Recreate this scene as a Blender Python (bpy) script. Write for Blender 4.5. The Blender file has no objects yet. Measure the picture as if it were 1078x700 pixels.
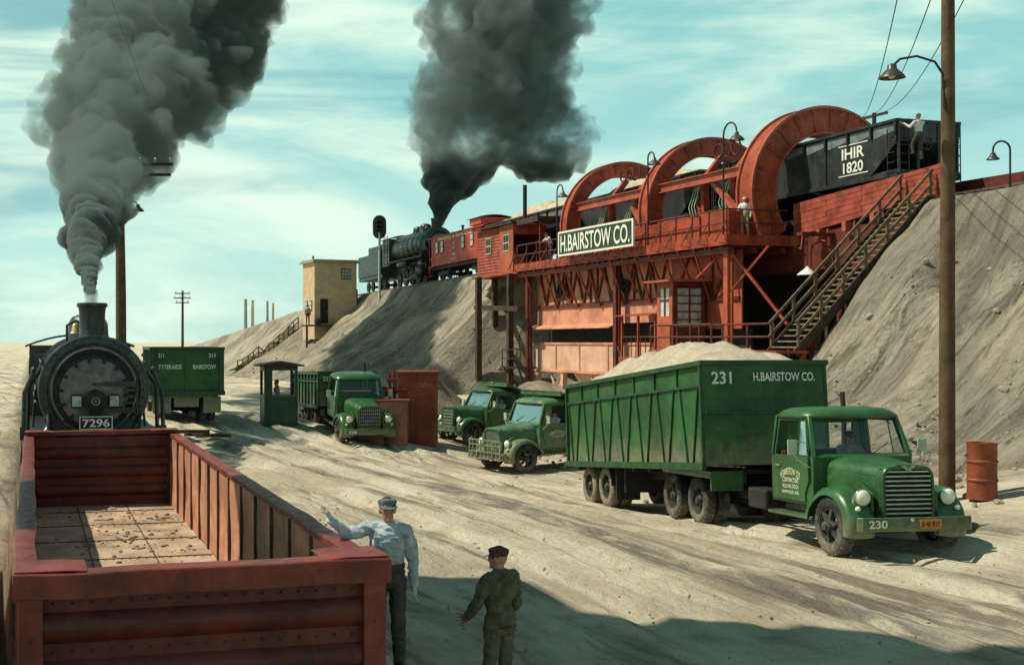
import bpy, bmesh, math, random
import numpy as np
from mathutils import Vector, Matrix, Quaternion, noise

R = math.radians
sc = bpy.context.scene
COL = sc.collection
rnd = random.Random(11)
V = Vector

# ------------------------------------------------------------------ camera
FPX, PX, PY, CH = 1300.0, 380.0, 360.0, 3.35      # focal length in photo pixels, principal point, eye height
cam_d = bpy.data.cameras.new('camera')
cam = bpy.data.objects.new('camera', cam_d)
COL.objects.link(cam)
cam.location = (0, 0, CH)
cam.rotation_euler = (R(90), 0, 0)
cam_d.sensor_fit = 'HORIZONTAL'
cam_d.sensor_width = 36
cam_d.lens = FPX / 1078 * 36
cam_d.shift_x = (539 - PX) / 1078
cam_d.shift_y = (PY - 350) / 1078
cam_d.clip_start = 0.2
cam_d.clip_end = 9000
sc.camera = cam


def W(x, y, s):
    """world point seen at photo pixel x, y where one metre measures s pixels"""
    return V(((x - PX) / s, FPX / s, CH - (y - PY) / s))


# ------------------------------------------------------------------ materials
def lin(r, g, b):
    f = lambda c: (c / 255 / 12.92) if c / 255 < .04045 else ((c / 255 + .055) / 1.055) ** 2.4
    return (f(r), f(g), f(b))


class NT:
    def __init__(s, m):
        s.nt = m.node_tree
        s.n = s.nt.nodes
        s.l = s.nt.links

    def add(s, t, **kw):
        n = s.n.new(t)
        for k, v in kw.items():
            setattr(n, k, v)
        return n

    def noise(s, vec, scale, detail=5, rough=.6, dist=0.0):
        n = s.add('ShaderNodeTexNoise')
        n.inputs['Scale'].default_value = scale
        n.inputs['Detail'].default_value = detail
        n.inputs['Roughness'].default_value = rough
        n.inputs['Distortion'].default_value = dist
        if vec is not None:
            s.l.new(vec, n.inputs['Vector'])
        return n.outputs['Fac']

    def ramp(s, fac, a, b, lo=0.0, hi=1.0):
        n = s.add('ShaderNodeMapRange')
        n.interpolation_type = 'SMOOTHSTEP'
        n.inputs['From Min'].default_value = a
        n.inputs['From Max'].default_value = b
        n.inputs['To Min'].default_value = lo
        n.inputs['To Max'].default_value = hi
        s.l.new(fac, n.inputs['Value'])
        return n.outputs['Result']

    def mix(s, fac, a, b, blend='MIX'):
        n = s.add('ShaderNodeMix', data_type='RGBA', blend_type=blend)
        for sock, v in ((0, fac), (6, a), (7, b)):
            if isinstance(v, (int, float)):
                n.inputs[sock].default_value = v
            elif isinstance(v, tuple):
                n.inputs[sock].default_value = (*v[:3], 1)
            else:
                s.l.new(v, n.inputs[sock])
        return n.outputs[2]

    def math(s, op, a, b=0.0):
        n = s.add('ShaderNodeMath', operation=op)
        for i, v in enumerate((a, b)):
            if isinstance(v, (int, float)):
                n.inputs[i].default_value = v
            else:
                s.l.new(v, n.inputs[i])
        return n.outputs[0]

    def mapped(s, out, scale=(1, 1, 1), rot=(0, 0, 0)):
        n = s.add('ShaderNodeMapping')
        n.inputs['Scale'].default_value = scale
        n.inputs['Rotation'].default_value = rot
        s.l.new(out, n.inputs['Vector'])
        return n.outputs['Vector']


def new_mat(name):
    m = bpy.data.materials.new(name)
    m.use_nodes = True
    t = NT(m)
    b = t.n['Principled BSDF']
    return m, t, b


def mat(name, col, rough=.6, metal=0.0, var=.25, scale=2.5, bump=.0, bscale=30, dirt=None, damt=.5, dscale=4,
        streak=None, samt=.5, spec=.4, coat=0.0, dust=None):
    """a weathered surface: mottled base colour, blotches of dirt or rust, vertical streaks, fine bump"""
    m, t, b = new_mat(name)
    co = t.add('ShaderNodeTexCoord').outputs['Object']
    n1 = t.noise(co, scale, 6, .65)
    lo = tuple(c * (1 - var) for c in col)
    hi = tuple(min(1, c * (1 + var)) for c in col)
    c = t.mix(t.ramp(n1, .3, .7), lo, hi)
    if dirt:
        n2 = t.noise(co, dscale, 8, .7, .4)
        c = t.mix(t.ramp(n2, .66 - .28 * damt, .72, 0, min(1, .45 + damt * .5)), c, dirt)
    if streak:
        n3 = t.noise(t.mapped(co, (7, 7, .5)), 1.3, 6, .7)
        c = t.mix(t.ramp(n3, .5, .75, 0, samt), c, streak)
    if dust:                             # road dust thrown up by the wheels, caked on the lower panels
        dz0, dz1, dk = dust
        sp = t.add('ShaderNodeSeparateXYZ')
        t.l.new(co, sp.inputs[0])
        up = t.math('ADD', sp.outputs['Z'], t.math('MULTIPLY', t.math('ADD', t.noise(co, 2.6, 7, .7), -.5), (dz1 - dz0) * 1.5))
        c = t.mix(t.math('MULTIPLY', t.ramp(up, dz0, dz1, dk, 0), t.ramp(t.noise(co, 7, 7, .75), .3, .62, .35, 1)), c, (.34, .285, .2))
        c = t.mix(t.ramp(t.noise(co, 13, 5, .7), .66, .72, 0, .6), c, (.07, .045, .025))
    t.l.new(c, b.inputs['Base Color'])
    b.inputs['Metallic'].default_value = metal
    b.inputs['Specular IOR Level'].default_value = spec
    if coat:
        b.inputs['Coat Weight'].default_value = coat
        b.inputs['Coat Roughness'].default_value = .25
    r = t.ramp(t.noise(co, scale * 2.3, 5, .7), .3, .75, max(.05, rough - .12), min(1, rough + .18))
    t.l.new(r, b.inputs['Roughness'])
    if bump:
        bn = t.add('ShaderNodeBump')
        bn.inputs['Strength'].default_value = bump
        bn.inputs['Distance'].default_value = .03
        t.l.new(t.noise(co, bscale, 7, .7), bn.inputs['Height'])
        t.l.new(bn.outputs['Normal'], b.inputs['Normal'])
    return m


DUST = (.42, .36, .26)
RUST = (.16, .055, .02)
SOOT = (.02, .018, .015)
M = {}
M['green'] = mat('truck_green_paint', (.019, .085, .020), .38, 0, .35, 1.5, .08, 25, (.14, .15, .08), .34, 2.6, (.11, .12, .06), .4, .5, .2, dust=(.2, .85, .7))
M['green_body'] = mat('green_steel_body', (.016, .082, .017), .5, 0, .45, 1.1, .22, 12, (.085, .085, .035), .5, 1.9, (.07, .075, .03), .6, .4, dust=(-.25, .9, .6))
M['green_dusty'] = mat('dusty_green_paint', (.05, .13, .055), .6, 0, .3, 1.6, .06, 20, (.27, .26, .18), .45, 2.2, (.2, .2, .13), .5, dust=(.4, 1.5, .8))
M['green_dark'] = mat('dark_green_paint', (.012, .05, .02), .5, 0, .35, 2.0, .06, 20, (.1, .1, .06), .3, 3)
M['chassis'] = mat('greasy_black_steel', (.018, .016, .013), .6, .0, .4, 4, .1, 30, (.13, .105, .07), .35, 5)
M['tyre'] = mat('black_rubber', (.022, .021, .02), .8, 0, .35, 5, .12, 50, (.2, .17, .12), .55, 5, dust=(-.2, .75, .75))
M['rim'] = mat('dusty_wheel_steel', (.045, .05, .04), .6, .2, .4, 5, .05, 30, (.3, .26, .19), .5, 6)
M['chrome'] = mat('dull_chrome', (.6, .6, .56), .25, .9, .1, 4)
M['bar_pale'] = mat('pale_green_bars', (.4, .47, .34), .4, .1, .2, 6, 0, 30, (.25, .24, .17), .3, 6)
M['white'] = mat('white_lettering', (.72, .72, .62), .6, 0, .15, 9, 0, 30, (.4, .38, .3), .25, 9)
M['cream'] = mat('cream_lettering', (.75, .73, .5), .6, 0, .15, 9)
M['black'] = mat('black_paint', (.013, .013, .013), .6, 0, .3, 6)
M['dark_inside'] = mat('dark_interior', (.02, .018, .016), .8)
M['lens'] = mat('lamp_glass', (.75, .78, .6), .12, 0, .15, 8, 0, 30, None, .5, 4, None, .5, .7)
M['amber'] = mat('orange_plate', (.55, .2, .02), .5)
M['loco'] = mat('loco_black', (.021, .03, .028), .36, .35, .45, 2.0, .1, 25, (.075, .085, .075), .45, 3.2, (.09, .1, .085), .5, .6)
M['loco_grey'] = mat('graphite_smokebox', (.14, .138, .125), .5, .35, .3, 3.5, .1, 25, (.07, .05, .035), .5, 4, (.28, .26, .22), .4)
M['loco_dark'] = mat('sooty_steel', (.012, .015, .014), .5, .3, .4, 4, .1, 30, (.05, .05, .042), .4, 4)
M['brass'] = mat('brass', (.36, .31, .14), .5, .6, .2, 5)
M['gon_red'] = mat('gondola_red', (.085, .012, .008), .5, 0, .45, 2, .2, 14, (.03, .008, .006), .5, 2.2, (.17, .045, .026), .4, .4)
M['gon_rail'] = mat('gondola_rail_red', (.16, .026, .016), .5, 0, .4, 3, .15, 18, (.1, .03, .02), .4, 3)
M['gon_in'] = mat('worn_gondola_side', (.46, .2, .12), .62, 0, .35, 1.6, .2, 12, (.2, .075, .045), .45, 1.7, (.56, .36, .24), .6, .3)
M['gon_floor'] = mat('worn_gondola_floor', (.36, .265, .175), .66, 0, .35, 1.2, .2, 14, (.22, .105, .05), .5, 1.3, None, .5, .3)
M['seam'] = mat('dark_seam', (.075, .045, .03), .8, 0, .5, 3)
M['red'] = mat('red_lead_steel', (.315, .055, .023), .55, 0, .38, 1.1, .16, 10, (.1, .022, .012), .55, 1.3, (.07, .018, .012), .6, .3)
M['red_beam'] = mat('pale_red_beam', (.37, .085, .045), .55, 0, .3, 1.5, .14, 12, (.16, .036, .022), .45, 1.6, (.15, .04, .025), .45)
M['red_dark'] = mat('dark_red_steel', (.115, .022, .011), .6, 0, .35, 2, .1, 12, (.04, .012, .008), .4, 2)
M['facade'] = mat('dusted_pink_steel', (.58, .245, .15), .7, 0, .28, .8, .14, 10, (.54, .38, .27), .5, .9, (.26, .075, .04), .6, .25)
M['facade_low'] = mat('pale_dusted_steel', (.62, .36, .24), .75, 0, .2, 1, .1, 10, (.55, .47, .36), .5, 1.0, (.4, .17, .1), .35, .3)
M['orange_wall'] = mat('orange_red_steel', (.37, .08, .033), .6, 0, .32, 1, .14, 10, (.17, .04, .02), .45, 1.2, (.15, .035, .018), .5)
M['plank_red'] = mat('red_planking', (.3, .06, .033), .65, 0, .4, 1.6, .2, 16, (.14, .03, .018), .4, 1.8, (.19, .05, .03), .4, .3)
M['caboose'] = mat('caboose_red', (.42, .045, .018), .5, 0, .25, 1.2, .08, 14, (.22, .03, .015), .35, 1.6, (.2, .035, .02), .4)
M['roof_dark'] = mat('tarred_roof', (.055, .03, .024), .8, 0, .35, 2)
M['hopper'] = mat('hopper_black', (.017, .021, .021), .5, .1, .5, 1.2, .1, 14, (.07, .07, .06), .4, 1.2, (.08, .085, .08), .5, .5)
M['hopper_pale'] = mat('hopper_pale_strip', (.16, .2, .2), .5, .1, .35, 2, .1, 14, (.06, .06, .055), .4, 2)
M['ore'] = None
M['wood'] = mat('old_timber', (.15, .105, .062), .8, 0, .35, 3, .25, 25, (.07, .05, .035), .45, 3, (.24, .18, .11), .4, .2)
M['wood_dark'] = mat('creosoted_timber', (.06, .04, .026), .8, 0, .4, 3, .25, 25, (.03, .02, .015), .4, 3, (.11, .08, .05), .4, .2)
M['pole'] = mat('brown_pole', (.105, .066, .034), .8, 0, .35, 2, .3, 22, (.05, .032, .02), .45, 2.5, (.18, .12, .065), .5, .2)
M['stair_wood'] = mat('weathered_stair_timber', (.2, .155, .095), .8, 0, .35, 3, .2, 20, (.09, .06, .035), .4, 3)
M['stucco'] = mat('tan_stucco', (.52, .38, .24), .85, 0, .15, 1.5, .15, 20, (.4, .29, .19), .4, 1.2, (.36, .27, .18), .35, .2)
M['iron'] = mat('dark_iron', (.03, .026, .022), .55, .3, .35, 4, .05, 20, RUST, .3, 4)
M['rail'] = mat('railing_steel', (.12, .038, .022), .55, .2, .35, 4)
M['shade_in'] = mat('enamel_white', (.7, .68, .58), .4)
M['shade_out'] = mat('enamel_dark_shade', (.06, .05, .04), .4, .2)
M['sign_green'] = mat('sign_dark_green', (.02, .05, .02), .5, 0, .25, 2, .05, 20, (.06, .075, .04), .35, 2)
M['sign_white'] = mat('sign_white', (.8, .8, .66), .55, 0, .12, 4, 0, 20, (.5, .48, .38), .3, 4)
M['barrel'] = mat('rusty_orange_barrel', (.24, .055, .022), .6, 0, .35, 3, .15, 20, (.13, .03, .012), .5, 3, (.18, .05, .025), .5)
M['bin'] = mat('red_rust_bin', (.2, .043, .022), .65, 0, .35, 1.2, .15, 14, (.38, .2, .13), .4, 1.2, (.13, .03, .016), .5, .3)
M['bin_low'] = mat('pink_dusted_bin', (.3, .125, .08), .7, 0, .3, 1.2, .15, 14, (.44, .31, .22), .5, 1.2, (.2, .06, .04), .4, .3)
M['concrete'] = mat('stained_concrete', (.33, .31, .27), .85, 0, .2, .6, .2, 12, (.2, .18, .15), .4, .5, (.14, .13, .11), .5, .2)
M['insul'] = mat('glass_insulator', (.2, .35, .3), .2)
M['steel_rail'] = mat('rail_steel', (.2, .15, .11), .45, .7, .3, 5)
M['seat'] = mat('seat_leather', (.09, .05, .03), .6)
M['skin'] = mat('skin', (.42, .2, .12), .5, 0, .12, 20)
M['hair'] = mat('dark_hair', (.03, .02, .014), .7)
M['eye'] = mat('eye_dark', (.015, .01, .008), .3)
M['blue_shirt'] = mat('faded_blue_cotton', (.33, .39, .42), .85, 0, .3, 6, .25, 22, (.36, .42, .45), .35, 5)
M['dark_trousers'] = mat('dark_grey_cotton', (.055, .052, .05), .9, 0, .35, 6, .25, 22, (.13, .13, .125), .3, 5)
M['olive'] = mat('olive_jacket', (.09, .085, .045), .85, 0, .4, 6, .25, 22, (.2, .19, .11), .35, 5)
M['khaki'] = mat('khaki_cotton', (.24, .2, .12), .9, 0, .3, 6, .2, 22)
M['khaki_dark'] = mat('drab_trousers', (.11, .1, .06), .9, 0, .3, 6, .2, 22)
M['white_shirt'] = mat('white_cotton', (.6, .58, .52), .85, 0, .2, 6, .2, 22)
M['grey_shirt'] = mat('grey_cotton', (.28, .27, .25), .85, 0, .2, 6, .2, 22)
M['brown_cap'] = mat('brown_cap_cloth', (.07, .035, .022), .9, 0, .3, 10)
M['blue_cap'] = mat('striped_blue_cap', (.1, .12, .14), .9, 0, .4, 14)
M['guard'] = mat('dull_pale_bars', (.2, .23, .15), .6, .1, .3, 6, .1, 30, (.08, .08, .05), .4, 5)
M['headlamp'] = mat('headlamp_lens', (.5, .47, .3), .15, 0, .3, 7, 0, 20, (.2, .18, .09), .4, 6, None, .5, .7)
M['glove'] = mat('canvas_glove', (.45, .42, .34), .9, 0, .25, 10)
M['boot'] = mat('brown_boot', (.04, .026, .018), .6)


def glass_mat(name, tint, alpha, rough=.06):
    """thin pane: mostly mirror-like reflection over a see-through tint"""
    m, t, b = new_mat(name)
    tr = t.add('ShaderNodeBsdfTransparent')
    tr.inputs['Color'].default_value = (*tint, 1)
    gl = t.add('ShaderNodeBsdfGlossy')
    gl.inputs['Roughness'].default_value = rough
    gl.inputs['Color'].default_value = (.62, .66, .62, 1)
    fr = t.add('ShaderNodeFresnel')
    fr.inputs['IOR'].default_value = 1.5
    f = t.math('ADD', t.math('MULTIPLY', fr.outputs[0], .9), alpha)
    mx = t.add('ShaderNodeMixShader')
    t.l.new(f, mx.inputs[0])
    t.l.new(tr.outputs[0], mx.inputs[1])
    t.l.new(gl.outputs[0], mx.inputs[2])
    t.l.new(mx.outputs[0], t.n['Material Output'].inputs['Surface'])
    return m


M['glass'] = glass_mat('window_glass', (.82, .86, .82), .03)
M['pane'] = mat('dusty_window_pane', (.33, .38, .36), .15, 0, .4, 3, 0, 20, (.1, .11, .1), .5, 3, None, .5, .8)
M['pane_pale'] = mat('pale_window_pane', (.5, .52, .44), .2, 0, .35, 3, 0, 20, (.15, .16, .14), .45, 3, None, .5, .8)


def ore_mat(name, a, b_, c_, sc1=1.5, bump=.6):
    m, t, b = new_mat(name)
    co = t.add('ShaderNodeTexCoord').outputs['Object']
    n1 = t.noise(co, sc1, 8, .7)
    n2 = t.noise(co, sc1 * 9, 6, .75)
    c = t.mix(t.ramp(n1, .35, .65), a, b_)
    c = t.mix(t.ramp(n2, .48, .7, 0, .8), c, c_)
    t.l.new(c, b.inputs['Base Color'])
    b.inputs['Roughness'].default_value = .95
    b.inputs['Specular IOR Level'].default_value = .1
    bn = t.add('ShaderNodeBump')
    bn.inputs['Strength'].default_value = bump
    bn.inputs['Distance'].default_value = .12
    t.l.new(t.noise(co, sc1 * 6, 8, .75), bn.inputs['Height'])
    t.l.new(bn.outputs['Normal'], b.inputs['Normal'])
    return m


M['ore'] = ore_mat('crushed_ore', (.56, .48, .35), (.4, .34, .25), (.22, .19, .15))
M['ore_tan'] = ore_mat('tan_ore', (.6, .49, .32), (.42, .33, .22), (.28, .22, .15))
M['rubble'] = ore_mat('rubble_dirt', (.36, .29, .2), (.2, .155, .11), (.12, .1, .08), .8)
M['stone'] = ore_mat('loose_stone', (.4, .345, .26), (.3, .255, .195), (.2, .175, .14), 4, .4)


# ------------------------------------------------------------------ mesh builder
class MB:
    def __init__(s):
        s.bm = bmesh.new()
        s.mi = 0

    def face(s, vs):
        try:
            f = s.bm.faces.new(vs)
            f.material_index = s.mi
            return f
        except ValueError:
            return None

    def v(s, p):
        return s.bm.verts.new(p)

    def quad(s, *ps):
        return s.face([s.v(p) for p in ps])

    def box(s, x0, x1, y0, y1, z0, z1, T=None):
        P = [(x, y, z) for z in (z0, z1) for y in (y0, y1) for x in (x0, x1)]
        P = [T @ V(p) for p in P] if T is not None else P
        v = [s.v(p) for p in P]
        for f in ((0, 2, 3, 1), (4, 5, 7, 6), (0, 1, 5, 4), (2, 6, 7, 3), (0, 4, 6, 2), (1, 3, 7, 5)):
            s.face([v[i] for i in f])
        return s

    def bar(s, p, q, w, h=None, up=(0, 0, 1)):
        p, q = V(p), V(q)
        h = w if h is None else h
        d = q - p
        L = d.length
        if L < 1e-6:
            return s
        d = d / L
        u = V(up)
        if abs(d.dot(u)) > .97:
            u = V((1, 0, 0))
        a = d.cross(u).normalized()
        b = a.cross(d)
        T = Matrix(((d.x, a.x, b.x, p.x), (d.y, a.y, b.y, p.y), (d.z, a.z, b.z, p.z), (0, 0, 0, 1)))
        return s.box(0, L, -w / 2, w / 2, -h / 2, h / 2, T)

    def loft(s, rings, close=True, cap=True):
        vs = [[s.v(p) for p in r] for r in rings]
        n = len(vs[0])
        for a, b in zip(vs, vs[1:]):
            for i in range(n if close else n - 1):
                j = (i + 1) % n
                s.face([a[i], a[j], b[j], b[i]])
        if cap:
            s.face(list(reversed(vs[0])))
            s.face(vs[-1])
        return s

    def tube(s, pts, r, n=8, cap=True):
        pts = [V(p) for p in pts]
        rs = r if isinstance(r, (list, tuple)) else [r] * len(pts)
        d0 = (pts[1] - pts[0]).normalized()
        a = d0.orthogonal().normalized()
        rings = []
        for i, p in enumerate(pts):
            d = (pts[min(i + 1, len(pts) - 1)] - pts[max(i - 1, 0)])
            d = d.normalized() if d.length > 1e-9 else d0
            a = (a - d * a.dot(d)).normalized()
            b = d.cross(a)
            rings.append([p + (a * math.cos(2 * math.pi * k / n) + b * math.sin(2 * math.pi * k / n)) * rs[i] for k in range(n)])
        return s.loft(rings, True, cap)

    def cyl(s, p, q, r0, r1=None, n=20, cap=True):
        return s.tube([p, q], [r0, r0 if r1 is None else r1], n, cap)

    def lathe(s, prof, o, axis, n=28, cap=True):
        o, ax = V(o), V(axis).normalized()
        a = ax.orthogonal().normalized()
        b = ax.cross(a)
        rings = []
        for r, h in prof:
            r = max(r, 1e-4)
            rings.append([o + ax * h + (a * math.cos(2 * math.pi * k / n) + b * math.sin(2 * math.pi * k / n)) * r for k in range(n)])
        return s.loft(rings, True, cap)

    def prism(s, poly, plane, t0, t1):
        f = {'xz': lambda a, b, t: (a, t, b), 'xy': lambda a, b, t: (a, b, t), 'yz': lambda a, b, t: (t, a, b)}[plane]
        return s.loft([[f(a, b, t0) for a, b in poly], [f(a, b, t1) for a, b in poly]])

    def ball(s, c, r, sub=2, sq=(1, 1, 1), T=None):
        n0 = len(s.bm.verts)
        ret = bmesh.ops.create_icosphere(s.bm, subdivisions=sub, radius=1)
        for v in ret['verts']:
            p = V((v.co.x * r * sq[0], v.co.y * r * sq[1], v.co.z * r * sq[2]))
            v.co = V(c) + (T @ p if T is not None else p)
        fs = {f for v in ret['verts'] for f in v.link_faces}
        for f in fs:
            f.material_index = s.mi
        return s

    def mesh(s, name, fix=True):
        if fix:
            bmesh.ops.recalc_face_normals(s.bm, faces=s.bm.faces)
        me = bpy.data.meshes.new(name)
        s.bm.to_mesh(me)
        s.bm.free()
        return me

    def build(s, name, mats, parent=None, smooth=None, bevel=0.0, loc=None, rot=None, fix=True):
        me = s.mesh(name, fix)
        o = bpy.data.objects.new(name, me)
        COL.objects.link(o)
        for m in (mats if isinstance(mats, (list, tuple)) else [mats]):
            me.materials.append(M[m] if isinstance(m, str) else m)
        if smooth:
            me.polygons.foreach_set('use_smooth', [True] * len(me.polygons))
            me.set_sharp_from_angle(angle=R(smooth))
        if bevel:
            md = o.modifiers.new('bevel', 'BEVEL')
            md.width = bevel
            md.segments = 2
            md.limit_method = 'ANGLE'
            md.angle_limit = R(40)
        if parent:
            o.parent = parent
        if loc is not None:
            o.location = loc
        if rot is not None:
            o.rotation_euler = rot
        return o


def tag(o, label=None, cat=None, group=None, kind=None):
    if label:
        o['label'] = label
    if cat:
        o['category'] = cat
    if group:
        o['group'] = group
    if kind:
        o['kind'] = kind
    return o


def thing(name, label, cat, loc=(0, 0, 0), rz=0.0, group=None, rot=None):
    o = bpy.data.objects.new(name, None)
    o.empty_display_size = .3
    COL.objects.link(o)
    o.location = loc
    o.rotation_euler = rot if rot is not None else (0, 0, rz)
    return tag(o, label, cat, group)


def copy_tree(o, parent=None):
    c = o.copy()
    COL.objects.link(c)
    if parent is not None:
        c.parent = parent
    for ch in list(o.children):
        copy_tree(ch, c)
    return c


def mesh_of(o):
    dg = bpy.context.evaluated_depsgraph_get()
    return bpy.data.meshes.new_from_object(o.evaluated_get(dg))


def text(s, parent, pos, right, up, width, m, height=None, name='lettering', arc=0.0, depth=.006, bold=.02):
    """lettering as thin raised mesh, laid out to a given width along 'right'; arc bows it upwards"""
    cu = bpy.data.curves.new('lettering', 'FONT')
    cu.body = s
    cu.size = 1
    cu.offset = bold
    cu.align_x = 'CENTER'
    tmp = bpy.data.objects.new('lettering_tmp', cu)
    COL.objects.link(tmp)
    bpy.context.view_layer.update()
    me = mesh_of(tmp)
    bpy.data.objects.remove(tmp)
    co = np.array([v.co[:] for v in me.vertices])
    w = co[:, 0].max() - co[:, 0].min()
    h = co[:, 1].max() - co[:, 1].min()
    x = (co[:, 0] - co[:, 0].min()) / w - .5
    y = (co[:, 1] - co[:, 1].min()) / h - .5
    hh = height if height else width / w * h
    rt, upv = V(right).normalized(), V(up).normalized()
    nrm = rt.cross(upv)
    pts = []
    for a, b in zip(x, y):
        if arc:
            th = a * arc
            rr = width / arc
            pts.append(V(pos) + rt * (math.sin(th) * (rr + b * hh)) + upv * (math.cos(th) * (rr + b * hh) - rr) + nrm * depth)
        else:
            pts.append(V(pos) + rt * (a * width) + upv * (b * hh) + nrm * depth)
    me2 = bpy.data.meshes.new(name)
    me2.from_pydata([p[:] for p in pts], [], [list(p.vertices) for p in me.polygons])
    bpy.data.meshes.remove(me)
    me2.materials.append(M[m])
    o = bpy.data.objects.new(name, me2)
    COL.objects.link(o)
    if parent:
        o.parent = parent
    return o


def sup(n, hy, hz, e=4.0, cy=0.0, cz=0.0):
    """superellipse section in y, z"""
    out = []
    for k in range(n):
        a = 2 * math.pi * k / n
        c, s_ = math.cos(a), math.sin(a)
        out.append((cy + hy * math.copysign(abs(c) ** (2 / e), c), cz + hz * math.copysign(abs(s_) ** (2 / e), s_)))
    return out


def smst(a, b, x):
    x = np.clip((x - a) / (b - a), 0, 1)
    return x * x * (3 - 2 * x)


def remesh(mb, vox, smooth=2, name='body'):
    """fuse overlapping closed shapes into one continuous surface"""
    o = mb.build(name, [], None)
    md = o.modifiers.new('fuse', 'REMESH')
    md.mode = 'VOXEL'
    md.voxel_size = vox
    md.use_smooth_shade = True
    if smooth:
        sm = o.modifiers.new('soft', 'SMOOTH')
        sm.iterations = smooth
        sm.factor = .5
    bpy.context.view_layer.update()
    me = mesh_of(o)
    old = o.data
    bpy.data.objects.remove(o)
    bpy.data.meshes.remove(old)
    me.name = name
    return me
# ------------------------------------------------------------------ light and sky
SUN_EL, SUN_FROM = 54.0, V((-.985, .12, 0)).normalized()      # sun stands to the left, a touch beyond the scene
sun_d = bpy.data.lights.new('sun', 'SUN')
sun = bpy.data.objects.new('sun', sun_d)
COL.objects.link(sun)
sun_d.energy = 4.6
sun_d.angle = R(.55)
sun_d.color = (1, .935, .785)
to_sun = V((SUN_FROM.x * math.cos(R(SUN_EL)), SUN_FROM.y * math.cos(R(SUN_EL)), math.sin(R(SUN_EL))))
sun.rotation_euler = to_sun.to_track_quat('Z', 'Y').to_euler()
sun.location = to_sun * 60

world = bpy.data.worlds.new('World')
sc.world = world
world.use_nodes = True
wt = NT(world)
bg = wt.n['Background']
sky = wt.add('ShaderNodeTexSky', sky_type='NISHITA')
sky.sun_disc = False
sky.sun_elevation = R(SUN_EL)
sky.sun_rotation = math.atan2(to_sun.x, to_sun.y)
sky.air_density = 1.0
sky.dust_density = 1.6
sky.ozone_density = 1.0
dirv = wt.add('ShaderNodeTexCoord').outputs['Generated']
tint = wt.mix(1.0, sky.outputs[0], (.80, 1.12, .98), 'MULTIPLY')
sep = wt.add('ShaderNodeSeparateXYZ')
wt.l.new(dirv, sep.inputs[0])
elev = sep.outputs['Z']
big = wt.noise(wt.mapped(dirv, (1.5, 1.5, 5.2)), 1.35, 8, .55, .9)
fine = wt.noise(wt.mapped(dirv, (2.4, 2.4, 9.0), (0, 0, .6)), 2.0, 8, .62, .8)
band = wt.noise(wt.mapped(dirv, (1.0, 1.0, 7.5), (0, 0, 1.3)), 1.5, 7, .52, .6)
veil = wt.ramp(wt.math('ADD', wt.math('MULTIPLY', big, .7), wt.math('MULTIPLY', fine, .3)), .44, .64)
SKY_K = 1.13
base = wt.mix(wt.ramp(elev, .0, .30), (4.4 * SKY_K, 7.0 * SKY_K, 6.4 * SKY_K), (2.1 * SKY_K, 5.3 * SKY_K, 4.9 * SKY_K))
base = wt.mix(.25, base, tint)
c1 = wt.mix(wt.math('MULTIPLY', veil, .88), base, (6.7 * SKY_K, 8.1 * SKY_K, 6.6 * SKY_K))
bandf = wt.math('MULTIPLY', wt.ramp(band, .49, .62, 0, .9), wt.ramp(elev, .05, .10))
c2 = wt.mix(bandf, c1, (1.7 * SKY_K, 3.9 * SKY_K, 4.1 * SKY_K))
c3 = wt.mix(wt.ramp(elev, .29, .60), c2, (.85, 1.75, 2.15))          # the zenith, clear and deep, above the frame
wt.l.new(c3, bg.inputs['Color'])
bg.inputs['Strength'].default_value = 0.10

sc.view_settings.view_transform = 'Standard'
sc.view_settings.look = 'None'
sc.view_settings.exposure = 0.24
sc.view_settings.gamma = 1.0
sc.render.film_transparent = False
sc.cycles.use_denoising = True
sc.cycles.max_bounces = 8
sc.cycles.transparent_max_bounces = 12
sc.cycles.volume_bounces = 2
sc.cycles.volume_step_rate = 0.4
sc.cycles.volume_max_steps = 256

# ------------------------------------------------------------------ the lie of the land
CP = [(.25, 12.4, 0), (-.3, 21, 0), (-2, 28, 0), (1.45, 13, -.45), (4, 15.5, -.35), (7, 17.5, -.38), (10, 18, -.38), (2, 20, -.1), (5.8, 23.6, -.30),
      (7.8, 21, -.42), (9.9, 21.5, -.42), (8.0, 24, -.62), (5, 29.5, -.50), (8.3, 30, -.98), (7.2, 36, -1.3), (9.5, 36, -1.3), (6, 38, -1.25),
      (5.9, 44.9, -1.4), (4.8, 52.6, -1.25), (1, 49.5, -.78), (-.8, 49.5, -.68), (-.5, 55, -.3), (-3.4, 52, -.03), (-6.85, 48, .3), (12.4, 25, .12), (14, 28, .2), (16, 22, .2),
      (.5, 31.6, -.05), (2.5, 38, -.55), (-2, 40, 0), (-10, 90, .3), (-5, 100, .2), (0, 70, 0), (2, 60, -.4), (-6, 70, .25), (12, 50, -.9), (12, 40, -1.2), (18, 55, -.9),
      (13, 65, -.9), (9, 60, -1.0), (1.7, 52, -.5)]
_cp = np.array(CP)
_sig = 6.0


def _ker(a, b):
    d2 = ((a[:, None, :2] - b[None, :, :2]) ** 2).sum(-1)
    return np.exp(-d2 / (2 * _sig ** 2))


_wts = np.linalg.solve(_ker(_cp, _cp) + .012 * np.eye(len(_cp)), _cp[:, 2])


def ground_np(X, Y):
    P = np.stack([X, Y], -1).reshape(-1, 2)
    return (_ker(P, _cp) @ _wts).reshape(X.shape)


def gz(x, y):
    return float(ground_np(np.array([float(x)]), np.array([float(y)]))[0])


XC, TW = 1.456, 1.81          # sunken track: centre line and half width in sheared coordinate x + .266 y
RAIL0 = -1.1                  # rail level of the sunken track


def grid_lines(a, b, segs):
    out = [a]
    for end, step in segs:
        n = max(1, int(round((end - out[-1]) / step)))
        st = out[-1]
        out += [st + (end - st) * (k + 1) / n for k in range(n)]
    return np.array(out)


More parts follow.
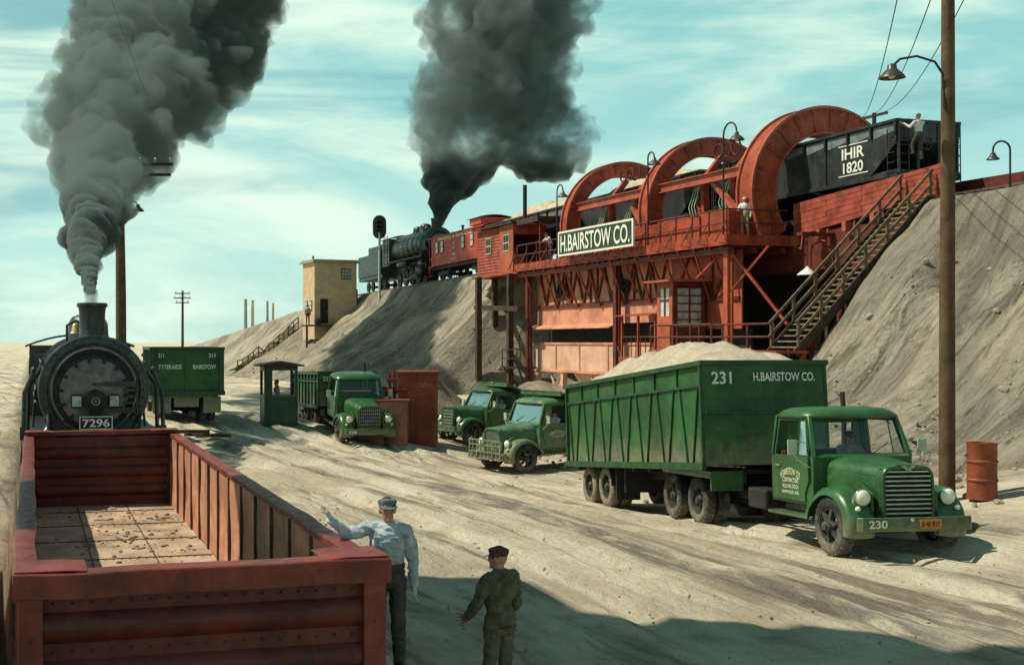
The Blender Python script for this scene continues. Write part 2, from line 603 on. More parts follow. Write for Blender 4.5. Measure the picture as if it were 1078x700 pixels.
def grid_mesh(name, X, Y, Z, m, uv=None):
    ny, nx = X.shape
    co = np.stack([X, Y, Z], -1).reshape(-1, 3).astype(np.float32)
    idx = np.arange(ny * nx).reshape(ny, nx)
    q = np.stack([idx[:-1, :-1], idx[:-1, 1:], idx[1:, 1:], idx[1:, :-1]], -1).reshape(-1, 4)
    me = bpy.data.meshes.new(name)
    me.vertices.add(len(co))
    me.vertices.foreach_set('co', co.ravel())
    me.loops.add(q.size)
    me.loops.foreach_set('vertex_index', q.ravel().astype(np.int32))
    me.polygons.add(len(q))
    me.polygons.foreach_set('loop_start', np.arange(0, q.size, 4, dtype=np.int32))
    me.polygons.foreach_set('use_smooth', np.ones(len(q), dtype=bool))
    if uv is not None:
        l = me.uv_layers.new(name='UVMap')
        l.data.foreach_set('uv', uv.reshape(-1, 2)[q.ravel()].ravel().astype(np.float32))
    me.update()
    me.validate()
    me.materials.append(m)
    o = bpy.data.objects.new(name, me)
    COL.objects.link(o)
    return o


def fbm_grid(X, Y, sc_, seed, oct_=4):
    """cheap value noise on a grid"""
    out = np.zeros_like(X, dtype=float)
    amp, tot = 1.0, 0.0
    for k in range(oct_):
        rs = np.random.RandomState(seed + k)
        tab = rs.rand(256, 256)
        x, y = X / sc_, Y / sc_
        xi, yi = np.floor(x).astype(int), np.floor(y).astype(int)
        fx, fy = x - xi, y - yi
        fx, fy = fx * fx * (3 - 2 * fx), fy * fy * (3 - 2 * fy)
        g = lambda a, b: tab[a % 256, b % 256]
        out += amp * ((g(xi, yi) * (1 - fx) + g(xi + 1, yi) * fx) * (1 - fy) + (g(xi, yi + 1) * (1 - fx) + g(xi + 1, yi + 1) * fx) * fy - .5)
        tot += amp
        amp *= .5
        sc_ *= .5
    return out / tot


# ground material: pale haul-road dust with wheel-worn streaks, coarser grey dirt away from the road
ROAD_DIR = V((.37, -.93, 0)).normalized()
mg, t, b = new_mat('haul_road_dust')
co = t.add('ShaderNodeTexCoord').outputs['Object']
ang = math.atan2(ROAD_DIR.y, ROAD_DIR.x)
along = t.mapped(co, (1, 1, 1), (0, 0, -ang))
st1 = t.noise(t.mapped(along, (.13, .62, 1)), 1.0, 9, .7, 1.4)
st2 = t.noise(t.mapped(along, (.35, 1.9, 1)), 1.0, 9, .74, 1.3)
bl = t.noise(co, .28, 7, .62, .5)
gr = t.noise(co, 9, 8, .75)
peb = t.add('ShaderNodeTexVoronoi')
peb.inputs['Scale'].default_value = 7
t.l.new(co, peb.inputs['Vector'])
c = t.mix(t.ramp(bl, .36, .64), (.52, .44, .305), (.76, .675, .49))
patch = t.ramp(t.noise(co, .17, 6, .6, .8), .40, .62)
c = t.mix(t.math('MULTIPLY', t.ramp(st1, .46, .58, 0, .9), patch), c, (.225, .185, .14))
c = t.mix(t.math('MULTIPLY', t.ramp(st2, .55, .70, 0, .6), t.math('ADD', t.math('MULTIPLY', patch, .7), .2)), c, (.22, .18, .14))
c = t.mix(t.ramp(st2, .26, .42, .5, 0), c, (.72, .64, .48))
sx = t.add('ShaderNodeSeparateXYZ')
t.l.new(along, sx.inputs[0])
wob = t.math('ADD', sx.outputs['Y'], t.math('MULTIPLY', t.noise(t.mapped(along, (.05, .12, 1)), 1.0, 3, .5), 3.2))
trk_ = t.noise(None, 1.0, 3, .6)
cmb = t.add('ShaderNodeCombineXYZ')
t.l.new(t.math('MULTIPLY', wob, 1.5), cmb.inputs['X'])
t.l.new(t.math('MULTIPLY', sx.outputs['X'], .02), cmb.inputs['Y'])
t.l.new(cmb.outputs[0], trk_.node.inputs['Vector'])
lines = t.math('MULTIPLY', t.ramp(trk_, .54, .64), t.ramp(st2, .38, .56, .15, 1))
c = t.mix(t.math('MULTIPLY', lines, .85), c, (.175, .15, .125))
c = t.mix(t.math('MULTIPLY', t.ramp(trk_, .42, .34, 0, 1), .45), c, (.72, .65, .5))
c = t.mix(t.ramp(gr, .52, .70, 0, .45), c, (.27, .22, .165))
c = t.mix(t.ramp(peb.outputs['Distance'], .05, .16, .45, 0), c, (.2, .17, .14))
t.l.new(c, b.inputs['Base Color'])
b.inputs['Roughness'].default_value = .95
b.inputs['Specular IOR Level'].default_value = .12
hgt = t.math('ADD', t.math('MULTIPLY', gr, .35), t.math('ADD', t.math('MULTIPLY', st2, .8), t.math('MULTIPLY', t.noise(co, 2.5, 8, .7), .9)))
bn = t.add('ShaderNodeBump')
bn.inputs['Strength'].default_value = .9
bn.inputs['Distance'].default_value = .26
t.l.new(hgt, bn.inputs['Height'])
t.l.new(bn.outputs['Normal'], b.inputs['Normal'])
M['ground'] = mg

xl = grid_lines(-2500, 0, [(-300, 300), (-80, 25), (-20, 4), (-.42, .7), (-.35, .07), (3.27, .6), (3.31, .04), (20.0, .2), (30, .5), (60, 1.5), (120, 8), (400, 40), (2600, 300)])
yl = grid_lines(-60, 0, [(-10, 5), (11, 1), (50, .2), (70, .5), (130, 1.5), (220, 6), (600, 40), (6500, 500)])
XP, YY = np.meshgrid(xl, yl)
XX = XP - .266 * np.clip(YY, -60, 240)
ZZ = ground_np(XX, YY)
rel = np.stack([XX - 1.0, YY - 32.0], -1)
wlat = rel[..., 0] * .93 + rel[..., 1] * .37           # distance across the road
slon = rel[..., 0] * .37 - rel[..., 1] * .93
nearm = smst(3.3, 4.2, XP) * (1 - smst(18, 20, XP)) * smst(10, 12, YY) * (1 - smst(55, 62, YY))
wig = wlat + 1.2 * fbm_grid(slon, wlat * .15, 9.0, 40, 3)
rut = np.zeros_like(ZZ)
for w0, dep, wd in ((-3.1, .07, .22), (-1.6, .05, .2), (-.2, .08, .2), (1.3, .07, .22), (2.6, .1, .22), (3.9, .06, .2), (4.8, .09, .2), (6.4, .06, .22)):
    rut -= dep * np.exp(-((wig - w0) / wd) ** 2)
    rut += dep * .6 * np.exp(-((wig - w0 - wd * 1.7) / (wd * .8)) ** 2)
rut *= 1.5
rut *= .35 + 1.1 * np.clip(.5 + fbm_grid(slon, wlat, 6.0, 9, 3), 0, 1)
ZZ += nearm * (rut + .085 * fbm_grid(XX, YY, 1.0, 5, 4) + .035 * fbm_grid(XX, YY, .42, 88, 2) + .14 * fbm_grid(XX, YY, 4.5, 21, 3))
trench = (np.abs(XP - XC) < TW + .012) & (YY < 235)
ZZ = np.where(trench, RAIL0 - .33, ZZ)
ground = grid_mesh('ground', XX, YY, ZZ, M['ground'])
tag(ground, 'pale dusty haul road and yard ground', None, None, 'structure')

# ------------------------------------------------------------------ the embankment under the upper track
T0 = V((23.1, 50.0, 0))
U = V((-.2956, .9557, 0)).normalized()        # along the upper track, away from the camera
N = V((-.9557, -.2956, 0)).normalized()       # across it, towards the camera side


def TP(t_, d_, z_):
    return T0 + U * t_ + N * d_ + V((0, 0, z_))


def rail_z(t_):
    return float(np.interp(t_, [-80, 0, 57, 80, 152, 200, 280], [9.9, 9.1, 8.4, 8.05, 3.9, 1.4, -2.2]))


UP_ROT = math.atan2(-U.y, -U.x)               # local x runs towards the camera end, local y to the far side
tl = grid_lines(-75, 0, [(-25, 2), (-24, .5), (3, .25), (26, 1.0), (40, .4), (75, .7), (170, 2), (300, 8)])
dl = grid_lines(-40, 0, [(-14, 4), (-8, 1), (20, .25), (34, 1.5)])
TT, DD = np.meshgrid(tl, dl)
tops = np.interp(TT, [-80, 0, 57, 80, 152, 200, 280], [9.9, 9.1, 8.4, 8.05, 3.9, 1.4, -2.2]) - .35
notch = smst(-2.6, -1.0, TT) * (1 - smst(30, 36, TT))
gul = fbm_grid(TT, DD * .22, 3.2, 77, 4) + .6 * fbm_grid(TT + DD * .25, DD * .5, 1.3, 12, 3)
d0 = 2.5 - 10.0 * notch + .5 * fbm_grid(TT, DD * .1, 6, 31, 3)
x = np.clip(DD - d0, 0, None)
bench = .55 * smst(-.2, .8, x)
left = smst(34, 48, TT)
steep = 1.04 - .28 * left
drop = np.where(x < 6, x * steep, 6 * steep + (x - 6) * (.52 + .06 * left))
drop = np.where(x < .8, x * x * steep * .6, drop - .8 * steep * .4)
EZ = tops - bench - drop
back = np.clip(-DD - 12, 0, None)
EZ = EZ - back * .6
slope_m = smst(.2, 1.5, x) * (1 - notch * .7)
EZ += slope_m * (.16 * fbm_grid(TT, DD, .9, 61, 2)) + slope_m * (1.25 * gul + .6 * fbm_grid(TT, DD, 5, 3, 4) + .35 * fbm_grid(TT * 1.0 + DD * .3, DD * .6, 1.6, 91, 4)
                 - 1.5 * np.clip(.16 - np.abs(fbm_grid(TT + .25 * DD + .8 * fbm_grid(TT, DD, 3, 8, 2), DD * .16, 2.6, 66, 4)), 0, 1) / .16 * .42) + .08 * fbm_grid(TT, DD, .8, 55, 3) * smst(-.2, .5, x)
EX = T0.x + U.x * TT + N.x * DD
EY = T0.y + U.y * TT + N.y * DD
mh, t, b = new_mat('embankment_dirt')
uv = t.add('ShaderNodeUVMap').outputs[0]
co = t.add('ShaderNodeTexCoord').outputs['Object']
s1 = t.noise(t.mapped(uv, (.55, .17, 1), (0, 0, .35)), 1.0, 9, .72, 1.6)
s2 = t.noise(t.mapped(uv, (1.7, .5, 1), (0, 0, .5)), 1.0, 9, .76, 1.4)
bl = t.noise(co, .16, 7, .62, .6)
gr = t.noise(co, 5, 8, .75)
c = t.mix(t.ramp(bl, .38, .62), (.27, .238, .18), (.46, .405, .30))
c = t.mix(t.ramp(s1, .48, .62, 0, .8), c, (.16, .14, .11))
c = t.mix(t.ramp(s1, .28, .44, .7, 0), c, (.56, .48, .34))
c = t.mix(t.ramp(s2, .53, .66, 0, .8), c, (.085, .07, .055))
c = t.mix(t.ramp(s2, .24, .40, .55, 0), c, (.50, .43, .31))
c = t.mix(t.ramp(gr, .52, .7, 0, .55), c, (.14, .115, .09))
t.l.new(c, b.inputs['Base Color'])
b.inputs['Roughness'].default_value = .95
b.inputs['Specular IOR Level'].default_value = .1
bn = t.add('ShaderNodeBump')
bn.inputs['Strength'].default_value = .9
bn.inputs['Distance'].default_value = .4
t.l.new(t.math('ADD', t.math('MULTIPLY', s2, .9), t.math('ADD', t.math('MULTIPLY', gr, .3), t.noise(co, 1.4, 8, .7))), bn.inputs['Height'])
t.l.new(bn.outputs['Normal'], b.inputs['Normal'])
M['hill'] = mh
hill = grid_mesh('embankment', EX, EY, EZ, mh, np.stack([TT, DD], -1))
tag(hill, 'tall dirt embankment carrying the upper track', None, None, 'structure')


def hz(t_, d_):
    """embankment height at t, d (nearest grid sample)"""
    i = int(np.clip(np.searchsorted(dl, d_), 0, len(dl) - 1))
    j = int(np.clip(np.searchsorted(tl, t_), 0, len(tl) - 1))
    return float(EZ[i, j])


def hill_ray(px, py, tmin=-40, tmax=200):
    """where the view ray through a photo pixel first meets the embankment or the ground"""
    d = V(((px - PX) / FPX, 1, -(py - PY) / FPX))
    s_ = 10.0
    while s_ < 400:
        p = V((0, 0, CH)) + d * s_
        r = p - T0
        t_, d_ = r.dot(U), r.dot(N)
        z_ = gz(p.x, p.y)
        if -75 < t_ < 300 and -40 < d_ < 34:
            z_ = max(z_, hz(t_, d_))
        if p.z <= z_:
            return V((p.x, p.y, z_))
        s_ += .15
    return None


# ------------------------------------------------------------------ loose mounds of spilled dirt
def mound(name, label, cx, cy, rx, ry, h, rz, m, seed, base=None, cat='dirt pile', kind=None, peak=(0, 0), n=56):
    a = np.linspace(-1.15, 1.15, n)
    A, B = np.meshgrid(a, a)
    r = np.sqrt((A - peak[0] * (1 - np.clip(np.hypot(A, B), 0, 1))) ** 2 + (B - peak[1] * (1 - np.clip(np.hypot(A, B), 0, 1))) ** 2)
    prof = np.clip(1 - r, 0, None)
    prof = np.where(prof > .8, .8 + (prof - .8) * .5, prof)
    H = h * prof + h * .28 * fbm_grid(A * 3 + seed, B * 3, 1.0, seed, 4) * smst(0, .3, prof) - .25 * (r > 1)
    ca, sa = math.cos(rz), math.sin(rz)
    Xl, Yl = A * rx, B * ry
    X = cx + Xl * ca - Yl * sa
    Y = cy + Xl * sa + Yl * ca
    Z = H + (ground_np(X, Y) if base is None else base) - .03
    o = grid_mesh(name, X, Y, Z, M[m])
    return tag(o, label, cat, None, kind)


# ------------------------------------------------------------------ tracks
def rails(name, fn, a, b, step, zoff, label):
    """two rails and sleepers along fn(k) -> point; fn gives points at rail level"""
    mb = MB()
    k = a
    pts = []
    while k <= b + 1e-6:
        pts.append(fn(k))
        k += step
    for side in (-.72, .72):
        for p, q in zip(pts, pts[1:]):
            d = (q - p).normalized()
            lat = V((-d.y, d.x, 0)).normalized() * side
            mb.mi = 0
            mb.bar(p + lat + V((0, 0, -.07)), q + lat + V((0, 0, -.07)), .07, .14)
    mb.mi = 1
    for p, q in zip(pts, pts[1:]):
        d = (q - p).normalized()
        lat = V((-d.y, d.x, 0)).normalized()
        n = max(1, int((q - p).length / .62))
        for i in range(n):
            c = p.lerp(q, (i + .5) / n) + V((0, 0, -.23))
            mb.bar(c - lat * 1.25, c + lat * 1.25, .24, .16)
    o = mb.build(name, ['steel_rail', 'wood_dark'])
    return tag(o, label, None, None, 'structure')


GDIR = V((.2571, -.9664, 0)).normalized()      # sunken track, towards the camera
GNEAR = V((-1.234, 10.11, RAIL0))              # near end of the gondola on it
rails('sunken_track', lambda k: GNEAR - GDIR * k, -16, 110, 6, 0, 'railway track in the shallow cut')
rails('upper_track', lambda k: TP(k, 0, rail_z(k)), -60, 150, 5, 0, 'railway track along the embankment top')
# ------------------------------------------------------------------ people
def seg_d(P, a, b):
    ab = b - a
    L = (ab ** 2).sum()
    tt = np.clip(((P - a) @ ab) / L, 0, 1) if L > 0 else np.zeros(len(P))
    return np.linalg.norm(P - (a + tt[:, None] * ab), axis=1), tt


def person(label, loc, rz, pose=None, top='white_shirt', legs='dark_trousers', hat=None, vox=.02, seated=False, hands='skin', group=None,
           yaw=0.0, tilt=0.0, scale=1.0, sleeves=True, vest=None, jacket=False):
    J = dict(pel=(0, 0, .97), wai=(.01, 0, 1.12), che=(.015, 0, 1.33), nec=(0, 0, 1.49), hea=(.025, 0, 1.635),
             shL=(0, .19, 1.42), elL=(-.03, .24, 1.14), wrL=(.06, .26, .90), haL=(.10, .255, .82),
             hiL=(0, .095, .92), knL=(.03, .11, .51), anL=(-.03, .12, .09), toL=(.15, .14, .04))
    for k in list(J):
        if k.endswith('L'):
            x_, y_, z_ = J[k]
            J[k[:-1] + 'R'] = (x_, -y_, z_)
    if seated:
        dz = -.42
        for k in J:
            if k[:2] in ('pe', 'wa', 'ch', 'ne', 'he', 'sh', 'el', 'wr', 'ha', 'hi'):
                x_, y_, z_ = J[k]
                J[k] = (x_, y_, z_ + dz)
        for s_, y_ in (('L', 1), ('R', -1)):
            J['kn' + s_] = (.42, .13 * y_, .52)
            J['an' + s_] = (.46, .13 * y_, .10)
            J['to' + s_] = (.63, .14 * y_, .05)
    if pose:
        J.update(pose)
    J = {k: V(p) for k, p in J.items()}
    mb = MB()
    prim = []          # (kind, data, cloth)

    def cap(a, b, ra, rb, cl, n=12):
        a, b = V(a), V(b)
        mb.tube([a, b], [ra, rb], n)
        mb.ball(a, ra * .998, 2)
        mb.ball(b, rb * .998, 2)
        prim.append((np.array(a), np.array(b), ra, rb, cl))

    # trunk: flattened ellipsoids stacked from hips to shoulders
    def ell(c, rx, ry, rz_, cl, T=None):
        mb.ball(c, 1, 3, (rx, ry, rz_), T)
        prim.append((np.array(V(c) - V((0, 0, rz_ * .3))), np.array(V(c) + V((0, 0, rz_ * .3))), min(rx, ry), min(rx, ry), cl))
    ax_ = (J['nec'] - J['pel']).normalized()
    T = V((0, 0, 1)).rotation_difference(ax_).to_matrix()
    ell(J['pel'], .125, .17, .15, 1, T)
    ell(J['pel'].lerp(J['wai'], .8), .115, .155, .17, 0, T)
    if jacket:
        ell(J['pel'] + V((0, 0, .03)), .142, .187, .13, 0, T)
        ell(J['che'] + V((-.02, 0, .0)), .15, .19, .2, 0, T)
    ell(J['che'].lerp(J['wai'], .45), .125, .165, .2, 0, T)
    ell(J['che'], .13, .178, .19, 0, T)
    ell(J['che'].lerp(J['nec'], .45), .10, .175, .11, 0, T)
    for s_ in 'LR':
        cap(J['che'].lerp(J['nec'], .6), J['sh' + s_], .075, .075, 0)
        cap(J['sh' + s_], J['el' + s_], .072, .055, 0)
        cap(J['el' + s_], J['wr' + s_], .054, .04, 0 if sleeves else 2)
        cap(J['hi' + s_], J['kn' + s_], .095, .07, 1)
        cap(J['kn' + s_], J['an' + s_], .072, .056, 1)
        cap(J['an' + s_] - V((.03, 0, .02)), J['to' + s_], .052, .042, 3)
        # hand: palm, four unequal bent fingers, thumb from the side of the palm
        w, h = J['wr' + s_], J['ha' + s_]
        d = (h - w).normalized()
        sy = 1 if s_ == 'L' else -1
        lat = d.cross(V((0, -sy, 0)))
        lat = lat.normalized() if lat.length > .2 else V((1, 0, 0))
        palm_n = d.cross(lat).normalized()
        for k in range(4):
            cap(w + lat * (.012 * (1.5 - k)), w + d * .085 + lat * (.021 * (1.5 - k)), .017, .0135, 4, 8)
        for k, L in enumerate((.062, .074, .07, .054)):
            r0 = w + d * .085 + lat * (.0245 * (1.5 - k))
            m1 = r0 + d * L * .58 + palm_n * .012 + lat * (.011 * (1.5 - k))
            m2 = m1 + d * L * .46 + palm_n * .022 + lat * (.004 * (1.5 - k))
            cap(r0, m1, .0098, .0092, 4, 8)
            cap(m1, m2, .0092, .0082, 4, 8)
        b0 = w + d * .028 + lat * .035
        b1 = b0 + d * .035 + lat * .032 + palm_n * .012
        cap(b0, b1, .0145, .0125, 4, 8)
        cap(b1, b1 + d * .036 + lat * .008 + palm_n * .012, .012, .0095, 4, 8)
    cap(J['nec'] - V((0, 0, .05)), J['hea'] - V((.01, 0, .05)), .058, .054, 2)
    H = Matrix.Rotation(yaw, 3, 'Z') @ Matrix.Rotation(tilt, 3, 'Y')
    hc = J['hea']

    def hp(x_, y_, z_):
        return hc + H @ V((x_, y_, z_))
    ell(hp(-.005, 0, .02), .1, .078, .105, 2, H)
    ell(hp(.03, 0, -.055), .062, .055, .07, 2, H)
    cap(hp(.088, 0, .012), hp(.106, 0, -.028), .011, .015, 2, 8)
    cap(hp(.082, -.03, .03), hp(.082, .03, .03), .014, .014, 2, 8)
    cap(hp(.085, -.018, -.062), hp(.085, .018, -.062), .0105, .0105, 2, 8)
    cap(hp(.082, 0, -.1), hp(.075, 0, -.1), .018, .02, 2, 8)
    for y_ in (-1, 1):
        ell(hp(-.005, .079 * y_, -.005), .022, .012, .034, 2, H)
        ell(hp(.07, .04 * y_, -.025), .025, .02, .02, 2, H)
    me = remesh(mb, vox, 1, 'person')
    n = len(me.polygons)
    C = np.zeros(n * 3)
    me.polygons.foreach_get('center', C)
    C = C.reshape(-1, 3)
    best = np.full(n, 9.0)
    lab = np.zeros(n, dtype=np.int32)
    for a, b_, ra, rb, cl in prim:
        dd, tt = seg_d(C, a, b_)
        dd = dd - (ra + (rb - ra) * tt)
        k = dd < best
        best[k] = dd[k]
        lab[k] = cl
    belt = J['pel'].z + (-.09 if jacket else .10)
    trunk = np.abs(C[:, 1]) < .2
    lab[(lab == 0) & trunk & (C[:, 2] < belt) & (C[:, 2] > J['pel'].z - .2) & (np.abs(C[:, 0] - J['pel'].x) < .17)] = 1
    # cloth folds: small ridges running round the limbs and across the trunk
    nv = len(me.vertices)
    vc, vn = np.zeros(nv * 3), np.zeros(nv * 3)
    me.vertices.foreach_get('co', vc)
    me.vertices.foreach_get('normal', vn)
    vc, vn = vc.reshape(-1, 3), vn.reshape(-1, 3)
    cloth = np.zeros(nv, dtype=bool)
    for p_ in me.polygons:
        if lab[p_.index] in (0, 1):
            for i_ in p_.vertices:
                cloth[i_] = True
    if vox < .012:
        for i_ in np.nonzero(cloth)[0]:
            q_ = V(vc[i_])
            w_ = 1 - 3.2 * abs(noise.noise(V((q_.x * 5 + q_.z * 3, q_.y * 5 - q_.z * 4, q_.z * 11 + q_.y * 5)))) + .7 * (1 - 3 * abs(noise.noise(V((q_.x * 13, q_.y * 13 + q_.z * 9, q_.z * 19)))))
            vc[i_] += vn[i_] * ((.0105 if q_.z > J['pel'].z else .007) * w_ + .002)
        me.vertices.foreach_set('co', vc.ravel())
    me.polygons.foreach_set('material_index', lab)
    me.polygons.foreach_set('use_smooth', np.ones(n, dtype=bool))
    for m_ in (top, legs, 'skin', 'boot', hands):
        me.materials.append(M[m_])
    o = bpy.data.objects.new('person', me)
    COL.objects.link(o)
    o.location = loc
    o.rotation_euler = (0, 0, rz)
    o.scale = (scale,) * 3
    tag(o, label, 'person', group)
    # hair, eyes, cap as children
    hb = MB()
    hb.ball(hp(-.014, 0, .03), 1, 3, (.102, .084, .104), H)
    dele = [v for v in hb.bm.verts if (H.transposed() @ (v.co - hc)).z < -.02 - .5 * (H.transposed() @ (v.co - hc)).x or (H.transposed() @ (v.co - hc)).x > .062]
    bmesh.ops.delete(hb.bm, geom=dele, context='VERTS')
    hb.build('hair', 'hair', o, 60)
    eb = MB()
    for y_ in (-1, 1):
        eb.ball(hp(.084, .033 * y_, .006), .0135, 2)
        eb.bar(hp(.094, .016 * y_, .026), hp(.088, .05 * y_, .026), .012, .009)
    eb.build('eyes', 'eye', o, 60)
    if hat:
        kb = MB()
        prof = [(.094, .03), (.098, .05), (.108, .072), (.106, .093), (.08, .108), (.0, .113)] if hat != 'felt' else [(.17, .045), (.165, .05), (.1, .06), (.098, .1), (.085, .145), (0, .15)]
        rings = []
        for r_, h_ in prof:
            rings.append([hp(-.008 + r_ * 1.05 * math.cos(2 * math.pi * k / 24), r_ * .9 * math.sin(2 * math.pi * k / 24), h_) for k in range(24)])
        kb.loft(rings)
        if hat != 'felt':
            vis = []
            for zz in (.040, .032):
                vis.append([hp(.062 + .095 * math.sin(math.pi * k / 10), .088 * math.cos(math.pi * k / 10), zz - .035 * math.sin(math.pi * k / 10)) for k in range(11)])
            kb.loft(vis)
        kb.build('cap', {'felt': 'brown_cap', 'blue': 'blue_cap', 'brown': 'brown_cap', 'black': 'black', 'pale': 'white_shirt'}[hat], o, 45)
    if vest:
        vb = MB()
        for sy in (-1, 1):
            pts = [J['pel'] + V((.135, .09 * sy, .10)), J['che'] + V((.138, .095 * sy, .0)), J['che'].lerp(J['nec'], .75) + V((.06, .1 * sy, .055)),
                   J['che'].lerp(J['nec'], .7) + V((-.07, .09 * sy, .04)), J['che'] + V((-.135, .06 * sy, 0)), J['pel'] + V((-.13, .05 * sy, .1))]
            for p, q in zip(pts, pts[1:]):
                vb.bar(p, q, .035, .012, (1, 0, 0))
        vb.build('suspenders', vest, o)
    if vox < .012:
        bb = MB()
        pc = J['pel'] + V((0, 0, belt - J['pel'].z + .005))
        if not jacket:
            bb.loft([[pc + V(((.126 + o_) * math.cos(a), (.164 + o_) * math.sin(a), h_)) for o_, h_ in ((-.01, -.022), (.012, -.022), (.012, .022), (-.01, .022))] for a in np.linspace(0, 2 * math.pi, 33)], True, False)
            bb.box(pc.x + .13, pc.x + .148, -.025, .025, pc.z - .024, pc.z + .024)
            bb.build('belt', 'boot', o, 50)
            cz_ = J['che']
            for sy in (-1, 1):
                pb_ = MB()
                pb_.box(cz_.x + .105, cz_.x + .127, sy * .045, sy * .125, cz_.z - .06, cz_.z + .035)
                pb_.box(cz_.x + .105, cz_.x + .132, sy * .042, sy * .128, cz_.z + .02, cz_.z + .05)
                pb_.build('shirt_pocket', top, o, None, .006)
        else:
            bb.loft([[J['pel'] + V(((.15 + o_) * math.cos(a), (.195 + o_) * math.sin(a), h_)) for o_, h_ in ((-.02, -.085), (.0, -.09), (.004, -.04), (-.02, -.04))] for a in np.linspace(0, 2 * math.pi, 33)], True, False)
            bb.build('jacket_hem', top, o, 50)
    cb = MB()
    nk = J['nec']
    cb.lathe([(.064, -.03), (.082, -.015), (.078, .022), (.062, .03)], nk - V((0, 0, .005)), (0.12, 0, 1), 18, False)
    col = cb.build('collar', top, o, 60)
    so = col.modifiers.new('thick', 'SOLIDIFY')
    so.thickness = .012
    return o
# ------------------------------------------------------------------ trucks (local x forward, y to the left, origin on the ground under the front axle)
def wheel(parent, x, y, r=.52, w=.28, dual=False, z=None, seg=36):
    sy = 1 if y > 0 else -1
    zz = r if z is None else z
    n = 2 if dual else 1
    tb = MB()
    for k in range(n):
        yo = y - sy * k * (w + .05)
        h = w / 2
        prof = [(r * .60, -h * .8), (r * .66, -h), (r * .88, -h * 1.02), (r * .965, -h * .82), (r, -h * .5), (r * .985, -h * .2), (r * .985, h * .2), (r, h * .5), (r * .965, h * .82),
                (r * .88, h * 1.02), (r * .66, h), (r * .60, h * .8)]
        tb.lathe(prof, (x, yo, zz), (0, 1, 0), seg, False)
        for q in range(26):          # tread blocks
            a = 2 * math.pi * q / 26
            T = Matrix.Translation((x, yo, zz)) @ Matrix.Rotation(a, 4, 'Y')
            tb.box(r * .975, r * 1.012, -h * .78, -h * .08, -.034, .034, T)
            T = Matrix.Translation((x, yo, zz)) @ Matrix.Rotation(a + .12, 4, 'Y')
            tb.box(r * .975, r * 1.012, h * .08, h * .78, -.034, .034, T)
    o = tb.build('wheel', 'tyre', parent, 40)
    rb = MB()
    h = w / 2
    dish = -.06 if dual else .02
    yf = y + sy * h
    rb.lathe([(r * .60, -h * .9), (r * .61, h * .86), (r * .645, h * .9), (r * .645, h * .75), (r * .56, h * .72), (r * .54, -h * .2)], (x, y, zz), (0, sy, 0), seg, False)
    rb.lathe([(0, .10), (.07, .10), (.085, .06), (.11, .055), (.125, .0), (.125, -.1), (0, -.1)], (x, yf + sy * (dish - .04), zz), (0, sy, 0), 20)
    for q in range(6):
        a = 2 * math.pi * q / 6 + .3
        d = V((math.cos(a), 0, math.sin(a)))
        c = V((x, yf + sy * (dish - .06), zz))
        rb.bar(c + d * .1, c + d * (r * .585) + V((0, -sy * .02, 0)), .075, .06, (0, 1, 0))
        rb.cyl(c + d * .095 + V((0, sy * .02, 0)), c + d * .095 + V((0, sy * .05, 0)), .014, None, 6)
    rb.build('rim', 'rim', o, 40)
    return o


def fender(parent, sy, hw_in, hw_out, r, m, name='fender'):
    """crowned mudguard over the front wheel, running down to the bumper and back to the running board"""
    mb = MB()
    rings = []
    angs = np.linspace(-14, 176, 22)
    for a in angs:
        ca, sa = math.cos(R(a)), math.sin(R(a))
        k = .5 + .5 * math.cos(R(a) * .9)
        rr = r + .10 * smst(120, 176, a) + .05 * math.sin(R(max(0, a)))
        prof = [(hw_in, rr - .06), (hw_in, rr + .03), (hw_in + .12, rr + .085), ((hw_in + hw_out) / 2, rr + .105), (hw_out - .09, rr + .08), (hw_out - .02, rr + .02),
                (hw_out, rr - .07), (hw_out - .02, rr - .07), (hw_out - .05, rr + .005), ((hw_in + hw_out) / 2, rr + .07), (hw_in + .03, rr - .0), (hw_in + .02, rr - .06)]
        rings.append([(rad * ca * (1.06 if a < 90 else 1.12), sy * y, .52 + rad * sa * .94) for y, rad in prof])
    mb.loft(rings)
    # apron that ties the fender to the hood side
    mb.prism([(.60, .62), (.60, 1.12), (.2, 1.30), (-.62, 1.26), (-.72, .95), (-.5, .7)], 'xz', sy * (hw_in - .02), sy * (hw_in + .03))
    return mb.build(name, m, parent, 50)


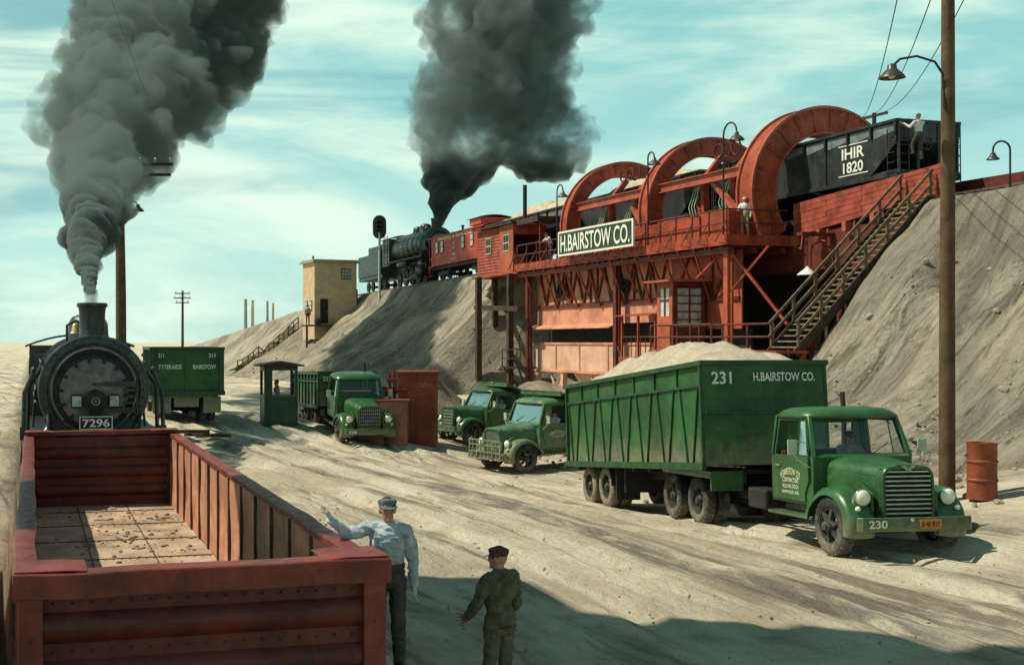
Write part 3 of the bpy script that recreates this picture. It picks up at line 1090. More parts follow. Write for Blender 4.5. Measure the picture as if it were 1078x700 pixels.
def tractor(name, label, loc, heading, pitch=0.0, m='green', grille='bars', door=None, number=None, plate=False, emblem=None, frame_len=7.8, drives=((-5.65, True), (-7.1, True)),
            group=None, headlamps='fender', guard=False, tank=True, cat='truck', scale=1.0, roll=0.0, dz=(0, 0), driver_mirror=True):
    root = thing(name, label, cat, loc, 0, group, rot=(roll, -pitch, heading))
    root.scale = (scale,) * 3
    mb = MB()
    for sy in (-1, 1):
        mb.box(-frame_len, .62, sy * .40 - .05, sy * .40 + .05, .62, .82)
    for x_ in np.arange(-frame_len + .1, .6, 1.2):
        mb.box(x_, x_ + .1, -.36, .36, .64, .8)
    mb.tube([(0, -.95, .52), (0, -.4, .42), (0, .4, .42), (0, .95, .52)], .06, 8)
    for dx, _ in drives:
        mb.tube([(dx, -.85, .52), (dx, -.2, .52), (dx, .2, .52), (dx, .85, .52)], [.09, .1, .1, .09], 10)
        mb.ball((dx, 0, .52), .2, 2)
    mb.tube([(-1.5, 0, .6), (drives[0][0], 0, .52)], .05, 8)
    mb.box(-.6, .45, -.3, .3, .5, .9)
    mb.box(.4, .6, -.42, .42, .5, .75)
    for sy in (-1, 1):                 # leaf springs
        mb.bar((-.62, sy * .45, .66), (0, sy * .45, .5), .08, .07)
        mb.bar((0, sy * .45, .5), (.55, sy * .45, .62), .08, .07)
    mb.build('chassis', 'chassis', root, None, .008)
    # bumper
    bb = MB()
    bb.prism([(-1.06, .90), (-1.0, .975), (-.6, 1.0), (.6, 1.0), (1.0, .975), (1.06, .90), (1.05, .84), (.6, .93), (-.6, .93), (-1.05, .84)], 'xy', 0, .24)
    bb.bm.transform(Matrix(((0, 1, 0, 0), (1, 0, 0, 0), (0, 0, 1, .50), (0, 0, 0, 1))))
    bo = bb.build('front_bumper', m, root, 30, .012)
    if number:
        text(number, bo, (1.0, -.74, .63), (0, 1, 0), (0, 0, 1), .34, 'white', .135, 'number', 0, .008)
    if plate:
        pb = MB()
        pb.box(1.0, 1.025, .02, .42, .545, .70)
        po = pb.build('licence_plate', 'amber', bo, None, .004)
        text('B 40 817', po, (1.026, .22, .622), (0, 1, 0), (0, 0, 1), .33, 'black', .09, 'number', 0, .003)
        hb_ = MB()
        hb_.lathe([(.03, 0), (.035, .03), (0, .04)], (1.0, -.12, .70), (1, 0, 0), 12)
        hb_.build('badge', 'chrome', bo, 40)
    # hood
    mb = MB()
    rings = []
    for x_, hw, z0, z1, e in ((-.78, .76, .86, 1.72, 3.6), (-.45, .70, .84, 1.70, 3.6), (0, .60, .8, 1.665, 3.8), (.40, .51, .76, 1.62, 4.2), (.58, .47, .74, 1.60, 4.6)):
        rings.append([(x_, y, z) for y, z in sup(40, hw, (z1 - z0) / 2, e, 0, (z0 + z1) / 2)])
    mb.loft(rings)
    for sy in (-1, 1):                 # hinge and belt moulding
        mb.bar((-.78, sy * .735, 1.50), (.5, sy * .47, 1.43), .03, .03)
    mb.bar((-.78, 0, 1.722), (.56, 0, 1.607), .03, .025)
    mb.build('hood', m, root, 40)
    lv = MB()
    for sy in (-1, 1):
        for k in range(9):
            x_ = -.55 + k * .085
            hw = .755 - (x_ + .78) * .21
            lv.bar((x_, sy * (hw - .012), 1.02), (x_ + .02, sy * (hw - .012), 1.32), .02, .022)
    lv.build('hood_louvre', 'green_dark', root)
    # grille shell and bars
    mb = MB()
    sh = [sup(40, .50, .52, 5, 0, 1.10), sup(40, .44, .455, 6, 0, 1.09)]
    mb.loft([[(.55, y, z) for y, z in sh[0]], [(.70, y, z) for y, z in sh[0]], [(.735, y * .97, 1.10 + (z - 1.10) * .97) for y, z in sh[0]],
             [(.735, y, z) for y, z in sh[1]], [(.67, y, z) for y, z in sh[1]]], True, False)
    if grille == 'bars':
        mb.prism([(-.19, 1.625), (.19, 1.625), (.05, 1.535), (0, 1.50), (-.05, 1.535)], 'yz', .64, .742)
    go = mb.build('grille_shell', m, root, 40)
    mb = MB()
    mb.box(.60, .655, -.45, .45, .62, 1.56)
    mb.build('radiator_core', 'dark_inside', go)
    mb = MB()
    if grille == 'bars':
        for k in range(11):
            z_ = .69 + k * .08
            mb.box(.685, .73, -.425, .425, z_, z_ + .028)
    elif grille == 'frame':
        for k in range(13):
            mb.box(.68, .70, -.40 + k * .065, -.385 + k * .065, .66, 1.52)
    else:
        for k in range(6):
            mb.box(.685, .73, -.425, .425, .72 + k * .14, .735 + k * .14)
        for k in range(11):
            mb.box(.69, .72, -.41 + k * .08, -.398 + k * .08, .66, 1.53)
    mb.build('grille_bars', 'bar_pale', go, None, .004)
    if emblem == 'chevron':
        mb = MB()
        for sy in (-1, 1):
            mb.bar((.745, sy * .12, 1.605), (.745, 0, 1.52), .022, .012, (1, 0, 0))
            mb.bar((.745, sy * .075, 1.608), (.745, 0, 1.56), .014, .012, (1, 0, 0))
        mb.build('emblem', 'bar_pale', go)
    elif emblem == 'blue':
        mb = MB()
        mb.lathe([(0, .0), (.10, 0), (.10, .03), (0, .04)], (.73, -.08, 1.14), (1, 0, 0), 20)
        mm = M.get('blue') or mat('blue_enamel', (.02, .05, .35), .4)
        M['blue'] = mm
        e = mb.build('emblem', mm, go, 40)
    # fenders, lamps
    for sy in (-1, 1):
        fender(root, sy, .60, 1.14, .60, m)
        mb = MB()
        c = V((.62, sy * .80, 1.06))
        mb.lathe([(0, -.23), (.07, -.2), (.125, -.1), (.15, 0), (.158, .02), (.15, .035)], c, (1, 0, .03), 24, False)
        mb.tube([c - V((.08, 0, .1)), c - V((.12, sy * .02, .3))], .035, 8)
        ho = mb.build('headlight', 'chrome' if headlamps == 'chrome' else m, root, 50)
        mb = MB()
        mb.lathe([(.145, .02), (.12, .055), (.07, .08), (0, .09)], c, (1, 0, .03), 24)
        mb.build('lens', 'lens', ho, 60)
        mb = MB()
        mb.ball((.70, sy * .93, .87), .05, 2)
        mb.build('marker_lamp', 'lens', root, 60)
        mb = MB()                       # running board and step
        mb.box(-2.32, -.62, sy * .62, sy * 1.10, .56, .62)
        mb.box(-2.30, -.66, sy * .70, sy * .74, .62, .86)
        mb.build('running_board', m, root, None, .012)
        # wheel
        wheel(root, 0, sy * .98, .52, .27)
        for dx, du in drives:
            wheel(root, dx, sy * 1.02, .52, .27, du, .52 + (dz[0] if dx > -6.5 else dz[1]))
    # cab
    mb = MB()
    mb.box(-2.34, -.80, -.98, .98, .80, .86)
    for sy in (-1, 1):
        mb.box(-2.34, -.72, sy * .99, sy * .93, .84, 1.70)
        mb.bar((-.74, sy * .955, 1.68), (-1.06, sy * .86, 2.44), .075, .09)
        mb.bar((-2.28, sy * .955, 1.68), (-2.22, sy * .88, 2.44), .12, .075)
        mb.bar((-1.06, sy * .875, 2.42), (-2.24, sy * .895, 2.44), .06, .06)
    mb.box(-2.34, -2.28, -.96, .96, .84, 1.80)
    mb.box(-.80, -.74, -.95, .95, .85, 1.66)
    mb.box(-2.31, -2.25, -.9, -.68, 1.79, 2.44)
    mb.box(-2.31, -2.25, .68, .9, 1.79, 2.44)
    mb.box(-2.31, -2.25, -.7, .7, 2.30, 2.44)
    rings = []
    for z_, ix, iy, e in ((2.405, 0, 0, 5), (2.45, -.02, -.02, 5), (2.50, .0, .0, 4.6), (2.56, .07, .06, 4.2), (2.60, .2, .17, 3.6), (2.625, .42, .42, 3)):
        pts = sup(48, .955 - iy, .70 - ix, e)
        rings.append([(-1.635 + b_, a_, z_) for a_, b_ in pts])
    mb.loft(rings)
    # cowl roll under the windscreen
    mb.loft([[(x_, y, z) for x_, z in ((-.72, 1.60), (-.70, 1.70), (-.78, 1.75), (-.86, 1.72), (-.86, 1.60))] for y in (-.97, -.7, 0, .7, .97)])
    mb.build('cab', m, root, 40, .012)
    mb = MB()
    for y0, y1 in ((-.84, .84),):
        mb.quad((-.80, y0 * 1.07, 1.74), (-.80, y1 * 1.07, 1.74), (-1.055, y1 * .98, 2.42), (-1.055, y0 * .98, 2.42))
    wo = mb.build('windscreen', 'glass', root)
    mb = MB()
    mb.tube([(-.80, -.9, 1.735), (-.80, .9, 1.735), (-1.055, .82, 2.425), (-1.055, -.82, 2.425), (-.80, -.9, 1.735)], .022, 6)
    mb.bar((-.785, -.5, 1.76), (-.86, -.15, 1.95), .012)
    mb.bar((-.785, .25, 1.76), (-.86, .6, 1.95), .012)
    mb.build('windscreen_seal', 'black', wo)
    for sy in (-1, 1):
        mb = MB()
        y0 = sy * .992
        mb.prism([(-2.16, .86), (-.98, .86), (-.98, 1.02), (-.84, 1.25), (-.84, 1.705), (-2.16, 1.705)], 'xz', y0, sy * 1.022)
        mb.bar((-2.16, sy * 1.01, 1.60), (-.86, sy * 1.01, 1.60), .03, .035)
        mb.bar((-2.16, sy * .985, 1.70), (-2.12, sy * .90, 2.38), .05, .04)
        mb.bar((-.90, sy * .985, 1.70), (-1.14, sy * .88, 2.38), .045, .04)
        mb.bar((-1.14, sy * .885, 2.37), (-2.12, sy * .90, 2.38), .04, .04)
        mb.bar((-1.30, sy * .975, 1.70), (-1.36, sy * .89, 2.37), .022, .02)
        do = mb.build('door', m, root, None, .008)
        mb = MB()
        mb.bar((-2.04, sy * 1.05, 1.50), (-1.88, sy * 1.05, 1.50), .022, .03)
        mb.bar((-2.03, sy * 1.03, 1.50), (-2.03, sy * 1.05, 1.50), .02, .02)
        mb.build('handle', 'chrome', do)
        mb = MB()
        mb.quad((-.96, sy * .972, 1.72), (-1.30, sy * .97, 1.72), (-1.36, sy * .888, 2.36), (-1.17, sy * .888, 2.36))
        mb.build('vent_window', 'glass', do)
        if driver_mirror:
            mb = MB()
            mb.tube([(-.80, sy * 1.0, 1.50), (-.84, sy * 1.24, 1.66), (-.86, sy * 1.30, 1.78)], .012, 6)
            mb.box(-.90, -.87, sy * 1.21, sy * 1.39, 1.74, 2.02)
            mb.tube([(-.86, sy * 1.30, 2.0), (-1.0, sy * .95, 1.95)], .01, 6)
            mb.build('mirror', 'bar_pale', root, None, .006)
        if door:
            for i, (tx, ww, hh, zc, arcv) in enumerate(door):
                text(tx, do, (-1.52, sy * 1.022, zc), (-sy, 0, 0), (0, 0, 1), ww, 'cream' if i == 0 else 'white', hh, 'lettering', arcv, .006, .0)
    # inside
    mb = MB()
    mb.box(-2.22, -1.70, -.86, .86, .95, 1.22)
    mb.box(-2.26, -2.08, -.86, .86, 1.2, 1.78)
    so = mb.build('seat', 'seat', root, None, .04)
    mb = MB()
    mb.box(-1.0, -.82, -.9, .9, 1.42, 1.70)
    mb.build('dashboard', 'dark_inside', root, None, .03)
    mb = MB()
    cc = V((-1.32, .42, 1.58))
    axs = V((-.72, 0, .7)).normalized()
    aa = axs.orthogonal().normalized()
    bb_ = axs.cross(aa)
    mb.tube([cc + (aa * math.cos(k * math.pi / 10) + bb_ * math.sin(k * math.pi / 10)) * .23 for k in range(21)], .016, 6)
    for k in range(3):
        mb.bar(cc, cc + (aa * math.cos(k * 2.1) + bb_ * math.sin(k * 2.1)) * .22, .02, .012)
    mb.tube([cc, cc - axs * .55], .02, 6)
    mb.build('steering_wheel', 'black', root, 40)
    if tank:
        for sy in (-1, 1):
            mb = MB()
            mb.box(-3.3, -2.5, sy * .62, sy * 1.06, .58, .98)
            mb.build('fuel_tank', 'chassis', root, None, .05)
        mb = MB()
        mb.tube([(-2.46, .6, .8), (-2.46, .62, 2.5), (-2.5, .62, 2.9)], .05, 10)
        mb.build('exhaust_stack', 'iron', root, 40)
    if guard:                          # open lattice bumper guard
        mb = MB()
        for z_ in (.5, .75, 1.0, 1.18):
            mb.bar((1.05, -.98, z_), (1.05, .98, z_), .045, .045)
        for k in range(9):
            y_ = -1.0 + k * .25
            mb.bar((1.06, y_ * .96, .5), (1.06, y_ * .96, 1.18), .035, .04)
        for k in (0, 2, 6, 8):
            y_ = -1.0 + k * .25
            mb.bar((1.06, y_ * .96 - .08, .52), (1.06, y_ * .96 + .1, 1.16), .035)
        mb.build('grille_guard', 'guard', root, None, .008)
    return root


def seat_driver(truck, label, top='grey_shirt', hat='brown', side=1, vox=.02, group='truck drivers'):
    """driver in the left seat with both hands on the wheel"""
    bpy.context.view_layer.update()
    Mx = truck.matrix_world
    p = Mx @ V((-1.93, .42 * side, .78))
    pose = dict(elL=(.16, .27, .80), wrL=(.36, .15, .86), haL=(.45, .13, .90), elR=(.16, -.27, .80), wrR=(.36, -.15, .86), haR=(.45, -.13, .90),
                knL=(.38, .14, .48), anL=(.52, .14, .13), toL=(.68, .14, .1), knR=(.38, -.14, .48), anR=(.52, -.14, .13), toR=(.68, -.14, .1))
    o = person(label, p, 0, pose, top, 'dark_trousers', hat, vox, True, 'skin', group)
    q = Mx.to_quaternion()
    o.rotation_euler = q.to_euler()
    # seated pelvis is .55 above the origin; seat cushion top is at 1.22
    o.location = Mx @ V((-1.93, .42 * side, 1.22 - .42))
    return o


def dump_body(root, L, Wd, H, z0, m='green_body', ribs='v', front_text=None, rear_text=None, taper=.0, band=.55):
    """open steel box running from x=0 (front) back to x=-L, floor at z0"""
    hw = Wd / 2
    mb2 = MB()
    for sy in (-1, 1):
        mb2.box(-L, -.0, sy * hw, sy * (hw - .05), z0, z0 + H)
    fr = [(-hw, 0), (-hw * .5, .045), (0, .06), (hw * .5, .045), (hw, 0), (hw, -.06), (-hw, -.06)]
    mb2.loft([[(x_ + .002, y_, z_) for y_, x_ in fr] for z_ in (z0, z0 + H)])
    mb2.box(-L + .003, -.06, -hw + .05, hw - .05, z0, z0 + .06)
    body = mb2.build('dump_body', m, root, None, .006)
    tb = MB()
    tb.box(-L - .06, -L - .002, -hw, hw, z0, z0 + H - .02)
    for y_ in (-hw + .06, 0, hw - .06):
        tb.box(-L - .11, -L - .06, y_ - .06, y_ + .06, z0, z0 + H - .02)
    tg = tb.build('tailgate', m, root, None, .006)
    rb = MB()
    for sy in (-1, 1):
        y0, y1 = sy * hw, sy * (hw + .07)
        rb.box(-L - .06, .03, y0, sy * (hw + .09), z0 + H - .09, z0 + H + .02)        # top rail
        rb.box(-L - .06, .03, y0, sy * (hw + .10), z0 - .10, z0 + .06)                # sill
        if band:
            rb.box(-L, 0, y0, sy * (hw + .05), z0 + H - band, z0 + H - band + .06)
        rb.box(-.07, .012, y0, sy * (hw + .075), z0 + .06, z0 + H - .09)
        rb.box(-L - .02, -L + .06, y0, sy * (hw + .075), z0 + .06, z0 + H - .09)
        if ribs == 'v':
            n = max(3, int(L / 1.28))
            st = L / n
            zt = z0 + H - (band or .09)
            for k in range(n):
                xa = -L + st * k
                rb.bar((xa + st * .10, sy * (hw + .02), zt), (xa + st * .34, sy * (hw + .02), z0 + .06), .04, .05, (0, 1, 0))
                rb.bar((xa + st * .84, sy * (hw + .02), zt), (xa + st * .56, sy * (hw + .02), z0 + .06), .04, .05, (0, 1, 0))
            for k in range(1, n):
                xa = -L + st * k
                rb.box(xa - .02, xa + .02, y0, sy * (hw + .045), z0 + H - band + .06, z0 + H - .09)
        elif ribs == 'vert':
            n = max(4, int(L / .62))
            for k in range(1, n):
                xa = -L + L / n * k
                rb.box(xa - .03, xa + .03, y0, sy * (hw + .06), z0 + .06, z0 + H - .09)
    rb.box(.0, .09, -hw - .09, hw + .09, z0 + H - .08, z0 + H + .02)
    rb.box(-L - .15, -L - .06, -hw - .09, hw + .09, z0 + H - .08, z0 + H + .02)
    rb.box(-L - .18, -L - .06, -hw - .1, hw + .1, z0 - .12, z0 + .05)
    if band:
        rb.box(.06, .09, -hw, hw, z0 + H * .5 - .03, z0 + H * .5 + .03)
    rb.build('body_frame', 'green_rib', root, None, .006)
    return body, tg


M['green_rib'] = mat('green_frame_steel', (.014, .06, .018), .5, 0, .35, 2, .05, 20, (.11, .115, .055), .35, 2.5, None, .5, .4)


def heap(name, label, parent_m, L, Wd, z0, h, m, seed, cat='ore load', n=(70, 30), group=None, peak=-.5):
    """load of crushed ore heaped in a box running back from x=0"""
    a = np.linspace(0, 1, n[0])
    b_ = np.linspace(-1, 1, n[1])
    A, B = np.meshgrid(a, b_)
    env = np.clip(np.sin(np.pi * np.clip(A * .98 + .01, 0, 1)), 0, 1) ** .55 * np.clip(1 - np.abs(B) ** 2.4, 0, 1)
    lump = .55 + .45 * np.cos((A * 3.1 + .18) * 2 * np.pi) ** 2
    H = h * env * (.55 + .45 * lump) + h * .55 * fbm_grid(A * 9 + seed, B * 3, 1.0, seed, 4) * env - .10
    o = grid_mesh(name, -A * L, B * Wd / 2, z0 + H, M[m])
    o.matrix_world = parent_m
    return tag(o, label, cat, group)


def slope_pitch(x, y, h, d=4.0):
    dx, dy = math.cos(h), math.sin(h)
    return math.atan2(gz(x + dx * d * .1, y + dy * d * .1) - gz(x - dx * d, y - dy * d), d * 1.1)


DOOR_TEXT = (('H.BAIRSTOW CO.', .80, .125, 1.40, .95), ('CONTRACTORS', .62, .085, 1.235, 0), ('ROLLING STOCK', .62, .07, 1.115, 0), ('HAMMOND, IND.', .68, .07, 1.0, 0))

# --- the big tractor and trailer climbing out of the loading ground
HD = R(-82)
AX = (9.43, 22.15)
trk = tractor('tractor_truck', 'large green tractor truck numbered 230 with chrome V over its barred grille, in the front', (AX[0], AX[1], gz(*AX) - .02), HD, R(2.6),
              'green', 'bars', DOOR_TEXT, '230', True, 'chevron', 7.7, ((-5.65, True), (-7.1, True)), 'green hauling trucks', 'chrome')
for sy in (-1, 1):                     # long flat rear deck and skirt over the drive wheels
    mb = MB()
    mb.box(-7.3, -4.55, sy * .55, sy * 1.28, 1.16, 1.22)
    mb.box(-4.62, -4.55, sy * .55, sy * 1.28, .80, 1.16)
    mb.box(-7.3, -4.55, sy * 1.24, sy * 1.28, 1.06, 1.16)
    mb.build('deck_guard', 'green', trk, None, .01)
mb = MB()
mb.lathe([(.5, 0), (.5, .09), (.1, .1), (.1, 0)], (-6.4, 0, .95), (0, 0, 1), 24)
mb.build('turntable', 'chassis', trk, 40)
seat_driver(trk, 'driver in a dark cap behind the windscreen of the front tractor truck', 'grey_shirt', 'brown', 1, .016)

TRX, TRP = -4.62, R(5.2)
hd3 = V((math.cos(HD), math.sin(HD), 0))
ft = V((AX[0], AX[1], 0)) + hd3 * TRX
trl = thing('dump_trailer', 'long green dump trailer numbered 231, heaped with pale crushed ore', 'trailer', (ft.x, ft.y, .70), 0, None, rot=(0, -TRP, HD))
TL, TW_, TH = 9.6, 2.78, 2.24
body, tg = dump_body(trl, TL, TW_, TH, 0.0)
text('231', body, (.035, -.98, TH - .36), (0, 1, 0), (0, 0, 1), .46, 'white', .27, 'number', 0, .012)
text('H.BAIRSTOW CO.', body, (.07, .44, TH - .34), (0, 1, 0), (0, 0, 1), 1.42, 'white', .19, 'lettering', 0, .012)
mb = MB()
for sy in (-1, 1):
    mb.box(-TL, -.1, sy * .5 - .07, sy * .5 + .07, -.42, -.10)
for k in range(9):
    mb.box(-TL + .2 + k * 1.1, -TL + .32 + k * 1.1, -1.2, 1.2, -.2, -.1)
for x_ in (-6.9, -8.3):
    mb.tube([(x_, -.9, -.62), (x_, .9, -.62)], .09, 8)
    mb.box(x_ - .1, x_ + .1, -.62, .62, -.6, -.3)
mb.box(-5.6, -5.5, -1.2, 1.2, -.75, -.1)
mb.build('trailer_chassis', 'chassis', trl, None, .01)
for x_ in (-6.9, -8.3):
    for sy in (-1, 1):
        wheel(trl, x_, sy * 1.12, .55, .29, True, -.62)
for sy in (-1, 1):
    mb = MB()
    mb.box(-5.95, -5.9, sy * .66, sy * 1.3, -.95, -.1)
    mb.build('mud_flap', 'chassis', trl)
    mb = MB()
    mb.loft([[(-6.9 + .68 * math.cos(a) * 1.0, sy * y_, -.62 + .72 * math.sin(a)) for y_ in (.62, 1.32)] + [(-6.9 + .65 * math.cos(a), sy * y_, -.62 + .69 * math.sin(a)) for y_ in (1.32, .62)] for a in np.linspace(.05, 2.2, 12)])
    mb.build('mud_guard', 'chassis', trl)
bpy.context.view_layer.update()
heap('ore_heap', 'pale crushed ore heaped above the rim of the long green trailer', trl.matrix_world, TL - .1, TW_ - .12, TH - .02, .85, 'ore', 5, 'ore load', (120, 44))

# --- the tractor and box trailer by the guard hut
h2 = R(-75)
a2 = (.12, 49.6)
t2 = tractor('tractor_truck', 'green tractor truck with a blue grille badge, standing between guard hut and red bin', (a2[0], a2[1], gz(*a2) - .02), h2, slope_pitch(*a2, h2),
             'green', 'plain', None, '226', False, 'blue', 6.4, ((-4.3, True), (-5.7, True)), 'green hauling trucks', 'chrome')
f2 = V((a2[0], a2[1], 0)) + V((math.cos(h2), math.sin(h2), 0)) * -2.75
tr2 = thing('dump_trailer', 'short ribbed green dump trailer, empty, behind the truck beside the guard hut', 'trailer', (f2.x, f2.y, gz(*a2) + 1.32), 0, None, rot=(0, R(-1), h2))
b2, g2 = dump_body(tr2, 5.2, 2.4, 1.42, 0, 'green_body', 'vert', band=.42)
text('227', b2, (.035, -.88, 1.16), (0, 1, 0), (0, 0, 1), .36, 'white', .2, 'number', 0, .012)
text('H.BAIRSTOW CO.', b2, (.07, .3, 1.17), (0, 1, 0), (0, 0, 1), 1.35, 'white', .14, 'lettering', 0, .012)
mb = MB()
for sy in (-1, 1):
    mb.box(-5.2, -.1, sy * .5 - .06, sy * .5 + .06, -.5, -.12)
mb.tube([(-4.2, -.9, -.95), (-4.2, .9, -.95)], .08, 8)
mb.box(-4.4, -4.0, -.6, .6, -.95, -.4)
mb.build('trailer_chassis', 'chassis', tr2)
for sy in (-1, 1):
    wheel(tr2, -4.2, sy * 1.0, .52, .27, True, -.8)

# --- two dump trucks nosing out from under the dumper
def dump_truck(label, wx, wy, h, m, guard, body_m, body_L, seed, grille, door, tilt_load=None, bh=1.35, z_up=1.18, sc_=1.0, emblem=None):
    left = V((-math.sin(h), math.cos(h), 0))
    c = V((wx, wy, 0)) - left * .98
    r = tractor('dump_truck', label, (c.x, c.y, gz(c.x, c.y) - .02), h, slope_pitch(c.x, c.y, h), m, grille, door, None, False, emblem, 6.6, ((-4.0, True), (-5.4, True)),
                'green hauling trucks', 'chrome', guard, True, 'truck', sc_)
    hw = 1.2
    mb = MB()
    L = body_L
    for sy in (-1, 1):
        mb.prism([(-2.75 - L, z_up), (-2.75, z_up), (-2.55, z_up + bh + .1), (-2.75 - L - .1, z_up + bh)], 'xz', sy * hw, sy * (hw - .05))
        for k in range(5):
            x_ = -3.0 - k * (L - .4) / 4
            mb.box(x_ - .05, x_ + .05, sy * hw, sy * (hw + .07), z_up, z_up + bh)
        mb.box(-2.75 - L, -2.6, sy * hw, sy * (hw + .09), z_up + bh - .02, z_up + bh + .1)
        mb.box(-2.75 - L, -2.7, sy * hw, sy * (hw + .08), z_up - .05, z_up + .1)
    mb.box(-2.75 - L, -2.78, -hw + .05, hw - .05, z_up, z_up + .07)
    mb.prism([(-2.76, z_up), (-2.70, z_up), (-2.50, z_up + bh + .1), (-2.58, z_up + bh + .1)], 'xz', -hw, hw)
    mb.build('dump_body', body_m, r, None, .008)
    mb = MB()                           # cab shield reaching over the roof
    mb.prism([(-2.62, z_up + bh + .02), (-2.58, z_up + bh + .1), (-1.55, z_up + bh + .34), (-1.55, z_up + bh + .28)], 'xz', -hw, hw)
    mb.box(-1.62, -1.55, -hw, hw, z_up + bh + .18, z_up + bh + .36)
    mb.build('cab_shield', body_m, r, None, .008)
    mb = MB()
    mb.box(-2.75 - L - .08, -2.75 - L - .02, -hw, hw, z_up, z_up + bh)
    mb.build('tailgate', body_m, r, None, .008)
    return r


dt2 = dump_truck('dusty green dump truck with lattice grille guard, turning out beside the long trailer', 5.95, 44.9, R(-150), 'green_dusty', True, 'green_dusty', 3.6, 3, 'frame',
                 (('H.BAIRSTOW CO.', .8, .12, 1.40, .95), ('CONTRACTORS', .55, .08, 1.24, 0)), emblem=None)
seat_driver(dt2, 'driver in a pale shirt in the dusty green dump truck with the grille guard', 'white_shirt', 'brown')
dt1 = dump_truck('clean green dump truck nearest the red bin, its body empty', 4.75, 53.0, R(-152), 'green', False, 'green_dusty', 3.6, 4, 'plain', None, sc_=.95, emblem=None)
seat_driver(dt1, 'bareheaded driver in the clean green dump truck nearest the red bin', 'white_shirt', None)

# --- dump truck seen from behind, beside the tall pole
h5 = R(90 + 13)
a5 = (-6.95, 50.2)
c5 = V((-6.7, 47.6, 0))
dirv5 = V((math.cos(h5), math.sin(h5), 0))
ax5 = c5 + dirv5 * 7.4
t5 = tractor('dump_truck', 'green dump truck seen from behind, two lettered tailgate panels, driving off beside the tall pole', (ax5.x, ax5.y, gz(c5.x, c5.y) - .02), h5, 0, 'green', 'plain', None, None, False, None,
             7.0, ((-5.0, True), (-6.4, True)), 'green hauling trucks')
b5, g5 = dump_body(t5, 4.9, 2.7, 1.72, 1.18, 'green_body', 'vert', band=0)
for o_ in list(t5.children):
    if o_.name.startswith(('dump_body', 'tailgate', 'body_frame')):
        o_.location.x = -2.5
text('TYTERAIOS', g5, (-4.9 - .062, .66, 1.18 + .98), (0, -1, 0), (0, 0, 1), .88, 'white', .17, 'lettering', 0, .012)
text('BAIRSTOW', g5, (-4.9 - .062, -.66, 1.18 + .98), (0, -1, 0), (0, 0, 1), .88, 'white', .17, 'lettering', 0, .012)
text('211', g5, (-4.9 - .062, 1.0, 1.18 + 1.42), (0, -1, 0), (0, 0, 1), .22, 'white', .15, 'number', 0, .012)
text('211', g5, (-4.9 - .062, -.95, 1.18 + 1.42), (0, -1, 0), (0, 0, 1), .26, 'white', .15, 'number', 0, .012)
for sy in (-1, 1):
    mb = MB()
    mb.box(-7.42, -7.38, sy * .62, sy * 1.3, .38, 1.02)
    mb.build('mud_flap', 'green_dusty', t5)
mb = MB()
mb.box(-7.4, -7.2, -1.2, 1.2, .98, 1.14)
mb.box(-7.42, -7.3, -.45, .5, .62, .98)
mb.build('rear_bumper', 'green_dusty', t5, None, .01)
# ------------------------------------------------------------------ gondola in front (local x towards the camera, y to the viewer's right, z from rail level)
GROT = math.atan2(GDIR.y, GDIR.x)
GL, GH, GF, GW = 16.55, 2.48, .95, 1.5
gc = GNEAR - GDIR * (GL / 2 + .45) + V((.035, .01, 0))
gon = thing('gondola_car', 'open dark red gondola car with bare rusty floor, right of the frame edge in front', 'rail car', gc, GROT)
gon['label'] = 'empty dark red gondola car with a bare rusty plate floor, in front of locomotive 7296'
hl = GL / 2
mb = MB()
mb.box(-hl, hl, -GW + .06, GW - .06, GF - .08, GF)
fl = mb.build('floor', 'gon_floor', gon)
mb = MB()                               # plate joints and rivets on the floor
for y_ in (-.52, .5):
    mb.box(-hl + .1, hl - .1, y_ - .011, y_ + .011, GF, GF + .009)
xs = np.arange(-hl + 1.1, hl, 1.9)
for x_ in xs:
    mb.box(x_ - .013, x_ + .013, -GW + .08, GW - .08, GF, GF + .014)
    for y_ in np.arange(-GW + .15, GW - .1, .13):
        mb.ball((x_ + .07, y_, GF + .006), .016, 1)
mb.build('floor_seam', 'seam', fl)
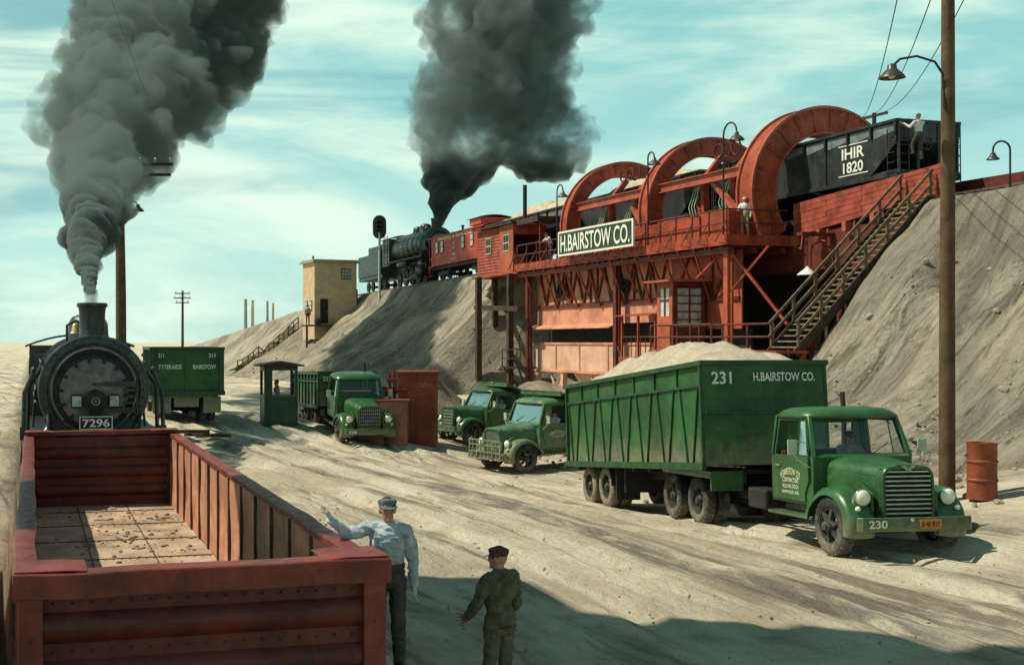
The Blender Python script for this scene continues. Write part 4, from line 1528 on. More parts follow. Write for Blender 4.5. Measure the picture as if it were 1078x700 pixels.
for sy, nm in ((1, 'side_wall'), (-1, 'side_wall')):
    mb = MB()
    mb.box(-hl, hl, sy * (GW - .02), sy * GW, GF - .3, GH - .06)
    nx_, nz_ = 150, 9                    # inner plating, dished and knocked about between its ribs
    gv = []
    for i in range(nx_ + 1):
        x_ = -hl + .06 + (2 * hl - .12) * i / nx_
        ph = ((x_ + hl - .55) / 1.14) % 1.0
        col_ = []
        for j in range(nz_ + 1):
            z_ = GF + (GH - .075 - GF) * j / nz_
            b_ = .045 * math.sin(math.pi * ph) * math.sin(math.pi * j / nz_) + .028 * noise.noise(V((x_ * 1.3, z_ * 1.6, sy * 3.0)))
            col_.append(mb.v((x_, sy * (GW - .058 + b_ * .8), z_)))
        gv.append(col_)
    for i in range(nx_):
        for j in range(nz_):
            mb.face([gv[i][j], gv[i + 1][j], gv[i + 1][j + 1], gv[i][j + 1]])
    mb.mi = 1
    for k in range(14):
        x_ = -hl + .55 + k * 1.14
        mb.box(x_ - .035, x_ + .035, sy * (GW - .055), sy * (GW - .085), GF + .01, GH - .07)
        mb.box(x_ - .012, x_ + .012, sy * (GW - .085), sy * (GW - .092), GF + .01, GH - .07)
    sw = mb.build(nm, ['gon_in', 'seam'], gon)
    for k in range(14):
        x_ = -hl + .55 + k * 1.14
        mb = MB()
        mb.prism([(x_ - .07, GF - .28), (x_ + .07, GF - .28), (x_ + .07, GH - .1), (x_ - .07, GH - .1)], 'xz', sy * GW, sy * (GW + .09))
        mb.build('side_post', 'gon_red', sw, None, .01)
    mb = MB()
    rg = []
    for i in range(91):                  # dented top rail
        x_ = -hl - .02 + (2 * hl + .04) * i / 90
        oy, oz = .022 * noise.noise(V((x_ * .9, sy * 7, 0))), .020 * noise.noise(V((x_ * 1.1, sy * 9, 5)))
        rg.append([(x_, sy * (GW + a + oy), GH + b_ + oz) for a, b_ in ((-.09, -.07), (-.09, -.012), (-.075, 0), (.1, 0), (.112, -.012), (.112, -.17), (.065, -.17), (.065, -.07))])
    mb.loft(rg)
    mb.build('top_rail', 'gon_rail', sw, 40)
for sx in (-1, 1):
    mb = MB()
    mb.box(sx * hl, sx * (hl - .05), -GW + .06, GW - .06, GF - .35, GH - .06)
    for z_ in (1.28, 1.68, 2.08):        # pressed ribs
        mb.loft([[(sx * (hl + o_), y_, z_ + dz_) for o_, dz_ in ((.0, -.13), (.055, -.08), (.075, 0), (.055, .08), (0, .13))] for y_ in (-GW + .12, GW - .12)])
        mb.loft([[(sx * (hl - .05 - o_), y_, z_ + dz_) for o_, dz_ in ((.0, -.13), (.055, -.08), (.075, 0), (.055, .08), (0, .13))] for y_ in (-GW + .12, GW - .12)])
    for y_ in np.arange(-GW + .22, GW - .2, .16):
        for z_ in (1.07, 1.48, 1.88, 2.28):
            mb.ball((sx * (hl + .004), y_, z_), .016, 1)
    ew = mb.build('end_wall', 'gon_red', gon, 35)
    mb = MB()
    rg = []
    for i in range(25):
        y_ = -GW - .10 + (2 * GW + .2) * i / 24
        ox, oz = .016 * noise.noise(V((y_ * 1.7, sx * 3, 1))), .014 * noise.noise(V((y_ * 1.4, sx * 5, 2)))
        rg.append([(sx * (hl + a) + ox, y_, GH + b_ + oz) for a, b_ in ((-.12, -.012), (-.12, .065), (-.108, .077), (.128, .077), (.14, .065), (.14, -.13), (.10, -.13), (.10, -.012))])
    mb.loft(rg)
    mb.build('end_rail', 'gon_rail', ew, 40)
    for sy in (-1, 1):
        mb = MB()
        mb.box(sx * (hl - .03), sx * (hl + .11), sy * (GW - .14), sy * (GW + .06), GF - .35, GH - .13)
        mb.prism([(sy * (GW - .5), GH + .08), (sy * (GW + .09), GH + .08), (sy * (GW + .09), GH + .095), (sy * (GW - .3), GH + .095)], 'yz', sx * (hl - .45), sx * (hl + .1))
        for k in range(3):
            mb.ball((sx * (hl + .115), sy * (GW - .04), 1.2 + k * .4), .022, 1)
        mb.build('corner_post', 'gon_rail', ew, None, .01)
mb = MB()
mb.box(-hl, hl, -.25, .25, .55, GF - .08)
for sx in (-1, 1):
    cx_ = sx * (hl - 2.2)
    mb.box(cx_ - 1.3, cx_ + 1.3, -1.05, -.95, .4, .7)
    mb.box(cx_ - 1.3, cx_ + 1.3, .95, 1.05, .4, .7)
    mb.box(sx * hl, sx * (hl + .45), -.12, .12, .72, .95)
    mb.box(sx * (hl - .2), sx * (hl + .02), -GW, GW, .6, .9)
mb.build('underframe', 'chassis', gon)


def rail_wheel(parent, x, r=.42, z=None, m='chassis'):
    mb = MB()
    z = r if z is None else z
    for sy in (-1, 1):
        mb.lathe([(0, -.06), (r * .3, -.07), (r * .82, -.04), (r, -.06), (r, .05), (r + .03, .055), (r + .03, .08), (r * .8, .05), (r * .3, .07), (0, .07)], (x, sy * .75, z), (0, -sy, 0), 24)
    mb.cyl((x, -.8, z), (x, .8, z), .08, None, 10)
    return mb.build('wheelset', m, parent, 40)


for sx in (-1, 1):
    for o_ in (-.85, .85):
        rail_wheel(gon, sx * (hl - 2.2) + o_)
mb = MB()                                # scraps of ore left on the gondola floor
rr = random.Random(4)
for k in range(260):
    qx = rr.choice((-6.5, -4.8, -3.6, -2.2, -.8)) + rr.gauss(0, .9)
    x_, y_ = max(-hl + .3, qx), rr.gauss(.25, .75)
    if abs(y_) > GW - .15:
        continue
    s_ = rr.choice((.01, .014, .02, .032)) * rr.uniform(.7, 1.4)
    T = Matrix.Rotation(rr.uniform(0, 6), 3, 'Z')
    mb.ball((x_, y_, GF + s_ * .35), s_, 1, (1.5, rr.uniform(.7, 1.2), .7), T)
for k in range(26):
    x_, y_ = rr.uniform(-hl + .6, hl - 5), rr.uniform(-.9, 1.2)
    mb.ball((x_, y_, GF + .01), rr.uniform(.06, .13), 1, (1.6, .7, .22), Matrix.Rotation(rr.uniform(0, 6), 3, 'Z'))
sb = mb.build('ore_scraps', 'rubble', None)
sb.location = gc
sb.rotation_euler = (0, 0, GROT)
tag(sb, 'scraps of ore scattered over the gondola floor', None, None, 'stuff')


# ------------------------------------------------------------------ steam locomotive (local x forward, origin at rail level under the smokebox front)
def steam_loco(label, loc, rot, group=None, number=None, body='loco'):
    r = thing('steam_locomotive', label, 'locomotive', loc, 0, group, rot=rot)
    CZ, BR = 3.32, 1.25
    mb = MB()                            # boiler and smokebox barrel with bands
    prof = [(BR - .02, -.02), (BR, -.06), (BR, -2.1), (BR + .03, -2.12), (BR + .03, -2.25), (BR - .01, -2.28), (BR + .02, -6.2), (BR + .06, -8.8), (0, -8.81)]
    mb.lathe([(BR - .25, 0)] + prof, (0, 0, CZ), (1, 0, 0), 48)
    for x_ in (-3.4, -4.6, -5.8, -7.0):
        mb.lathe([(BR + .02, x_), (BR + .055, x_ + .02), (BR + .055, x_ + .1), (BR + .02, x_ + .12)], (0, 0, CZ), (1, 0, 0), 48, False)
    bo = mb.build('boiler', body, r, 30)
    mb = MB()                            # front ring with its bolts
    mb.lathe([(BR + .035, -.10), (BR + .045, 0), (BR + .02, .05), (BR - .06, .07), (BR - .16, .07), (BR - .2, .04), (BR - .35, .035), (BR - .4, .03)], (0, 0, CZ), (1, 0, 0), 56, False)
    for k in range(36):
        a = 2 * math.pi * k / 36
        mb.ball((.075, (BR - .11) * math.cos(a), CZ + (BR - .11) * math.sin(a)), .026, 1)
    mb.build('smokebox_ring', body, r, 35)
    mb = MB()
    mb.lathe([(BR - .22, .03), (BR - .3, .05), (.85, .07), (.82, .09), (.78, .09), (0, .09)], (0, 0, CZ), (1, 0, 0), 48)
    mb.build('smokebox_front', 'loco_dark', r, 30)
    mb = MB()                            # paler round door, dished
    DZ = CZ - .06
    mb.lathe([(.80, .08), (.80, .12), (.74, .15), (.55, .20), (.3, .235), (0, .245)], (0, 0, DZ), (1, 0, 0), 44)
    dr = mb.build('smokebox_door', 'loco_grey', r, 40)
    for k in range(14):
        a = R(-30 + k * 360 / 14)
        mb = MB()
        c = V((.13, .80 * math.cos(a), DZ + .80 * math.sin(a)))
        T = Matrix.Translation(c) @ Matrix.Rotation(a - math.pi / 2, 4, 'X')
        mb.box(-.05, .05, -.035, .035, -.09, .06, T)
        mb.cyl(T @ V((.04, 0, -.03)), T @ V((.10, 0, -.03)), .028, None, 8)
        mb.build('clamp', 'loco_dark', dr, None, .01)
    mb = MB()                            # hinge straps on the viewer's right
    for z_ in (.20, -.42):
        mb.prism([(-.05, DZ + z_ - .03), (.95, DZ + z_ - .07), (.95, DZ + z_ + .07), (-.05, DZ + z_ + .04)], 'yz', .2, .26)
    mb.tube([(.2, .98, DZ - .55), (.2, .98, DZ + .35)], .045, 8)
    for z_ in (-.25, -.1, .05):
        mb.box(.12, .2, .7, 1.0, DZ + z_ - .03, DZ + z_ + .03)
    mb.build('hinge', body, dr, 40)
    # headlight and number boards
    hz_ = CZ - .25
    mb = MB()
    mb.lathe([(.0, .08), (.2, .09), (.235, .2), (.25, .40), (.27, .42), (.27, .47), (.24, .48)], (0, .02, hz_), (1, 0, 0), 32)
    mb.box(.1, .36, -.12, .16, hz_ - .34, hz_ - .2)
    ho = mb.build('headlight', 'loco_dark', r, 40)
    mb = MB()
    mb.lathe([(.235, .455), (.16, .44), (.06, .42), (.055, .47), (0, .48)], (0, .02, hz_), (1, 0, 0), 28)
    mb.build('lens', 'headlamp', ho, 50)
    mb = MB()
    mb.lathe([(.10, .485), (.085, .50), (.07, .485)], (0, .02, hz_), (1, 0, 0), 24, False)
    mb.ball((.475, .02, hz_), .035, 2)
    mb.build('reflector_ring', 'brass', ho, 50)
    for sy in (-1, 1):
        mb = MB()
        mb.box(.30, .40, sy * .30 + .02, sy * .56 + .02, hz_ - .16, hz_ + .16)
        io = mb.build('number_board', 'loco_dark', ho, None, .006)
        mb = MB()
        mb.box(.40, .408, sy * .325 + .02, sy * .535 + .02, hz_ - .12, hz_ + .12)
        mb.build('glass', 'pane', io)
    mb = MB()                            # number plate
    mb.box(.32, .36, -.36, .42, CZ - .92, CZ - .60)
    mb.box(.1, .32, -.1, .16, CZ - .85, CZ - .7)
    po = mb.build('number_plate', 'black', r, None, .01)
    mb = MB()
    for q in ((-.35, .41, CZ - .912, CZ - .892), (-.35, .41, CZ - .628, CZ - .608), (-.35, -.33, CZ - .892, CZ - .628), (.39, .41, CZ - .892, CZ - .628)):
        mb.box(.36, .366, *q)
    mb.build('plate_border', 'white', po)
    if number:
        text(number, po, (.362, .03, CZ - .76), (0, 1, 0), (0, 0, 1), .62, 'white', .19, 'number', 0, .006)
    # stack, domes, bell, pipes
    mb = MB()
    mb.lathe([(.46, -.25), (.40, -.08), (.33, .02), (.30, .1), (.315, .62), (.335, .74), (.37, .76), (.37, .83), (.335, .85), (.29, .85), (.26, .6), (.26, .1)], (-.95, 0, CZ + BR - .02), (0, 0, 1), 36, False)
    mb.build('smoke_stack', body, r, 40)
    for x_, rr_, h_ in ((-3.2, .52, .62), (-5.0, .48, .55)):
        mb = MB()
        mb.lathe([(rr_ + .12, -.2), (rr_ + .03, -.02), (rr_, .1), (rr_ * .98, h_ * .6), (rr_ * .8, h_ * .88), (rr_ * .45, h_), (0, h_ + .03)], (x_, 0, CZ + BR - .02), (0, 0, 1), 32)
        mb.build('dome', body, r, 50)
    mb = MB()
    mb.lathe([(.0, .26), (.06, .25), (.1, .2), (.13, .06), (.17, 0), (.15, 0), (0, .05)], (-2.1, -.35, CZ + BR + .1), (0, 0, 1), 18)
    bl = mb.build('bell', 'brass', r, 50)
    mb = MB()
    mb.tube([(-2.1, -.57, CZ + BR - .2), (-2.1, -.57, CZ + BR + .3), (-2.1, -.35, CZ + BR + .42), (-2.1, -.13, CZ + BR + .3), (-2.1, -.13, CZ + BR - .05)], .03, 8)
    mb.build('bell_yoke', 'loco_dark', bl, 40)
    for sy in (-1, 1):
        mb = MB()                        # handrail
        pts = [(.02 - k * .9, sy * (BR + .12) * math.cos(R(28)), CZ + (BR + .12) * math.sin(R(28))) for k in range(10)]
        mb.tube(pts, .022, 6)
        for p in pts[::2]:
            mb.tube([p, (p[0], p[1] * .91, p[2] - .06)], .02, 6)
        mb.build('handrail', body, r, 40)
        mb = MB()                        # running board with step down at the front
        mb.box(-9.0, .1, sy * 1.05, sy * 1.62, 2.16, 2.22)
        mb.box(.1, .16, sy * .9, sy * 1.62, 1.5, 2.22)
        mb.box(-9.0, .1, sy * 1.58, sy * 1.62, 2.06, 2.16)
        mb.build('running_board', 'loco_dark', r, None, .01)
        mb = MB()                        # compressor, reservoir, side pipes
        mb.lathe([(0, -2.4), (.26, -2.38), (.3, -2.3), (.3, -.1), (.26, 0), (0, .02)], (-4.2, sy * 1.28, 1.85), (1, 0, 0), 18)
        mb.tube([(-.4, sy * 1.2, CZ + .5), (-.4, sy * 1.5, CZ + .1), (-.4, sy * 1.52, 2.3)], .05, 8)
        mb.tube([(-6.5, sy * 1.33, CZ - .1), (-2.6, sy * 1.33, CZ - .1), (-2.4, sy * 1.4, 2.3)], .035, 8)
        mb.tube([(-8.2, sy * 1.36, CZ - .35), (-1.2, sy * 1.33, CZ - .35)], .03, 8)
        mb.tube([(-1.4, sy * .95, CZ - 1.0), (-1.2, sy * 1.2, 2.0), (-.9, sy * 1.2, 1.5)], .17, 12)
        mb.build('side_pipes', body, r, 40)
        mb = MB()                        # cylinder and valve chest
        mb.lathe([(0, -.75), (.40, -.74), (.44, -.7), (.44, .5), (.40, .55), (.15, .6), (0, .6)], (-.7, sy * 1.2, .95), (1, 0, 0), 24)
        mb.lathe([(0, -.75), (.24, -.74), (.26, -.7), (.26, .55), (.2, .6), (0, .62)], (-.7, sy * 1.15, 1.62), (1, 0, 0), 20)
        mb.box(-1.3, -.2, sy * .6, sy * 1.2, .8, 1.8)
        mb.build('cylinder', body, r, 40)
        for x_, wr in ((-1.0, .42), (-2.9, .78), (-4.55, .78), (-6.2, .78), (-7.85, .55)):
            mb = MB()
            mb.lathe([(wr - .1, -.06), (wr, -.06), (wr, .06), (wr + .03, .065), (wr + .03, .09), (wr - .1, .08)], (x_, sy * .76, wr), (0, -sy, 0), 32)
            mb.lathe([(0, -.12), (.16, -.12), (.18, .05), (0, .05)], (x_, sy * .76, wr), (0, -sy, 0), 16)
            for k in range(12):
                a = 2 * math.pi * k / 12
                mb.bar((x_ + .12 * math.cos(a), sy * .76, wr + .12 * math.sin(a)), (x_ + (wr - .06) * math.cos(a), sy * .76, wr + (wr - .06) * math.sin(a)), .05, .05, (0, 1, 0))
            if wr > .7:
                mb.prism([(x_ + (wr - .1) * math.cos(a), wr + (wr - .1) * math.sin(a)) for a in np.linspace(.7, 2.4, 8)], 'xz', sy * .72, sy * .82)
            mb.build('driving_wheel' if wr > .7 else 'truck_wheel', 'loco_dark', r, 40)
        mb = MB()
        mb.box(-6.3, -2.8, sy * .90, sy * .96, .44, .58)
        mb.bar((-1.3, sy * 1.02, .95), (-4.55, sy * 1.02, .55), .08, .14, (0, 0, 1))
        mb.bar((-1.3, sy * 1.08, 1.25), (-2.9, sy * 1.08, 1.35), .06, .1)
        mb.bar((-2.2, sy * 1.1, 1.95), (-2.35, sy * 1.1, .8), .06, .08, (0, 1, 0))
        mb.build('side_rod', 'steel_rail', r, None, .01)
        mb = MB()                        # smokebox brace, step ladder and lubricator post
        mb.tube([(.06, sy * 1.05, CZ - .55), (.75, sy * 1.0, 1.55)], .05, 8)
        mb.tube([(.1, sy * (BR + .12), CZ + .45), (.1, sy * (BR + .34), CZ - .05), (.12, sy * (BR + .36), CZ - .9)], .05, 8)
        mb.box(.04, .16, sy * (BR + .26), sy * (BR + .44), CZ - 1.15, CZ - .85)
        mb.ball((.1, sy * (BR + .13), CZ + .48), .08, 1)
        mb.box(.08, .2, sy * (BR - .15), sy * (BR + .12), CZ + .78, CZ + .86)
        mb.build('brace', body, r, 40)
    mb = MB()                            # curved grab rail round the smokebox front
    pts = [(.22, (BR - .27) * math.cos(R(a)), CZ + (BR - .27) * math.sin(R(a))) for a in range(-40, 225, 12)]
    mb.tube(pts, .022, 6)
    for p in pts[::4]:
        mb.tube([p, (.04, p[1], p[2])], .02, 6)
    mb.build('grab_rail', 'loco_grey', r, 40)
    mb = MB()                            # frame, pilot deck and beam
    mb.box(-9.4, .6, -.5, .5, .75, 1.7)
    mb.box(.0, 1.0, -1.55, 1.55, 1.42, 1.5)
    mb.box(.95, 1.12, -1.6, 1.6, 1.0, 1.5)
    mb.box(1.0, 1.5, -.15, .15, .75, 1.0)
    for k in range(11):
        y_ = -1.3 + k * .26
        mb.bar((1.05, y_, 1.05), (1.55 - abs(y_) * .25, y_ * .8, .18), .05, .07)
    mb.build('frame', 'loco_dark', r, None, .012)
    mb = MB()                            # cab
    mb.box(-10.6, -8.7, -1.5, -1.44, 1.9, 4.35)
    mb.box(-10.6, -8.7, 1.44, 1.5, 1.9, 4.35)
    mb.box(-8.76, -8.7, -1.44, 1.44, 1.9, 4.35)
    mb.loft([[(x_, y, 4.35 + .35 * (1 - (y / 1.62) ** 2)) for y in np.linspace(-1.62, 1.62, 11)] + [(x_, y, 4.29 + .35 * (1 - (y / 1.62) ** 2)) for y in np.linspace(1.62, -1.62, 11)] for x_ in (-10.9, -8.55)])
    co_ = mb.build('cab', body, r, 30)
    for sy in (-1, 1):
        for x_ in (-10.2, -9.4):
            mb = MB()
            mb.box(x_ - .02, x_ + .55, sy * 1.5, sy * 1.512, 3.1, 3.95)
            mb.build('window', 'dark_inside', co_)
    mb = MB()                            # tender
    mb.box(-18.2, -11.1, -1.5, 1.5, 1.35, 3.35)
    mb.box(-14.8, -11.1, -1.5, -1.42, 3.35, 4.0)
    mb.box(-14.8, -11.1, 1.42, 1.5, 3.35, 4.0)
    mb.box(-14.88, -14.8, -1.5, 1.5, 3.35, 4.0)
    mb.box(-18.3, -11.0, -1.4, 1.4, 1.0, 1.35)
    te = mb.build('tender', body, r, None, .03)
    for x_ in (-12.2, -13.6, -15.8, -17.2):
        rail_wheel(te, x_, .45, None, 'loco_dark')
    ch = MB()
    ch.ball((-12.9, 0, 3.7), 1, 3, (1.7, 1.35, .7))
    for v in ch.bm.verts:
        v.co += v.co.normalized() * .12 * noise.noise(v.co * 3)
    ch.build('coal', 'black', te)
    return r


l1 = steam_loco('black steam locomotive 7296 seen head on behind the red gondola', GNEAR - GDIR * 19.75, (0, 0, GROT), 'steam locomotives', '7296')
l2r = (0, math.atan2(rail_z(58) - rail_z(78), -20) * 0 - .0, UP_ROT)
l2p = TP(56.0, 0, rail_z(56))
l2 = steam_loco('black steam locomotive on the embankment coupled to the red caboose', l2p, (0, -R(.8), UP_ROT), 'steam locomotives', None)

# ------------------------------------------------------------------ hopper cars on the upper track (local x towards the camera end)
def hopper(label, t_near, L=13.2, texts=None, group='hopper cars on the upper track'):
    tm = t_near + L / 2
    r = thing('hopper_car', label, 'hopper car', TP(tm, 0, rail_z(tm)), 0, group, rot=(0, -R(.75), UP_ROT))
    hx, hw, zt = L / 2, 1.5, 3.25
    for sy in (1, -1):
        mb = MB()
        mb.prism([(-hx + .05, zt - .1), (-hx + .05, 2.35), (-hx + 1.9, .95), (hx - 1.9, .95), (hx - .05, 2.35), (hx - .05, zt - .1)], 'xz', sy * (hw - .05), sy * hw)
        so = mb.build('side_wall', 'hopper', r)
        mb = MB()
        mb.box(-hx, hx, sy * (hw - .06), sy * (hw + .12), zt - .12, zt)
        mb.box(-hx, hx, sy * hw, sy * (hw + .10), .92, 1.08)
        n = 9
        for k in range(n + 1):
            x_ = -hx + .12 + k * (L - .24) / n
            zb = 1.08 if 1.9 < x_ + hx < L - 1.9 else 2.35
            mb.box(x_ - .05, x_ + .05, sy * hw, sy * (hw + .10), zt - .62, zt - .12)
            if k % 3 == 0:
                mb.box(x_ - .045, x_ + .045, sy * hw, sy * (hw + .07), zb, zt - .62)
        mb.build('side_rib', 'hopper', so, None, .01)
        mb = MB()
        for k in range(n):
            x_ = -hx + .12 + k * (L - .24) / n
            mb.prism([(x_ + .12, zt - .18), (x_ + (L - .24) / n - .12, zt - .18), (x_ + (L - .24) / n - .12, zt - .46), (x_ + .12, zt - .62)], 'xz', sy * (hw + .004), sy * (hw + .012))
        mb.build('side_panel', 'hopper_pale', so)  # blue-lit tone of the upper recesses, put into the panel colour
        if texts and sy == -1:
            for s_, z_, w_, h_ in texts:
                text(s_, so, (3.9, -hw - .012, z_), (1, 0, 0), (0, 0, 1), w_, 'white', h_, 'lettering', 0, .01)
            mb = MB()
            mb.box(2.98, 4.82, -hw - .012, -hw - .02, 2.62, 2.66)
            mb.box(2.98, 4.82, -hw - .012, -hw - .02, 1.34, 1.38)
            mb.build('lettering', 'white', so)
    mb = MB()
    for sx in (-1, 1):
        mb.prism([(sx * (hx - .05), 2.35), (sx * (hx - .05), zt - .1), (sx * (hx - .11), zt - .1), (sx * (hx - .11), 2.38), (sx * 2.3, .6), (sx * 2.3, .5)], 'xz', -hw + .05, hw - .05)
    mb.prism([(-2.3, .5), (0, 1.3), (2.3, .5), (2.3, .6), (0, 1.5), (-2.3, .6)], 'xz', -hw + .05, hw - .05)
    mb.build('slope_sheet', 'hopper', r)
    for sx in (-1, 1):
        mb = MB()
        mb.box(sx * (hx - .12), sx * hx, -hw, hw, zt - .12, zt)
        mb.box(sx * (hx - .3), sx * (hx + .02), -hw, hw, .85, 1.2)
        for y_ in (-hw + .06, -.5, .5, hw - .06):
            mb.bar((sx * (hx - .06), y_, 1.1), (sx * (hx - .06), y_, zt - .1), .1)
        mb.bar((sx * (hx - .1), -hw + .1, 1.2), (sx * 2.6, -hw + .1, 1.0), .12)
        mb.bar((sx * (hx - .1), hw - .1, 1.2), (sx * 2.6, hw - .1, 1.0), .12)
        eo = mb.build('end_frame', 'hopper', r, None, .01)
        for y0, y1 in ((-hw + .0, -hw + .45), (hw - .45, hw)):
            mb = MB()
            for k in range(6):
                z_ = 1.1 + k * .36
                mb.bar((sx * (hx + .06), y0, z_), (sx * (hx + .06), y1, z_), .03)
            for y_ in (y0, y1):
                mb.bar((sx * (hx + .06), y_, .55), (sx * (hx + .06), y_, zt), .035)
            mb.build('ladder', 'hopper', eo)
        for sy in (-1, 1):
            mb = MB()
            for k in range(5):
                mb.bar((sx * (hx - .08), sy * (hw + .12), 1.1 + k * .4), (sx * (hx - .5), sy * (hw + .12), 1.1 + k * .4), .03)
            mb.bar((sx * (hx - .5), sy * (hw + .12), .6), (sx * (hx - .5), sy * (hw + .12), 2.9), .03)
            mb.build('ladder', 'hopper', eo)
        mb = MB()
        mb.lathe([(.24, -.02), (.27, -.02), (.27, .02), (.24, .02), (.24, -.02)], (sx * (hx + .25), -.35, 2.25), (1, 0, 0), 18, False)
        mb.bar((sx * (hx + .25), -.6, 2.25), (sx * (hx + .25), -.1, 2.25), .03)
        mb.bar((sx * (hx + .25), -.35, 2.0), (sx * (hx + .25), -.35, 2.5), .03)
        mb.bar((sx * (hx - .02), -.35, 2.25), (sx * (hx + .25), -.35, 2.25), .035)
        mb.build('brake_wheel', 'hopper', eo)
        mb = MB()
        mb.box(sx * hx, sx * (hx + .55), -.12, .12, .75, 1.0)
        cx_ = sx * (hx - 1.7)
        mb.box(cx_ - 1.2, cx_ + 1.2, -1.05, -.95, .35, .65)
        mb.box(cx_ - 1.2, cx_ + 1.2, .95, 1.05, .35, .65)
        mb.build('bogie', 'chassis', r)
        for o_ in (-.8, .8):
            rail_wheel(r, cx_ + o_, .4)
    return r


h1 = hopper('black hopper car lettered IHIR 1820 behind the red planking, a man on its end ladder', .1, 13.2, (('IHIR', 2.28, 1.4, .48), ('1820', 1.68, 1.25, .46)))
hB = hopper('black hopper car standing inside the two lower red rings', 14.6)
hC = hopper('black hopper car beside the red cabin, heaped with tan ore', 29.2)


def hopper_load(o, label, h, m, seed):
    bpy.context.view_layer.update()
    hp_ = heap('ore_heap', label, o.matrix_world @ Matrix.Translation((6.4, 0, 0)), 12.8, 2.85, 3.1, h, m, seed, 'ore load', (80, 26))
    return hp_


hopper_load(hB, 'tan ore heaped in the hopper car inside the red rings', 1.0, 'ore_tan', 8)
hopper_load(hC, 'tan ore heaped in the hopper car beside the red cabin', 1.15, 'ore_tan', 9)
hopper_load(h1, 'low grey ore load in the hopper car lettered IHIR', .12, 'rubble', 10)

# ------------------------------------------------------------------ caboose
CT, CL = 42.6, 12.2
cr = thing('caboose', 'bright red wooden caboose coupled ahead of the upper locomotive', 'caboose', TP(CT + CL / 2, 0, rail_z(CT + CL / 2)), 0, None, rot=(0, -R(.75), UP_ROT))
hx = CL / 2 - .9
mb = MB()
mb.box(-hx, hx, -1.45, 1.45, 1.05, 3.35)
for k in range(60):                      # vertical boards
    x_ = -hx + (k + .5) * 2 * hx / 60
    for sy in (-1, 1):
        mb.box(x_ - .075, x_ + .075, sy * 1.45, sy * 1.458, 1.12, 3.28)
cb_ = mb.build('body', 'caboose', cr)
mb = MB()
mb.loft([[(x_, y, 3.36 + .32 * (1 - (y / 1.62) ** 2)) for y in np.linspace(-1.62, 1.62, 11)] + [(x_, y, 3.30 + .32 * (1 - (y / 1.62) ** 2)) for y in np.linspace(1.62, -1.62, 11)] for x_ in (-hx - .95, hx + .95)])
mb.build('roof', 'caboose', cr, 30)
mb = MB()
mb.box(2.4, 4.6, -1.2, 1.2, 3.6, 4.1)
cu_ = mb.build('cupola', 'caboose', cr)
mb = MB()
mb.loft([[(x_, y, 4.11 + .18 * (1 - (y / 1.35) ** 2)) for y in np.linspace(-1.35, 1.35, 7)] + [(x_, y, 4.06 + .18 * (1 - (y / 1.35) ** 2)) for y in np.linspace(1.35, -1.35, 7)] for x_ in (2.2, 4.8)])
mb.build('roof', 'roof_dark', cu_, 30)
mb = MB()
mb.lathe([(.09, 0), (.09, .35), (.15, .36), (.13, .45), (0, .5)], (-1.2, -.3, 3.62), (0, 0, 1), 14)
mb.build('stove_pipe', 'iron', cr, 40)
for x_ in (-3.9, -2.75, 1.7, 3.5):
    for sy in (-1, 1):
        mb = MB()
        mb.box(x_ - .32, x_ + .32, sy * 1.458, sy * 1.50, 1.98, 2.98)
        w_ = mb.build('window', 'red_dark', cr)
        mb = MB()
        mb.box(x_ - .24, x_ + .24, sy * 1.50, sy * 1.508, 2.05, 2.90)
        mb.build('pane', 'pane', w_)
        mb = MB()
        mb.box(x_ - .26, x_ + .26, sy * 1.508, sy * 1.518, 2.44, 2.50)
        mb.build('sash', 'red_dark', w_)
text('PACIFIC & READING', cr, (0, -1.46, 3.14), (1, 0, 0), (0, 0, 1), 7.2, 'cream', .26, 'lettering', 0, .012)
for k, s_ in enumerate(('C 27', '8 4', '1402', '6 12')):
    text(s_, cr, (-.25, -1.46, 2.55 - k * .34 - (.15 if k > 1 else 0)), (1, 0, 0), (0, 0, 1), .75 if k > 1 else .5, 'cream', .2, 'lettering', 0, .012)
for sx in (-1, 1):
    mb = MB()
    mb.box(sx * hx, sx * (hx + .9), -1.4, 1.4, .98, 1.08)
    for y_ in (-1.3, -.5, .5, 1.3):
        mb.bar((sx * (hx + .85), y_, 1.05), (sx * (hx + .85), y_, 2.05 if abs(y_) < 1 else 3.4), .05)
    mb.bar((sx * (hx + .85), -1.3, 2.05), (sx * (hx + .85), 1.3, 2.05), .05)
    for sy in (-1, 1):
        for k in range(3):
            mb.box(sx * (hx + .25), sx * (hx + .8), sy * 1.15, sy * 1.5, .3 + k * .27, .33 + k * .27)
        mb.bar((sx * (hx + .25), sy * 1.48, .3), (sx * (hx + .25), sy * 1.48, 1.1), .04)
    mb.build('end_platform', 'caboose', cr)
mb = MB()
mb.box(-hx - .9, hx + .9, -1.1, 1.1, .8, 1.05)
for k in (-3.6, 3.6):
    mb.box(k - 1.1, k + 1.1, -1.05, -.95, .3, .6)
    mb.box(k - 1.1, k + 1.1, .95, 1.05, .3, .6)
mb.build('underframe', 'chassis', cr)
for k in (-4.3, -2.9, 2.9, 4.3):
    rail_wheel(cr, k, .4)
# ------------------------------------------------------------------ the red car dumper (t along the track, d towards the camera side)
BASE = TP(0, 0, 0)


def SB(mb, t0, t1, d0_, d1, z0, z1):
    mb.box(-t1, -t0, -d1, -d0_, z0, z1)


def Q(t_, d_, z_):
    return V((-t_, -d_, z_))


dump = thing('car_dumper', 'red steel rotary car dumper building with walkway, pink dusted wall and dark underside', 'industrial building', BASE, UP_ROT)
